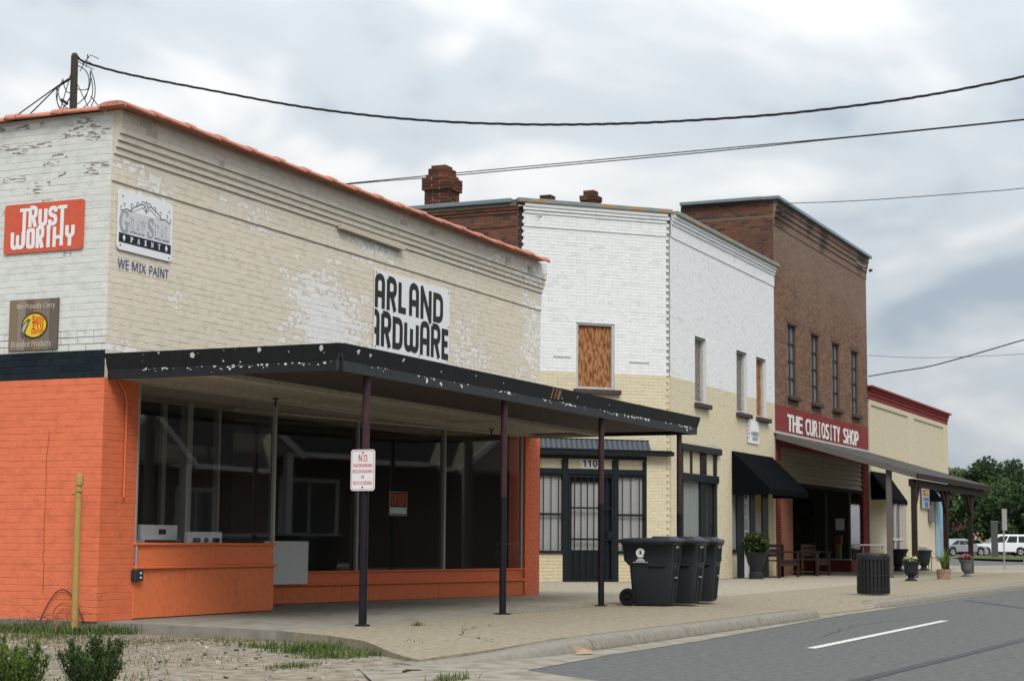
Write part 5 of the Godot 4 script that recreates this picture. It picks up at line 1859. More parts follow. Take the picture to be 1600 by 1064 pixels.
	for sg in [-1.0, 1.0]:
		for q in [[[.47, .11, .43, .09, .40, .15, .33, .13], 0.011], [[.33, .13, .28, .11, .27, .17, .20, .19], 0.012], [[.20, .19, .15, .20, .13, .235, .07, .235], 0.012], [[.07, .235, .03, .24, .03, .20, .055, .20], 0.010], [[.0, .16, .02, .22, .03, .25, .0, .285], 0.010], [[.40, .15, .44, .19, .40, .21, .39, .18], 0.008], [[.46, .10, .49, .13, .47, .17, .45, .15], 0.008], [[.27, .16, .31, .20, .27, .22, .25, .20], 0.008], [[.18, .19, .20, .24, .15, .255, .14, .235], 0.009], [[.09, .235, .10, .27, .05, .28, .03, .26], 0.008], [[.30, .12, .22, .12, .16, .16, .10, .19], 0.006], [[.10, .19, .06, .21, .04, .18, .0, .15], 0.006]]:
			var cp: Array = q[0]
			var pts := PackedVector2Array()
			for i in 11:
				pts.append(Vector2(sg * cp[0], cp[1]).bezier_interpolate(Vector2(sg * cp[2], cp[3]), Vector2(sg * cp[4], cp[5]), Vector2(sg * cp[6], cp[7]), i / 10.0))
			for poly in Geometry2D.offset_polyline(pts, q[1] * 0.5, Geometry2D.JOIN_ROUND, Geometry2D.END_ROUND):
				if not Geometry2D.is_polygon_clockwise(poly):
					m.prism(poly, 0.010, 0.0140 + rng.randf() * 0.001)
	mi("scrollwork", m, mat(lin(0.10, 0.11, 0.13), 0.5), s)
	for p in [[-0.44, 0.27], [0.44, 0.24], [-0.46, -0.29], [0.46, -0.3]]:
		m = MB.new()
		m.prism(oval(0.009, 0.009), 0.0, 0.005)
		mi("screw", m, M.pole, s).position = Vector3(p[0], p[1], 0.012)

	# hand-painted words under it
	s = thing("painted_words", "thin blue hand-painted words on the beige wall under the white sign", "lettering")
	facing(s, Vector3(0.635, 3.955, 0.0095), Vector3.BACK)
	var blue := mat(lin(0.075, 0.12, 0.30), 0.8, M.fine, Vector3(8, 8, 8))
	text("word", "WE", s, Vector3(-0.375, 0, 0), 0.2, 0.105, 0.002, blue, "Droid Sans", 400)
	text("word", "MIX", s, Vector3(-0.085, 0, 0), 0.26, 0.105, 0.002, blue, "Droid Sans", 400)
	text("word", "PAINT", s, Vector3(0.295, 0, 0), 0.37, 0.105, 0.002, blue, "Droid Sans", 400)

	# big white sign with cut-off black letters
	s = thing("shop_sign", "large white panel with bold black letters cut off at its left edge", "sign")
	facing(s, Vector3(7.215, 4.16, 0.014), Vector3.BACK)
	bx("panel", Vector3(0.0, 0.0, 0.006), Vector3(2.38, 1.14, 0.012), M.whiteplain, s)
	m = MB.new()
	var lx := -1.19
	var ws := [0.30, 0.30, 0.28, 0.31, 0.36, 0.33]
	for i in 6:
		glyph(m, "ARLAND"[i], lx, 0.03, ws[i], 0.45, 0.094, 0.13 if "ARLAND"[i] != "N" else 0.0, 0.004, 0.012, -1.186)
		lx += ws[i] + 0.055
	lx = -1.315
	ws = [0.28, 0.30, 0.31, 0.46, 0.31, 0.31, 0.27]
	for i in 7:
		glyph(m, "ARDWARE"[i], lx, -0.51, ws[i], 0.47, 0.094, 0.13 if "ARDWARE"[i] != "E" else 0.02, 0.004, 0.012, -1.186)
		lx += ws[i] + 0.046
	mi("lettering", m, mat(lin(0.022, 0.020, 0.021), 0.6), s)
	for p in [[-1.15, 0.53], [0.0, 0.53], [1.15, 0.53], [-1.15, -0.53], [0.2, -0.53], [1.15, -0.53], [1.15, 0.0]]:
		m = MB.new()
		m.prism(oval(0.012, 0.012), 0.0, 0.005)
		mi("screw", m, M.pole, s).position = Vector3(p[0], p[1], 0.012)

	# regulation sign on the first post
	s = thing("regulation_sign", "small white metal sign with red border and red words on the first canopy post", "sign")
	facing(s, Vector3(0.728, 1.64, 2.862), Vector3.LEFT)
	var redw := mat(lin(0.55, 0.03, 0.05), 0.5)
	panel("plate", s, Vector3.ZERO, 0.292, 0.437, 0.004, 0.03, M.whiteplain)
	m = MB.new()
	var ri := rrect(0.262, 0.407, 0.022)
	var ro := rrect(0.272, 0.417, 0.026)
	m.flat()
	for i in ri.size():
		var j := (i + 1) % ri.size()
		m.quad(Vector3(ri[i].x, ri[i].y, 0.0052), Vector3(ro[i].x, ro[i].y, 0.0052), Vector3(ro[j].x, ro[j].y, 0.0052), Vector3(ri[j].x, ri[j].y, 0.0052))
	mi("border", m, redw, s)
	m = MB.new()
	glyph(m, "N", -0.050, 0.094, 0.040, 0.068, 0.0075, 0.0, 0.002, 0.0048)
	glyph(m, "O", 0.012, 0.094, 0.040, 0.068, 0.0075, 0.014, 0.002, 0.0048)
	mi("lettering", m, redw, s)
	text("lettering", "SKATEBOARDING", s, Vector3(0, 0.05, 0.0055), 0.232, 0.034, 0.002, redw, "Droid Sans", 400)
	text("lettering", "ROLLER BLADING", s, Vector3(0, -0.012, 0.0055), 0.238, 0.034, 0.002, redw, "Droid Sans", 400)
	text("lettering", "OR", s, Vector3(0, -0.073, 0.0055), 0.034, 0.032, 0.002, redw, "Droid Sans", 400)
	text("lettering", "BICYCLE RIDING", s, Vector3(0, -0.135, 0.0055), 0.225, 0.034, 0.002, redw, "Droid Sans", 400)
	for y in [0.185, -0.182]:
		m = MB.new()
		m.prism(oval(0.009, 0.009), 0.0, 0.006)
		mi("bolt", m, M.pole, s).position = Vector3(0, y, 0.003)
	bx("clamp", Vector3(0, 0.12, -0.032), Vector3(0.1, 0.03, 0.05), M.pole, s)

	# for rent card behind the glass
	s = thing("rent_card", "black, orange and white FOR RENT card inside the slanted shop window", "sign")
	var nd := Vector3(-sin(deg_to_rad(11)), 0, cos(deg_to_rad(11)))
	facing(s, Vector3(8.21, 1.455, -0.67) - nd * 0.055, nd)
	bx("card", Vector3.ZERO, Vector3(0.43, 0.36, 0.004), M.paintblack, s)
	text("lettering", "FOR RENT", s, Vector3(0, 0.06, 0.004), 0.38, 0.18, 0.002, mat(lin(0.75, 0.13, 0.03), 0.5))
	bx("blank_strip", Vector3(0, -0.105, 0.003), Vector3(0.39, 0.10, 0.003), M.whiteplain, s)
	m = MB.new()
	for q in [[0, 0.178, 0.43, 0.006], [0, -0.178, 0.43, 0.006], [-0.212, 0, 0.006, 0.36], [0.212, 0, 0.006, 0.36]]:
		m.box(Vector3(q[0], q[1], 0.0035), Vector3(q[2], q[3], 0.003))
	mi("border", m, M.whiteplain, s)

	# barber sign
	s = thing("barber_sign", "narrow white barber shop sign on the cream wall above the black awning", "sign")
	facing(s, Vector3(29.18, 3.80, -1.362), Vector3.BACK)
	bx("panel", Vector3(0, 0, 0.006), Vector3(1.02, 0.61, 0.012), M.whiteplain, s)
	var bl := mat(lin(0.10, 0.12, 0.22), 0.5)
	text("lettering", "BARBER", s, Vector3(0.14, -0.04, 0.0135), 0.68, 0.11, 0.003, mat(lin(0.05, 0.06, 0.1), 0.5))
	text("lettering", "SHOP", s, Vector3(0.14, -0.17, 0.0135), 0.48, 0.11, 0.003, mat(lin(0.05, 0.06, 0.1), 0.5))
	for i in 4:
		m = MB.new()
		m.prism(pv([-0.05, -0.05, 0.05, 0.0, 0.05, 0.05, -0.05, 0.0]), 0.0, 0.003)
		mi("pole_stripe", m, redw if i == 1 or i == 3 else bl, s).position = Vector3(-0.42, 0.14 - i * 0.1, 0.0125)

	# payment sign and banner on the cream shop
	s = thing("payment_sign", "narrow upright sign with coloured card symbols hanging on the cream shop wall", "sign")
	facing(s, Vector3(51.4, 2.70, -1.30), Vector3.BACK)
	bx("panel", Vector3(0, 0, 0.006), Vector3(1.4, 0.94, 0.012), mat(lin(0.34, 0.34, 0.36), 0.5), s)
	bx("symbol", Vector3(0.0, 0.12, 0.014), Vector3(0.9, 0.2, 0.004), mat(lin(0.12, 0.02, 0.03), 0.5), s)
	m = MB.new()
	m.prism(oval(0.25, 0.085), 0.0, 0.003)
	mi("symbol", m, mat(lin(0.45, 0.10, 0.03), 0.5), s).position = Vector3(-0.18, 0.12, 0.0165)
	m = MB.new()
	m.prism(oval(0.25, 0.085), 0.0, 0.003)
	mi("symbol", m, mat(lin(0.55, 0.30, 0.03), 0.5), s).position = Vector3(0.2, 0.12, 0.0175)
	bx("symbol", Vector3(0.05, -0.12, 0.014), Vector3(1.0, 0.1, 0.004), mat(lin(0.08, 0.12, 0.25), 0.5), s)
	bx("symbol", Vector3(0.1, -0.33, 0.014), Vector3(0.6, 0.2, 0.004), mat(lin(0.04, 0.13, 0.38), 0.5), s)
	s = thing("banner", "tall pale blue painted banner at the far end of the cream shop", "banner")
	facing(s, Vector3(54.7, 1.80, -1.36), Vector3.BACK)
	bx("panel", Vector3(0, 0, 0.01), Vector3(2.3, 3.0, 0.02), mat(Color.WHITE, 0.7, ntex(33, 0.006, [[0.0, lin(0.17, 0.36, 0.50)], [0.5, lin(0.22, 0.42, 0.56)], [1.0, lin(0.32, 0.45, 0.55)]], 256, 3), Vector3(0.6, 0.6, 0.6)), s)
	for q in [[-0.55, -0.3, 0.55, 2.3, 0.25, 0.40, 0.44], [-0.1, -0.9, 0.5, 1.2, 0.28, 0.30, 0.40], [0.5, -1.0, 0.5, 0.9, 0.26, 0.29, 0.42]]:
		bx("painted_tower", Vector3(q[0], q[1], 0.022), Vector3(q[2], q[3] - 0.1, 0.004), mat(lin(q[4], q[5], q[6]), 0.8), s)


func oval(a: float, b: float) -> PackedVector2Array:
	var p := PackedVector2Array()
	for i in 28:
		p.append(Vector2(cos(TAU * i / 28) * a, sin(TAU * i / 28) * b))
	return p


# ---------------------------------------------------------------- things on the pavement
func make_cart(label: String) -> Node3D:
	var c := thing("wheelie_bin", label, "wheelie bin", Vector3.ZERO, 0.0, "dark wheelie bins by the kerb")
	var sec := func(y: float, hw: float, z0: float, z1: float, r: float) -> Array:
		var ring := []
		for q in 4:
			var cx := (hw - r) * (1 if q in [0, 3] else -1)
			var cz := (z1 - r) if q < 2 else (z0 + r)
			for k in 4:
				var a := q * PI / 2 + k * PI / 6
				ring.append(Vector3(cx + cos(a) * r, y, cz + sin(a) * r))
		ring.reverse()
		return ring
	var m := MB.new()
	m.loft([sec.call(0.02, 0.21, -0.22, 0.26, 0.05), sec.call(0.05, 0.225, -0.25, 0.285, 0.06), sec.call(0.55, 0.262, -0.285, 0.335, 0.06), sec.call(0.57, 0.262, -0.285, 0.337, 0.06)])
	m.loft([sec.call(0.565, 0.268, -0.29, 0.335, 0.06), sec.call(0.64, 0.285, -0.36, 0.345, 0.05), sec.call(0.86, 0.298, -0.375, 0.362, 0.05), sec.call(0.862, 0.315, -0.39, 0.38, 0.05), sec.call(0.905, 0.318, -0.395, 0.385, 0.05)])
	mi("body", m, M.plastic, c)
	m = MB.new()
	m.loft([sec.call(0.906, 0.325, -0.40, 0.395, 0.05), sec.call(0.935, 0.325, -0.40, 0.395, 0.05), sec.call(0.952, 0.30, -0.36, 0.36, 0.05), sec.call(0.962, 0.22, -0.25, 0.28, 0.05)])
	m.loft([sec.call(0.95, 0.24, 0.02, 0.34, 0.03), sec.call(0.985, 0.215, 0.05, 0.30, 0.03)])
	mi("lid", m, M.plastic, c)
	m = MB.new()
	m.tube([Vector3(-0.26, 0.925, -0.44), Vector3(0.26, 0.925, -0.44)], 0.016, 8)
	for s in [-0.27, 0.0, 0.27]:
		m.box(Vector3(s, 0.91, -0.42), Vector3(0.04, 0.05, 0.1), Basis(), 0.008)
	mi("handle", m, M.plastic, c)
	for s in [-1.0, 1.0]:
		m = MB.new()
		m.lathe([Vector2(0.0, -0.035), Vector2(0.09, -0.035), Vector2(0.112, -0.03), Vector2(0.125, -0.015), Vector2(0.125, 0.015), Vector2(0.112, 0.03), Vector2(0.075, 0.03), Vector2(0.07, 0.012), Vector2(0.03, 0.012), Vector2(0.025, 0.035), Vector2(0.0, 0.036)], 20, Vector3.ZERO, Basis.from_euler(Vector3(0, 0, -s * PI / 2)))
		mi("wheel", m, M.rubber, c).position = Vector3(s * 0.25, 0.125, -0.30)
	# channel on the front with a steel lift bar
	for s in [-0.075, 0.075]:
		bx("front_rib", Vector3(s, 0.30, 0.305), Vector3(0.022, 0.5, 0.05), M.plastic, c, 0.006, Basis.from_euler(Vector3(0.1, 0, 0)))
	bx("slot_shade", Vector3(0, 0.42, 0.316), Vector3(0.12, 0.14, 0.012), M.rubber, c, 0.0, Basis.from_euler(Vector3(0.1, 0, 0)))  # darker than the plastic: recess shade put into the colour
	bx("lift_bar", Vector3(0, 0.40, 0.335), Vector3(0.13, 0.022, 0.022), M.alu, c, 0.005)
	bx("pocket_shade", Vector3(0, 0.72, 0.352), Vector3(0.17, 0.17, 0.012), M.rubber, c)  # dark box painting the shade inside the pocket
	for s in [-0.095, 0.095]:
		bx("front_rib", Vector3(s, 0.72, 0.355), Vector3(0.02, 0.2, 0.04), M.plastic, c, 0.006)
	for k in 2:
		bx("side_step", Vector3([-1.0, 1.0][k] * 0.272, 0.575, 0.14), Vector3(0.05, 0.03, 0.26), M.plastic, c, 0.008)
	text("stamped_number", "60219", c, Vector3(0, 0.835, 0.365), 0.13, 0.028, 0.002, mat(lin(0.5, 0.55, 0.58), 0.5))
	# white emblem on both sides
	for s in [-1.0, 1.0]:
		var e := Node3D.new()
		put(e, "emblem", c)
		facing(e, Vector3(s * 0.2935, 0.745, -0.1), Vector3(s, 0.05, 0))
		var wm: Material = mat(lin(0.62, 0.64, 0.66), 0.6)
		m = MB.new()
		for q in [[0.055, 0.2, 5.7], [0.03, 2.0, 7.6]]:
			var pts := PackedVector2Array()
			for i in 16:
				var t: float = lerpf(q[1], q[2], i / 15.0)
				pts.append(Vector2(cos(t), sin(t)) * q[0])
			for poly in Geometry2D.offset_polyline(pts, 0.011, Geometry2D.JOIN_ROUND, Geometry2D.END_BUTT):
				if not Geometry2D.is_polygon_clockwise(poly):
					m.prism(poly, 0.001, 0.003)
		m.prism(pv([0.01, -0.03, 0.06, -0.005, 0.06, 0.02]), 0.001, 0.0036)
		mi("emblem_mark", m, wm, e)
		for i in 3:
			bx("emblem_line", Vector3(0, -0.085 - i * 0.022, 0.002), Vector3([0.09, 0.13, 0.22][i], [0.014, 0.014, 0.006][i], 0.003), wm, e)
	return c


func street_things() -> void:
	var c := make_cart("nearest dark wheelie bin with a white emblem, beside the third canopy post")
	c.position = Vector3(8.22, 0.0, 3.42)
	c.rotation.y = 0.06
	copy(c, "wheelie_bin", "middle one of the three dark wheelie bins standing in a row", Vector3(9.02, 0, 3.52), 0.02)
	copy(c, "wheelie_bin", "farthest of the three dark wheelie bins, its handle side outwards", Vector3(10.02, 0, 3.46), 0.12)

	# white board on the ledge of the slanted window
	var b := thing("white_board", "plain white board standing on the orange ledge in the doorway corner", "board")
	facing(b, Vector3(5.56, 0.575, -1.06), Vector3(-sin(deg_to_rad(11)), 0.03, cos(deg_to_rad(11))).normalized())
	bx("sheet", Vector3.ZERO, Vector3(0.9, 0.60, 0.02), mat(lin(0.60, 0.61, 0.61), 0.6), b, 0.003)

	# gas vent pipe
	var v := thing("vent_pipe", "ochre painted standpipe with a cap against the orange side wall", "pipe", Vector3(-0.2, -0.1, -0.13))
	var m := MB.new()
	m.tube([Vector3(0, -0.05, 0), Vector3(0, 1.62, -0.01)], 0.036, 14)
	var och := mat(lin(0.41, 0.265, 0.085), 0.55, M.grime, Vector3(1, 1, 1))
	mi("pipe", m, och, v)
	m = MB.new()
	m.lathe([Vector2(0.0, 1.57), Vector2(0.044, 1.57), Vector2(0.046, 1.64), Vector2(0.04, 1.68), Vector2(0.0, 1.70)], 14)
	m.lathe([Vector2(0.03, 1.50), Vector2(0.044, 1.50), Vector2(0.044, 1.53), Vector2(0.03, 1.53)], 14)
	mi("cap", m, och, v)
	m = MB.new()
	m.tube([Vector3(0, 1.48, -0.02), Vector3(0, 1.48, -0.08)], 0.018, 8)
	mi("outlet", m, och, v)
	# yellow hose on the ground and dead twigs
	var hs := MB.new()
	var pts := []
	for i in 22:
		var t := i / 21.0 * TAU * 0.8 + 0.4
		pts.append(Vector3(0.02, 0.16 + 0.14 * sin(t), 0.16 * cos(t)))
	hs.tube(pts, 0.009, 6)
	var ho := mi("hose_loop", hs, mat(lin(0.45, 0.17, 0.03), 0.6))
	ho.position = Vector3(-0.1, -0.1, -0.36)
	tag(ho, "short loop of orange hose leaning on the wall behind the standpipe", "hose")
	var tw := MB.new()
	for i in 150:
		var p := Vector3(-0.16 + rng.randfn(0, 0.08), -0.1 + absf(rng.randfn(0, 0.07)), -0.62 + rng.randfn(0, 0.24))
		var d := Vector3(rng.randfn(0, 0.1), rng.randfn(0.02, 0.05), rng.randfn(0, 0.12))
		tw.tube([p, p + d * 0.6 + Vector3(0, 0.01, 0), p + d], 0.003, 4, 0.001)
	tag(stuff(mi("dead_twigs", tw, mat(lin(0.15, 0.10, 0.075), 0.95))), "heap of dead brown twigs at the foot of the orange wall", "twigs")
	var cb := MB.new()
	pts = []
	for i in 16:
		var t := i / 15.0
		pts.append(Vector3(-0.03, -0.02 + 0.36 * sin(t * PI) , -0.75 + t * 0.62))
	cb.tube(pts, 0.006, 5)
	tag(mi("wall_cable", cb, M.wire), "thin dark cable curling up the orange wall", "cable")

	# outlet box
	var ob := thing("outlet_box", "small black weatherproof socket box with conduit beside the first window", "socket", Vector3(0.66, 0.49, 0.035))
	bx("box", Vector3.ZERO, Vector3(0.15, 0.125, 0.07), M.black_gray, ob, 0.008)
	for y in [-0.025, 0.025]:
		bx("socket", Vector3(0.02, y, 0.036), Vector3(0.03, 0.02, 0.006), M.whiteplain, ob, 0.002)
	m = MB.new()
	m.tube([Vector3(-0.03, 0.06, 0), Vector3(-0.03, 0.33, 0)], 0.013, 8)
	mi("conduit", m, M.alu, ob)

	# kitchen ranges inside the window
	var r := thing("kitchen_range", "white kitchen range with a display panel behind the first window", "range", Vector3(1.62, 0.0, -0.62))
	range_body(r, 1.06, true)
	r = thing("kitchen_range", "white kitchen range with black burner knobs behind the first window", "range", Vector3(2.32, 0.0, -0.45))
	range_body(r, 0.985, false)
	# leaning things in the shop
	var lb := thing("leaning_board", "orange brown plank leaning inside the first shop window", "plank", Vector3(2.5, 0, -2.4))
	bx("plank", Vector3(0, 0.85, 0), Vector3(0.14, 1.75, 0.03), mat(lin(0.40, 0.18, 0.04), 0.7, M.grime, Vector3(2, 1, 2)), lb, 0.0, Basis.from_euler(Vector3(0.1, 0, -0.18)))
	var br := thing("barrel", "pale blue plastic barrel standing inside the first shop window", "barrel", Vector3(5.2, 0.0, -2.4))
	m = MB.new()
	m.lathe([Vector2(0, 0), Vector2(0.27, 0.0), Vector2(0.29, 0.1), Vector2(0.29, 0.8), Vector2(0.26, 0.88), Vector2(0, 0.88)], 20)
	mi("drum", m, mat(lin(0.14, 0.22, 0.28), 0.5), br)

	# planters and bench
	var pl := thing("planter", "large dark urn planter with a leafy bush under the black awning", "planter", Vector3(27.2, 0, -0.72))
	m = MB.new()
	m.lathe([Vector2(0, 0), Vector2(0.18, 0), Vector2(0.18, 0.14), Vector2(0.12, 0.18), Vector2(0.13, 0.24), Vector2(0.2, 0.36), Vector2(0.24, 0.52), Vector2(0.27, 0.60), Vector2(0.30, 0.66), Vector2(0.26, 0.66), Vector2(0.24, 0.60), Vector2(0, 0.58)], 22)
	mi("urn", m, M.plastic, pl)
	foliage(pl, Vector3(0, 0.88, 0), Vector3(0.36, 0.27, 0.36), 900, 0.075, Color(0.035, 0.055, 0.018), 5)
	bench("wooden bench with a slatted back under the edge of the black awning", Vector3(29.6, 0, -0.75), 1.9)
	bench("dark low bench in front of the recessed shop window", Vector3(32.6, 0, -0.6), 1.4)

	var bk := thing("litter_bin", "round black slatted metal litter bin at the kerb", "litter bin", Vector3(15.55, 0, 4.9))
	m = MB.new()
	m.lathe([Vector2(0, 0.02), Vector2(0.27, 0.02), Vector2(0.275, 0.1), Vector2(0.255, 0.11), Vector2(0.255, 0.6), Vector2(0.285, 0.61), Vector2(0.285, 0.70), Vector2(0.27, 0.73), Vector2(0.19, 0.735), Vector2(0.18, 0.66), Vector2(0, 0.6)], 30)
	mi("liner", m, M.paintblack, bk)
	for i in 26:
		var a := TAU * i / 26
		bx("slat", Vector3(sin(a) * 0.282, 0.36, cos(a) * 0.282), Vector3(0.045, 0.66, 0.012), M.paintblack, bk, 0.003, Basis.from_euler(Vector3(0, a, 0)))
	m = MB.new()
	for q in [0.09, 0.33, 0.62]:
		m.lathe([Vector2(0.272, q), Vector2(0.294, q), Vector2(0.294, q + 0.03), Vector2(0.272, q + 0.03)], 30)
	mi("hoop", m, M.paintblack, bk)
	m = MB.new()
	for s in [-0.17, 0.17]:
		m.tube([Vector3(0.0, 0.72, s), Vector3(0, 0.87, s)], 0.012, 6)
	m.box(Vector3(0, 0.875, 0), Vector3(0.30, 0.02, 0.40), Basis(), 0.008)
	mi("rain_guard", m, M.alu, bk)

	var u := thing("flower_urn", "dark urn of pale flowers beside the first porch posts", "urn", Vector3(27.9, 0, 3.0))
	urn(u, 0.23, 0.47, M.plastic)
	foliage(u, Vector3(0, 0.49, 0), Vector3(0.19, 0.06, 0.19), 150, 0.06, Color(0.06, 0.10, 0.03), 7)
	foliage(u, Vector3(0, 0.54, 0), Vector3(0.18, 0.05, 0.18), 70, 0.05, Color(0.55, 0.52, 0.32), 8)
	u = thing("flower_urn", "grey urn of pink flowers at the outer corner of the porch", "urn", Vector3(34.9, 0, 3.1))
	urn(u, 0.21, 0.46, mat(lin(0.15, 0.17, 0.18), 0.8, M.fine, Vector3(2, 2, 2)))
	foliage(u, Vector3(0, 0.49, 0), Vector3(0.2, 0.09, 0.2), 180, 0.06, Color(0.10, 0.10, 0.04), 9)
	foliage(u, Vector3(0, 0.55, 0), Vector3(0.18, 0.07, 0.18), 120, 0.05, Color(0.42, 0.13, 0.17), 10)
	u = thing("flower_urn", "tall black classical urn in front of the cream wall", "urn", Vector3(45.9, -0.02, -0.3))
	urn(u, 0.29, 0.70, M.plastic)
	bx("glass_jar", Vector3(0, 0.76, 0), Vector3(0.3, 0.16, 0.3), mat(lin(0.35, 0.36, 0.36), 0.3), u, 0.03)
	u = thing("flower_urn", "wide black tub by the cream shop door behind the porch post", "urn", Vector3(42.9, -0.01, -0.55))
	urn(u, 0.36, 0.74, M.plastic)
	var pt := thing("palm_pot", "whitish clay pot with a spiky green palm at the porch edge", "potted plant", Vector3(30.75, 0, 3.25))
	m = MB.new()
	m.lathe([Vector2(0, 0), Vector2(0.17, 0), Vector2(0.18, 0.12), Vector2(0.185, 0.25), Vector2(0.16, 0.25), Vector2(0, 0.22)], 18)
	mi("pot", m, mat(Color.WHITE, 0.9, ntex(34, 0.03, [[0.0, lin(0.22, 0.10, 0.06)], [0.5, lin(0.30, 0.19, 0.14)], [1.0, lin(0.42, 0.38, 0.33)]], 256, 4), Vector3(2, 1, 2)), pt)
	m = MB.new()
	m.flat()
	for i in 46:
		var a := rng.randf() * TAU
		var sp := rng.randf_range(0.1, 0.75)
		var d := Vector3(cos(a) * sp, 1.0, sin(a) * sp).normalized()
		var sd := d.cross(Vector3.UP).normalized() * 0.013
		var l := rng.randf_range(0.35, 0.72)
		var p0 := Vector3(0, 0.22, 0)
		var p1 := p0 + d * l * 0.6
		var p2 := p0 + d * l + Vector3(0, -0.12 * sp, 0) + Vector3(d.x, 0, d.z) * 0.06
		var k := rng.randf_range(0.7, 1.3)
		m.col = Color(0.10 * k, 0.15 * k, 0.03 * k)
		m.quad(p0 - sd, p0 + sd, p1 + sd, p1 - sd)
		m.tri(p1 - sd, p1 + sd, p2)
	mi("fronds", m, M.leaf, pt)
	# cafe chair by the cream wall
	var ch := thing("metal_chair", "black wire chair between the tall urn and the blue banner", "chair", Vector3(47.6, -0.04, -0.2), 0.4)
	m = MB.new()
	for q in [[-0.2, -0.2], [0.2, -0.2], [-0.2, 0.2], [0.2, 0.2]]:
		m.tube([Vector3(q[0] * 1.2, 0, q[1] * 1.2), Vector3(q[0], 0.45, q[1])], 0.014, 6)
	mi("legs", m, M.paintblack, ch)
	bx("seat", Vector3(0, 0.455, 0), Vector3(0.44, 0.02, 0.44), M.paintblack, ch, 0.005)
	m = MB.new()
	for i in 5:
		m.tube([Vector3(-0.2 + i * 0.1, 0.46, -0.2), Vector3(-0.2 + i * 0.1, 0.72, -0.24)], 0.008, 5)
	m.tube([Vector3(-0.22, 0.72, -0.24), Vector3(0.22, 0.72, -0.24)], 0.014, 6)
	mi("back", m, M.paintblack, ch)

	# rubbish in the gutter
	var lf := MB.new()
	lf.flat()
	lf.quad(Vector3(-0.16, 0.01, -0.02), Vector3(0.0, 0.0, 0.04), Vector3(0.02, 0.05, -0.03), Vector3(-0.14, 0.09, -0.06))
	lf.quad(Vector3(0.0, 0.0, 0.04), Vector3(0.17, 0.004, 0.02), Vector3(0.15, 0.03, -0.03), Vector3(0.02, 0.05, -0.03))
	var lo := mi("crumpled_paper", lf, mat(lin(0.36, 0.24, 0.16), 0.9))
	lo.position = Vector3(-0.75, -0.10, 6.02)
	tag(lo, "crumpled brown paper lying against the kerb", "litter")
	# evergreen shrubs in the foreground
	shrub("bright green bushy shrub cut by the left edge of the picture", Vector3(-6.86, -0.12, 4.64), 0.42, 0.25, 21, Color(0.068, 0.115, 0.020))
	shrub("small dark green shrub to the right of the brighter one", Vector3(-5.78, -0.11, 4.45), 0.34, 0.24, 22, Color(0.036, 0.064, 0.019))
	var st := MB.new()
	st.tube([Vector3(-0.14, 0.012, 0.02), Vector3(-0.05, 0.02, 0.0), Vector3(0.06, 0.012, -0.02), Vector3(0.13, 0.01, 0.03)], 0.012, 6, 0.006)
	var so := mi("stick", st, M.bark)
	so.position = Vector3(-3.35, -0.115, 5.6)
	tag(so, "dark stick lying on the pale concrete apron", "stick")


func range_body(r: Node3D, top: float, display: bool) -> void:
	bx("cabinet", Vector3(0, (top - 0.17) * 0.5, 0), Vector3(0.72, top - 0.17, 0.6), M.whiteplain, r, 0.01)
	bx("back_panel", Vector3(0, top - 0.085, 0.22), Vector3(0.72, 0.17, 0.06), M.whiteplain, r, 0.008)
	if display:
		bx("display", Vector3(0.05, top - 0.08, 0.252), Vector3(0.14, 0.06, 0.006), M.paintblack, r)
		bx("trim_stripe", Vector3(0, top - 0.2, 0.31), Vector3(0.72, 0.05, 0.02), mat(lin(0.12, 0.02, 0.02), 0.4), r)
	else:
		for i in 5:
			var m := MB.new()
			m.lathe([Vector2(0.028, 0), Vector2(0.028, 0.03), Vector2(0, 0.032)], 12, Vector3.ZERO, Basis.from_euler(Vector3(PI / 2, 0, 0)))
			mi("knob", m, M.paintblack, r).position = Vector3([-0.24, -0.17, 0.0, 0.17, 0.24][i], top - 0.1, 0.25)


func urn(u: Node3D, r: float, h: float, material: Material) -> void:
	var m := MB.new()
	m.lathe([Vector2(0, 0), Vector2(r * 0.68, 0), Vector2(r * 0.68, h * 0.05), Vector2(r * 0.36, h * 0.13), Vector2(r * 0.32, h * 0.22), Vector2(r * 0.62, h * 0.33), Vector2(r * 0.74, h * 0.48), Vector2(r * 0.76, h * 0.75), Vector2(r * 0.95, h * 0.93), Vector2(r, h * 0.96), Vector2(r, h), Vector2(r * 0.86, h), Vector2(r * 0.75, h * 0.9), Vector2(0, h * 0.88)], 22)
	mi("bowl", m, material, u)


func bench(label: String, at: Vector3, w: float) -> void:
	var b := thing("bench", label, "bench", at, 0.0)
	for s in [-1.0, 1.0]:
		bx("leg", Vector3(s * (w * 0.5 - 0.06), 0.33, 0.2), Vector3(0.07, 0.66, 0.07), M.wood_dark, b, 0.006)
		bx("leg", Vector3(s * (w * 0.5 - 0.06), 0.43, -0.22), Vector3(0.07, 0.86, 0.07), M.wood_dark, b, 0.006)
		bx("arm", Vector3(s * (w * 0.5 - 0.06), 0.66, 0.0), Vector3(0.09, 0.04, 0.56), M.wood_dark, b, 0.006)
	for i in 5:
		bx("seat_slat", Vector3(0, 0.44, 0.2 - i * 0.1), Vector3(w - 0.06, 0.03, 0.085), M.wood_dark, b, 0.004)
	for i in 3:
		bx("back_slat", Vector3(0, 0.58 + i * 0.12, -0.25), Vector3(w - 0.06, 0.09, 0.025), M.wood_dark, b, 0.004)
	bx("apron", Vector3(0, 0.36, 0.2), Vector3(w - 0.12, 0.12, 0.03), M.wood_dark, b)


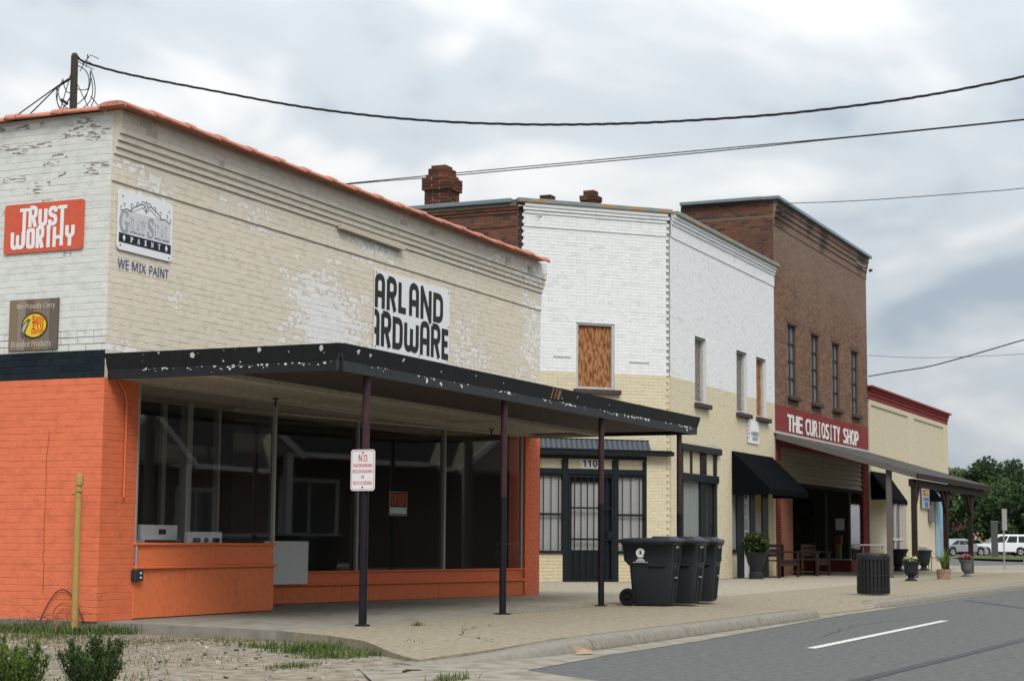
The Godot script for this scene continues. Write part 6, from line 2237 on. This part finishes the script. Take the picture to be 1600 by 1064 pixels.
func leaf_mesh() -> ArrayMesh:
	if not cache.has("leaf"):
		var m := MB.new()
		m.flat()
		for k in 3:
			var b := Basis.from_euler(Vector3(0.5 * k - 0.4, k * 2.1, 0.3 * k))
			var o := b * Vector3(0.1, 0.0, 0.25)
			m.quad(o + b * Vector3(-0.32, 0, 0), o + b * Vector3(0, -0.05, -0.5), o + b * Vector3(0.32, 0, 0), o + b * Vector3(0, 0.1, 0.55))
		cache["leaf"] = m.done()
	return cache["leaf"]


func foliage(parent: Node3D, at: Vector3, r: Vector3, n: int, size: float, c: Color, seed_: int) -> void:
	var g := RandomNumberGenerator.new()
	g.seed = seed_
	var xf := []
	var cols := []
	for i in n:
		var d := Vector3(g.randfn(), g.randfn(), g.randfn()).normalized() * pow(g.randf(), 0.4)
		d *= 1.0 + 0.25 * nz(d.x * 2 + seed_, d.y * 2 + d.z, 60.0)
		var s := size * g.randf_range(0.6, 1.3)
		xf.append(Transform3D(Basis.from_euler(Vector3(g.randf() * TAU, g.randf() * TAU, g.randf() * TAU)) * Basis.from_scale(Vector3(s, s, s)), at + d * r))
		var k := g.randf_range(0.6, 1.5)
		cols.append(Color(c.r * k, c.g * k, c.b * k))
	leaves(parent, "leaves", leaf_mesh(), xf, cols, M.leaf)


func shrub(label: String, at: Vector3, h: float, w: float, seed_: int, c: Color) -> void:
	var t := thing("shrub", label, "shrub", at, 0.0, "shrubs in the foreground")
	var g := RandomNumberGenerator.new()
	g.seed = seed_
	var blade := MB.new()
	blade.flat()
	blade.quad(Vector3(-0.5, 0, 0), Vector3(0, -0.02, 0.1), Vector3(0.5, 0.0, 0), Vector3(0, 1.0, 0.2))
	var lm := blade.done()
	var xf := []
	var cols := []
	var stems := MB.new()
	for s in 52:
		var a := g.randf() * TAU
		var q := sqrt(g.randf()) * w
		var top := Vector3(cos(a) * q, h * g.randf_range(0.55, 1.1) * (1.0 - 0.18 * q / w), sin(a) * q)
		var base := Vector3(top.x * 0.35, 0, top.z * 0.35)
		var mid := base.lerp(top, 0.5) + Vector3(top.x, 0, top.z) * 0.18
		stems.tube([base, mid, top], 0.004, 4, 0.0015)
		var tone := g.randf_range(0.6, 1.35)
		for i in 130:
			var u := pow(g.randf(), 0.75)
			var p := base.lerp(mid, u).lerp(mid.lerp(top, u), u) + Vector3(g.randfn(), g.randfn() * 0.6, g.randfn()) * 0.019 * (1.2 - u * 0.6)
			var l := g.randf_range(0.018, 0.036)
			var b := Basis.from_euler(Vector3(g.randf_range(-0.6, 0.6), g.randf() * TAU, g.randf_range(-0.6, 0.6)))
			xf.append(Transform3D(b * Basis.from_scale(Vector3(l * 0.4, l, l)), p))
			var k := g.randf_range(0.6, 1.45) * tone
			cols.append(Color(c.r * k, c.g * k, c.b * k))
	mi("stems", stems, M.bark, t)
	leaves(t, "leaves", lm, xf, cols, M.leaf)


# ---------------------------------------------------------------- wires
func sagged(a: Vector3, b: Vector3, sag: float, n := 24) -> Array:
	var p := []
	for i in n + 1:
		var t := float(i) / n
		p.append(a.lerp(b, t) - Vector3(0, 4.0 * sag * t * (1.0 - t), 0))
	return p


func wire(label: String, pts: Array, r: float) -> void:
	var m := MB.new()
	m.tube(pts, r, 6)
	tag(mi("overhead_wire", m, M.wire), label, "wire")


func wires() -> void:
	var p := thing("utility_pole", "weathered wooden utility pole with tangled wires behind the hardware shop", "pole", Vector3(19.6, -0.2, -16.4))
	var m := MB.new()
	m.tube([Vector3(0.15, 0, 0), Vector3(0, 13.35, 0)], 0.15, 14, 0.092)
	m.lathe([Vector2(0.092, 13.34), Vector2(0.06, 13.42), Vector2(0, 13.43)], 12)
	mi("shaft", m, M.pole, p)
	var top := Vector3(0, 13.1, 0)
	# rt runs to the right across the view
	var rt := Vector3(0.414, 0, 0.910)
	m = MB.new()
	for q in [[0.08, 13.1, 0.42, 12.95, 0.30, 12.2], [0.42, 12.95, 0.36, 12.3, 0.05, 12.05], [0.40, 12.9, 0.52, 12.1, 0.06, 11.9], [0.42, 13.0, 0.58, 12.2, 0.2, 11.7], [0.06, 12.5, 0.35, 12.35, 0.42, 12.75],
			[-0.42, 12.55, -0.25, 12.0, -0.05, 11.95], [-0.28, 12.75, -0.15, 12.3, -0.05, 12.4], [-0.42, 12.55, -0.38, 12.0, -0.06, 11.75], [-0.05, 13.0, -0.15, 12.4, -0.35, 11.8], [-0.28, 12.72, -0.40, 12.2, -0.28, 11.9]]:
		var A: Vector3 = rt * q[0] + Vector3.UP * q[1]
		var C: Vector3 = rt * q[4] + Vector3.UP * q[5]
		var B: Vector3 = rt * q[2] * 1.35 + Vector3.UP * q[3]
		var pts := []
		for i in 11:
			var t := i / 10.0
			pts.append(A.lerp(B, t).lerp(B.lerp(C, t), t))
		m.tube(pts, 0.013, 5)
	for q in [[0.1, 13.2, 0.5, 13.0], [0.2, 13.12, 0.62, 13.28], [0.15, 12.95, 0.45, 13.15], [0.3, 13.05, 0.36, 13.3]]:
		m.tube([rt * q[0] + Vector3.UP * q[1], rt * (q[0] + q[2]) * 0.5 + Vector3.UP * (q[3] + 0.1), rt * q[2] + Vector3.UP * q[3]], 0.011, 5)
	mi("wire_tangle", m, M.wire, p)
	for q in [[-0.22, 12.15], [-0.20, 11.85], [-0.36, 11.75]]:
		bx("splice", rt * q[0] + Vector3.UP * q[1], Vector3(0.07, 0.07, 0.22), M.wire, p, 0.01, Basis.from_euler(Vector3(0.6, 0.43, 0)))
	# service drops falling away behind the parapet
	var P := p.position
	for q in [[0.0, 12.85, -0.42, 12.55, -3.4, 10.4, "upper"], [0.0, 12.8, -0.45, 12.5, -3.2, 9.7, "middle"], [-0.05, 12.3, -0.3, 11.9, -0.7, 10.6, "steep lower"]]:
		wire("%s service wire falling to the left from the utility pole" % q[6], [P + rt * q[0] + Vector3.UP * q[1], P + rt * q[2] + Vector3.UP * q[3], P + rt * (q[2] + q[4]) * 0.5 + Vector3.UP * ((q[3] + q[5]) * 0.5 - 0.06), P + rt * q[4] + Vector3.UP * q[5]], 0.017)
	wire("drop wire falling to the right from the utility pole's loops", smooth_path([P + rt * 0.45 + Vector3.UP * 12.3, P + rt * 0.75 + Vector3.UP * 11.9, P + rt * 1.3 + Vector3.UP * 11.0]), 0.014)
	wire("thin straight guy wire crossing behind the utility pole", [P + rt * 0.1 + Vector3.UP * 12.6, P + rt * 0.9 + Vector3.UP * 11.0], 0.012)
	# far pole outside the picture takes the other ends
	var f := thing("utility_pole", "tall wooden utility pole out of sight across the road", "pole", Vector3(26.0, -0.2, 18.3))
	m = MB.new()
	m.tube([Vector3.ZERO, Vector3(0, 14.8, 0)], 0.15, 12, 0.1)
	mi("shaft", m, M.pole, f)
	f = thing("utility_pole", "short wooden pole hidden behind the shops that carries the paired wires", "pole", Vector3(26.4, -0.2, -26.0))
	m = MB.new()
	m.tube([Vector3.ZERO, Vector3(0, 10.95, 0)], 0.14, 12, 0.1)
	mi("shaft", m, M.pole, f)
	# heavy twisted cable: three strands round each other
	var ctrl := [Vector3(19.62, 13.12, -16.3), Vector3(19.75, 13.0, -16.18), Vector3(20.02, 12.63, -15.01), Vector3(20.53, 12.11, -12.82), Vector3(21.10, 11.56, -10.34), Vector3(21.70, 11.16, -7.78), Vector3(22.27, 10.93, -5.28), Vector3(22.84, 10.84, -2.84), Vector3(23.39, 10.86, -0.46), Vector3(23.86, 10.95, 1.58), Vector3(24.46, 11.2, 4.14), Vector3(24.97, 11.56, 6.38), Vector3(25.3, 11.87, 8.0), Vector3(25.7, 12.7, 12.0), Vector3(26.0, 14.2, 18.2)]
	var cv := Curve3D.new()
	for i in ctrl.size():
		var tg: Vector3 = (ctrl[mini(i + 1, ctrl.size() - 1)] - ctrl[maxi(i - 1, 0)]) / 6.0
		cv.add_point(ctrl[i], -tg, tg)
	m = MB.new()
	var len_ := cv.get_baked_length()
	for k in 3:
		var pts := []
		var n := 420
		for i in n + 1:
			var s := len_ * i / n
			var c := cv.sample_baked(s, true)
			var t := s * 5.2 + TAU * k / 3.0 + 0.8 * sin(s * 0.9)
			pts.append(c + Vector3(cos(t) * 0.018, sin(t) * 0.018, 0))
		m.tube(pts, 0.0165, 5)
	tag(mi("overhead_cable", m, M.wire), "thick twisted black power cable sagging across the sky from the utility pole", "cable")
	var mid := [Vector3(26.4, 10.62, -26.0), Vector3(26.6, 10.76, -20.0), Vector3(26.86, 10.9, -12.75), Vector3(26.96, 10.95, -9.35), Vector3(27.07, 10.99, -5.58), Vector3(27.18, 11.03, -2.03), Vector3(27.28, 11.06, 1.32), Vector3(27.35, 11.1, 3.71), Vector3(27.45, 11.18, 7.0), Vector3(27.5, 11.35, 10.0), Vector3(26.0, 12.0, 18.2)]
	var low := []
	for i in mid.size():
		low.append(mid[i] - Vector3(0, 0.06 if i > 2 and i < 6 else 0.02, 0))
	wire("upper one of the paired wires crossing below the thick cable", smooth_path(mid), 0.014)
	wire("lower one of the paired wires crossing below the thick cable", smooth_path(low), 0.014)
	wire("thin wire running out to the right from the brown building's top corner", smooth_path([Vector3(31.5, 10.33, -1.25), Vector3(32.17, 10.39, 0.62), Vector3(31.84, 10.31, 2.29), Vector3(31.48, 10.24, 3.9), Vector3(31.09, 10.18, 5.45), Vector3(30.3, 10.2, 8.5), Vector3(26.0, 11.2, 18.2)]), 0.011)
	wire("thin wire stretched across the white building's cornice", sagged(Vector3(31.45, 10.1, -1.2), Vector3(20.2, 8.2, -3.7), 0.15), 0.008)
	wire("dark wire rising to the right from the brown building's far edge", smooth_path([Vector3(42.5, 6.45, -1.34), Vector3(39.17, 6.25, 0.28), Vector3(38.57, 6.31, 1.39), Vector3(37.94, 6.47, 2.48), Vector3(37.29, 6.64, 3.53), Vector3(36.63, 6.81, 4.55), Vector3(35.6, 7.3, 7.0), Vector3(26.0, 10.6, 18.2)]), 0.018)
	wire("faint level wire beyond the brown building", smooth_path([Vector3(42.5, 7.16, -1.33), Vector3(44.56, 7.22, 0.22), Vector3(45.9, 7.37, 3.21), Vector3(47.5, 7.7, 8.0)]), 0.008)


func smooth_path(p: Array) -> Array:
	var cv := Curve3D.new()
	for i in p.size():
		var tg: Vector3 = (p[mini(i + 1, p.size() - 1)] - p[maxi(i - 1, 0)]) / 6.0
		cv.add_point(p[i], -tg, tg)
	var out := []
	for i in 61:
		out.append(cv.sample_baked(cv.get_baked_length() * i / 60.0, true))
	return out


# ---------------------------------------------------------------- far side
func car(called: String, label: String, at: Vector3, turn: float, paint: Material, suv: bool) -> void:
	var c := thing(called, label, "car", at, turn, "cars parked in the far lot")
	# local +x is the front
	var L := 5.1 if suv else 4.6
	var W := 1.0 if suv else 0.9
	var hb := 1.12 if suv else 0.92
	var ht := 1.88 if suv else 1.46
	var m := MB.new()
	var side := pv([-L * 0.5, 0.45, -L * 0.5 + 0.04, hb * 0.95, -L * 0.5 + 0.1, hb, 0.85, hb, L * 0.5 - 0.35, hb - 0.10, L * 0.5 - 0.05, hb - 0.28, L * 0.5, 0.55, L * 0.5 - 0.06, 0.34, 1.98, 0.30, 1.92, 0.62, 1.72, 0.78, 1.42, 0.80, 1.2, 0.66, 1.12, 0.30, -1.05, 0.30, -1.12, 0.66, -1.32, 0.8, -1.62, 0.78, -1.84, 0.62, -1.9, 0.32, -L * 0.5 + 0.04, 0.36])
	m.prism(side, -W, W)
	m.box(Vector3(0.0, 0.48, 0), Vector3(4.2, 0.34, W * 1.6))
	mi("body", m, paint, c)
	m = MB.new()
	var b0 := [-L * 0.5 + 0.12, 1.2] if suv else [-L * 0.5 + 0.6, 1.15]
	var t0 := [-L * 0.5 + 0.38, 0.42] if suv else [-L * 0.5 + 1.35, 0.25]
	var ring := func(y: float, x0: float, x1: float, w: float) -> Array:
		return [Vector3(x0, y, -w), Vector3(x0, y, w), Vector3(x1, y, w), Vector3(x1, y, -w)]
	m.flat()
	var ra: Array = ring.call(hb - 0.02, b0[0], b0[1], W * 0.94)
	var rb: Array = ring.call(ht - 0.06, t0[0], t0[1], W * 0.78)
	var rc: Array = ring.call(ht, t0[0] + 0.15, t0[1] - 0.15, W * 0.68)
	for pr in [[ra, rb], [rb, rc]]:
		for j in 4:
			var k := (j + 1) % 4
			m.quad(pr[0][j], pr[0][k], pr[1][k], pr[1][j])
	m.quad(rc[0], rc[1], rc[2], rc[3])
	mi("cabin", m, paint, c)
	var gl := mat(lin(0.02, 0.022, 0.026), 0.08)
	for s in [-1.0, 1.0]:
		for q in [[0.02, 0.30], [0.34, 0.62], [0.66, 0.96]]:
			var g := MB.new()
			g.flat()
			var A := Vector3(lerpf(b0[0] + 0.1, b0[1] - 0.15, q[0]), hb + 0.05, s * W * 0.935)
			var B := Vector3(lerpf(b0[0] + 0.1, b0[1] - 0.15, q[1]), hb + 0.05, s * W * 0.935)
			var C := Vector3(lerpf(t0[0] + 0.08, t0[1] - 0.05, q[1]), ht - 0.14, s * W * 0.81)
			var D := Vector3(lerpf(t0[0] + 0.08, t0[1] - 0.05, q[0]), ht - 0.14, s * W * 0.81)
			if s > 0:
				g.quad(A, B, C, D)
			else:
				g.quad(B, A, D, C)
			mi("side_window", g, gl, c)
		bx("headlight", Vector3(L * 0.5 - 0.12, hb - 0.30, s * (W - 0.18)), Vector3(0.2, 0.16, 0.34), mat(lin(0.4, 0.42, 0.44), 0.15), c, 0.03)
		bx("tail_light", Vector3(-L * 0.5 + 0.03, hb - 0.18, s * (W - 0.12)), Vector3(0.1, 0.3, 0.22), mat(lin(0.35, 0.02, 0.025), 0.2), c, 0.02)
		bx("door_mirror", Vector3(1.0, hb + 0.08, s * (W + 0.08)), Vector3(0.12, 0.14, 0.16), paint, c, 0.03)
		bx("sill_trim", Vector3(0.05, 0.33, s * (W - 0.01)), Vector3(2.1, 0.1, 0.06), M.rubber, c)
	var wsn := MB.new()
	wsn.flat()
	wsn.quad(Vector3(b0[1] + 0.005, hb + 0.02, W * 0.85), Vector3(b0[1] + 0.005, hb + 0.02, -W * 0.85), Vector3(t0[1] + 0.03, ht - 0.1, -W * 0.7), Vector3(t0[1] + 0.03, ht - 0.1, W * 0.7))
	mi("windscreen", wsn, gl, c)
	bx("bumper", Vector3(L * 0.5 - 0.03, 0.48, 0), Vector3(0.14, 0.22, W * 1.9), paint, c, 0.04)
	bx("bumper", Vector3(-L * 0.5 + 0.03, 0.48, 0), Vector3(0.14, 0.22, W * 1.9), paint, c, 0.04)
	for x in [1.55, -1.48]:
		for s in [-1.0, 1.0]:
			var w := Node3D.new()
			put(w, "wheel", c)
			w.position = Vector3(x, 0.38, s * (W - 0.1))
			var bs := Basis.from_euler(Vector3(s * PI / 2, 0, 0))
			var t := MB.new()
			t.lathe([Vector2(0.24, -0.1), Vector2(0.36, -0.11), Vector2(0.385, -0.06), Vector2(0.385, 0.06), Vector2(0.36, 0.11), Vector2(0.25, 0.11), Vector2(0.24, 0.06)], 22, Vector3.ZERO, bs)
			mi("tyre", t, M.rubber, w)
			t = MB.new()
			t.lathe([Vector2(0.25, 0.06), Vector2(0.25, 0.09), Vector2(0.2, 0.05), Vector2(0, 0.05)], 20, Vector3.ZERO, bs)
			for k in 5:
				t.box(bs * (Basis.from_euler(Vector3(0, TAU * k / 5, 0)) * Vector3(0.12, 0.07, 0)), Vector3(0.2, 0.07, 0.03), bs * Basis.from_euler(Vector3(0, TAU * k / 5, 0)))
			mi("rim", t, M.alu, w)


func tree(label: String, at: Vector3, h: float, r: float, seed_: int, c: Color, low := 0.22) -> void:
	var t := thing("tree", label, "tree", at, 0.0, "trees beyond the parking lot")
	var g := RandomNumberGenerator.new()
	g.seed = seed_
	var m := MB.new()
	m.tube([Vector3(0, -0.3, 0), Vector3(0.1, h * 0.35, 0.1), Vector3(0, h * 0.7, 0)], h * 0.035, 8, h * 0.012)
	var blobs := []
	for i in 26:
		var a := g.randf() * TAU
		var y := h * g.randf_range(low, 0.92)
		var rr := r * sqrt(maxf(0.05, 1.0 - pow((y / h - 0.5) / 0.52, 2.0))) * g.randf_range(0.35, 1.0)
		var p := Vector3(cos(a) * rr, y, sin(a) * rr)
		blobs.append([p, r * g.randf_range(0.20, 0.42)])
		if i % 2 == 0:
			m.tube([Vector3(0, y * 0.55, 0), p * Vector3(0.6, 0.85, 0.6), p], h * 0.01, 5, h * 0.003)
	mi("trunk", m, M.bark, t)
	var xf := []
	var cols := []
	for b in blobs:
		var tone := g.randf_range(0.75, 1.25)
		for i in 250:
			var d := Vector3(g.randfn(), g.randfn() * 0.8, g.randfn()).normalized() * pow(g.randf(), 0.33)
			var s := g.randf_range(0.18, 0.36)
			xf.append(Transform3D(Basis.from_euler(Vector3(g.randf() * TAU, g.randf() * TAU, g.randf() * TAU)) * Basis.from_scale(Vector3(s, s, s)), b[0] + d * b[1]))
			var k := tone * g.randf_range(0.7, 1.35)
			cols.append(Color(c.r * k, c.g * k, c.b * k))
	leaves(t, "crown", leaf_mesh(), xf, cols, M.leaf)


func background() -> void:
	var y := -0.12
	var grass := mat(lin(0.075, 0.105, 0.03), 0.95, M.fine, Vector3(0.5, 0.5, 0.5))
	structure(sheet("grass_verge", pv([92, -4.0, 100, -8.8, 120, -13, 128, -12.5, 124, -7, 104, -2.5]), y + 0.13, grass))
	structure(sheet("grass_verge", pv([92, -9, 108, -16, 112, -19, 98, -14]), y + 0.10, grass))
	bx_structure("kerb_edge", Vector3(99, y + 0.04, -3.6), Vector3(14, 0.16, 0.25), M.curb)
	structure(sheet("side_street", pv([57.7, -60, 70, -60, 70, -3, 90, 3.5, 90, 5.0, 57.7, 5.4]), y + 0.0, M.gutter))
	car("parked_car", "white sport utility car parked side-on in the far lot", Vector3(144.4, y, -13.3), deg_to_rad(114.0), mat(lin(0.72, 0.74, 0.78), 0.3), true)
	car("parked_car", "silver hatchback partly hidden behind the porch posts", Vector3(137.8, y, -15.7), deg_to_rad(-40), mat(lin(0.33, 0.35, 0.37), 0.3, null, Vector3.ONE, null, 0.0, false, 0.4), false)
	car("parked_car", "pale car behind the white sport utility car", Vector3(158, y, -22.5), deg_to_rad(112.0), mat(lin(0.5, 0.47, 0.43), 0.3), false)
	car("parked_car", "dark red car farthest back in the lot", Vector3(163, y, -19.5), deg_to_rad(112.0), mat(lin(0.20, 0.05, 0.04), 0.3), false)
	# lamp post
	var l := thing("lamp_post", "white lamp post with a round globe in the far lot", "street lamp", Vector3(150, y, -16.9))
	var m := MB.new()
	m.tube([Vector3(0, 0, 0), Vector3(0, 4.6, 0)], 0.10, 10, 0.07)
	mi("mast", m, mat(lin(0.42, 0.45, 0.47), 0.5), l)
	m = MB.new()
	m.lathe([Vector2(0.0, 4.55), Vector2(0.2, 4.6), Vector2(0.36, 4.8), Vector2(0.36, 4.98), Vector2(0.22, 5.18), Vector2(0, 5.25)], 18)
	mi("globe", m, mat(lin(0.6, 0.6, 0.58), 0.3), l)
	var pp := thing("gate_pillar", "square grey pillar in front of the white car", "pillar", Vector3(113, y, -8.75))
	bx("shaft", Vector3(0, 1.3, 0), Vector3(0.42, 2.6, 0.42), mat(lin(0.09, 0.095, 0.10), 0.7, M.fine, Vector3(1, 1, 1)), pp, 0.02)
	bx("cap", Vector3(0, 2.63, 0), Vector3(0.48, 0.06, 0.48), M.curb, pp)
	var sp := thing("sign_post", "narrow street sign on a thin steel post seen edge-on", "sign", Vector3(60.0, -0.12, 0.2))
	m = MB.new()
	m.tube([Vector3.ZERO, Vector3(0, 2.45, 0)], 0.03, 8)
	mi("post", m, M.alu, sp)
	bx("sign_plate", Vector3(0.0, 2.05, 0.05), Vector3(0.42, 0.9, 0.006), mat(lin(0.3, 0.31, 0.32), 0.4), sp, 0.0, Basis.from_euler(Vector3(0, -0.32, 0)))
	# distant shop
	var d := thing("distant_shop", "far cream roadside shop with dark red awning behind the porch", "building", Vector3(190, y, -25.6), deg_to_rad(-70))
	bx("wall", Vector3(0, 3.0, 0), Vector3(9, 6.0, 8), mat(lin(0.48, 0.40, 0.24), 0.8), d)
	bx("wall_pier", Vector3(1.2, 3.0, 4.05), Vector3(1.0, 6.0, 0.2), mat(lin(0.5, 0.47, 0.48), 0.8), d)
	bx("roof_edge", Vector3(0, 6.1, 0), Vector3(9.3, 0.2, 8.3), M.frame_white, d)
	for x in [-2.6, -0.8, 3.0]:
		bx("window", Vector3(x, 4.4, 4.03), Vector3(0.9, 1.1, 0.06), mat(lin(0.05, 0.05, 0.06), 0.2), d)
	bx("awning", Vector3(-1.2, 2.9, 4.4), Vector3(3.0, 0.7, 0.9), mat(lin(0.20, 0.03, 0.06), 0.8), d)
	bx("shop_front", Vector3(-1.2, 1.6, 4.05), Vector3(3.0, 2.2, 0.1), mat(lin(0.42, 0.17, 0.07), 0.8), d)
	# trees
	tree("light green tree just right of the cream shop", Vector3(150, y, -21.5), 8.6, 3.4, 31, Color(0.075, 0.115, 0.035), 0.45)
	tree("tall dark tree with the highest crown above the far lot", Vector3(172, y, -17.6), 9.6, 5.0, 32, Color(0.032, 0.060, 0.024))
	tree("dark tree at the right edge of the far lot", Vector3(182, y, -9.0), 9.6, 5.6, 33, Color(0.028, 0.052, 0.022))
	tree("dense low tree behind the white car", Vector3(160, y, -15.0), 7.6, 4.4, 34, Color(0.038, 0.068, 0.024))
	tree("rounded tree between the two tallest dark trees", Vector3(176, y, -13.2), 8.4, 4.6, 35, Color(0.042, 0.074, 0.025))
	tree("thin pale tree behind the light green one", Vector3(178, y, -24.0), 9.4, 3.8, 36, Color(0.075, 0.11, 0.045), 0.45)
	tree("dark tree beyond the right edge of the picture", Vector3(186, y, 0.5), 11.5, 6.4, 37, Color(0.028, 0.052, 0.022))
	tree("low dark tree in front of the distant shop", Vector3(168, y, -22.0), 2.2, 2.0, 38, Color(0.025, 0.045, 0.018))


func across() -> void:
	# the buildings across the road, seen in the shop windows
	var b := thing("house_shop", "low brown building with grey roof and white gables across the road", "building", Vector3(36, 0, 24.5))
	var wall := mat(lin(0.07, 0.036, 0.03), 0.9, M.grime, Vector3(0.5, 0.5, 0.5), M.bump, 0.3)
	bx("wall", Vector3(0, 1.75, 4.2), Vector3(44, 3.6, 8), wall, b)
	var roof := mat(lin(0.022, 0.023, 0.025), 0.95, M.fine, Vector3(1.5, 1.5, 1.5), M.bump, 0.5)
	var m := MB.new()
	m.prism(pv([-1.0, 3.45, 9.2, 3.45, 4.2, 7.6]), -22.5, 22.5, Transform3D(Basis(Vector3.BACK, Vector3.UP, Vector3.LEFT), Vector3.ZERO))
	mi("roof", m, roof, b)
	var wh: Material = mat(lin(0.38, 0.38, 0.37), 0.6)
	bx("eave_trim", Vector3(0, 3.42, -1.02), Vector3(45, 0.16, 0.06), wh, b)
	for x in [-14.0, -4.0, 7.0]:
		var g := Node3D.new()
		put(g, "gable", b)
		g.position = Vector3(x, 3.4, -1.6)
		m = MB.new()
		m.prism(pv([-2.4, 0, 2.4, 0, 0, 1.6]), -0.2, 2.2)
		mi("gable_wall", m, mat(lin(0.19, 0.17, 0.13), 0.9), g)
		m = MB.new()
		m.bar(Vector3(-2.7, -0.1, -0.28), Vector3(0.02, 1.75, -0.28), 0.1, 0.2)
		m.bar(Vector3(2.7, -0.1, -0.27), Vector3(-0.02, 1.75, -0.27), 0.1, 0.2)
		mi("gable_trim", m, wh, g)
		for s in [-2.2, 2.2]:
			bx("porch_column", Vector3(s, -1.7, -0.1), Vector3(0.22, 3.4, 0.22), wh, g)
	for x in [-19.0, -9.5, 1.5, 13.0, 18.5]:
		var w := Node3D.new()
		put(w, "window", b)
		w.position = Vector3(x, 1.75, 0.16)
		bx("pane", Vector3(0, 0, 0), Vector3(2.2, 1.7, 0.04), mat(lin(0.03, 0.035, 0.04), 0.08), w)
		for q in [[0, 0.9, 2.5, 0.14], [0, -0.9, 2.5, 0.14], [-1.18, 0, 0.14, 1.9], [1.18, 0, 0.14, 1.9], [0, 0, 0.08, 1.7]]:
			bx("frame", Vector3(q[0], q[1], -0.03), Vector3(q[2], q[3], 0.06), wh, w)
	b = thing("brick_block", "plain two-storey brick block farther along across the road", "building", Vector3(78, 0, 29))
	bx("wall", Vector3(0, 4.0, 0), Vector3(36, 8.2, 14), wall, b)
	bx("coping", Vector3(0, 8.15, 0), Vector3(36.4, 0.16, 14.4), M.coping_gray, b)
	for i in 9:
		bx("window", Vector3(-15.5 + i * 3.9, 5.6, -7.02), Vector3(1.1, 1.9, 0.06), mat(lin(0.03, 0.035, 0.04), 0.08), b)
	b = thing("brick_block", "plain single-storey brick block across the road nearer the camera", "building", Vector3(0, 0, 30))
	bx("wall", Vector3(0, 2.3, 0), Vector3(22, 4.8, 12), wall, b)
	bx("coping", Vector3(0, 4.75, 0), Vector3(22.4, 0.16, 12.4), M.coping_gray, b)
	for i in 4:
		bx("window", Vector3(-7.5 + i * 5.0, 1.6, -6.02), Vector3(2.6, 1.9, 0.06), mat(lin(0.03, 0.035, 0.04), 0.08), b)


func _ready() -> void:
	rng.seed = 4711
	noise.seed = 99
	noise.noise_type = FastNoiseLite.TYPE_SIMPLEX_SMOOTH
	noise.fractal_octaves = 3
	make_camera_and_light()
	make_materials()
	brick_mesh = brick_shape(Color.WHITE)
	setting()
	hardware()
	corner()
	curiosity()
	cream()
	signs()
	street_things()
	wires()
	background()
	across()
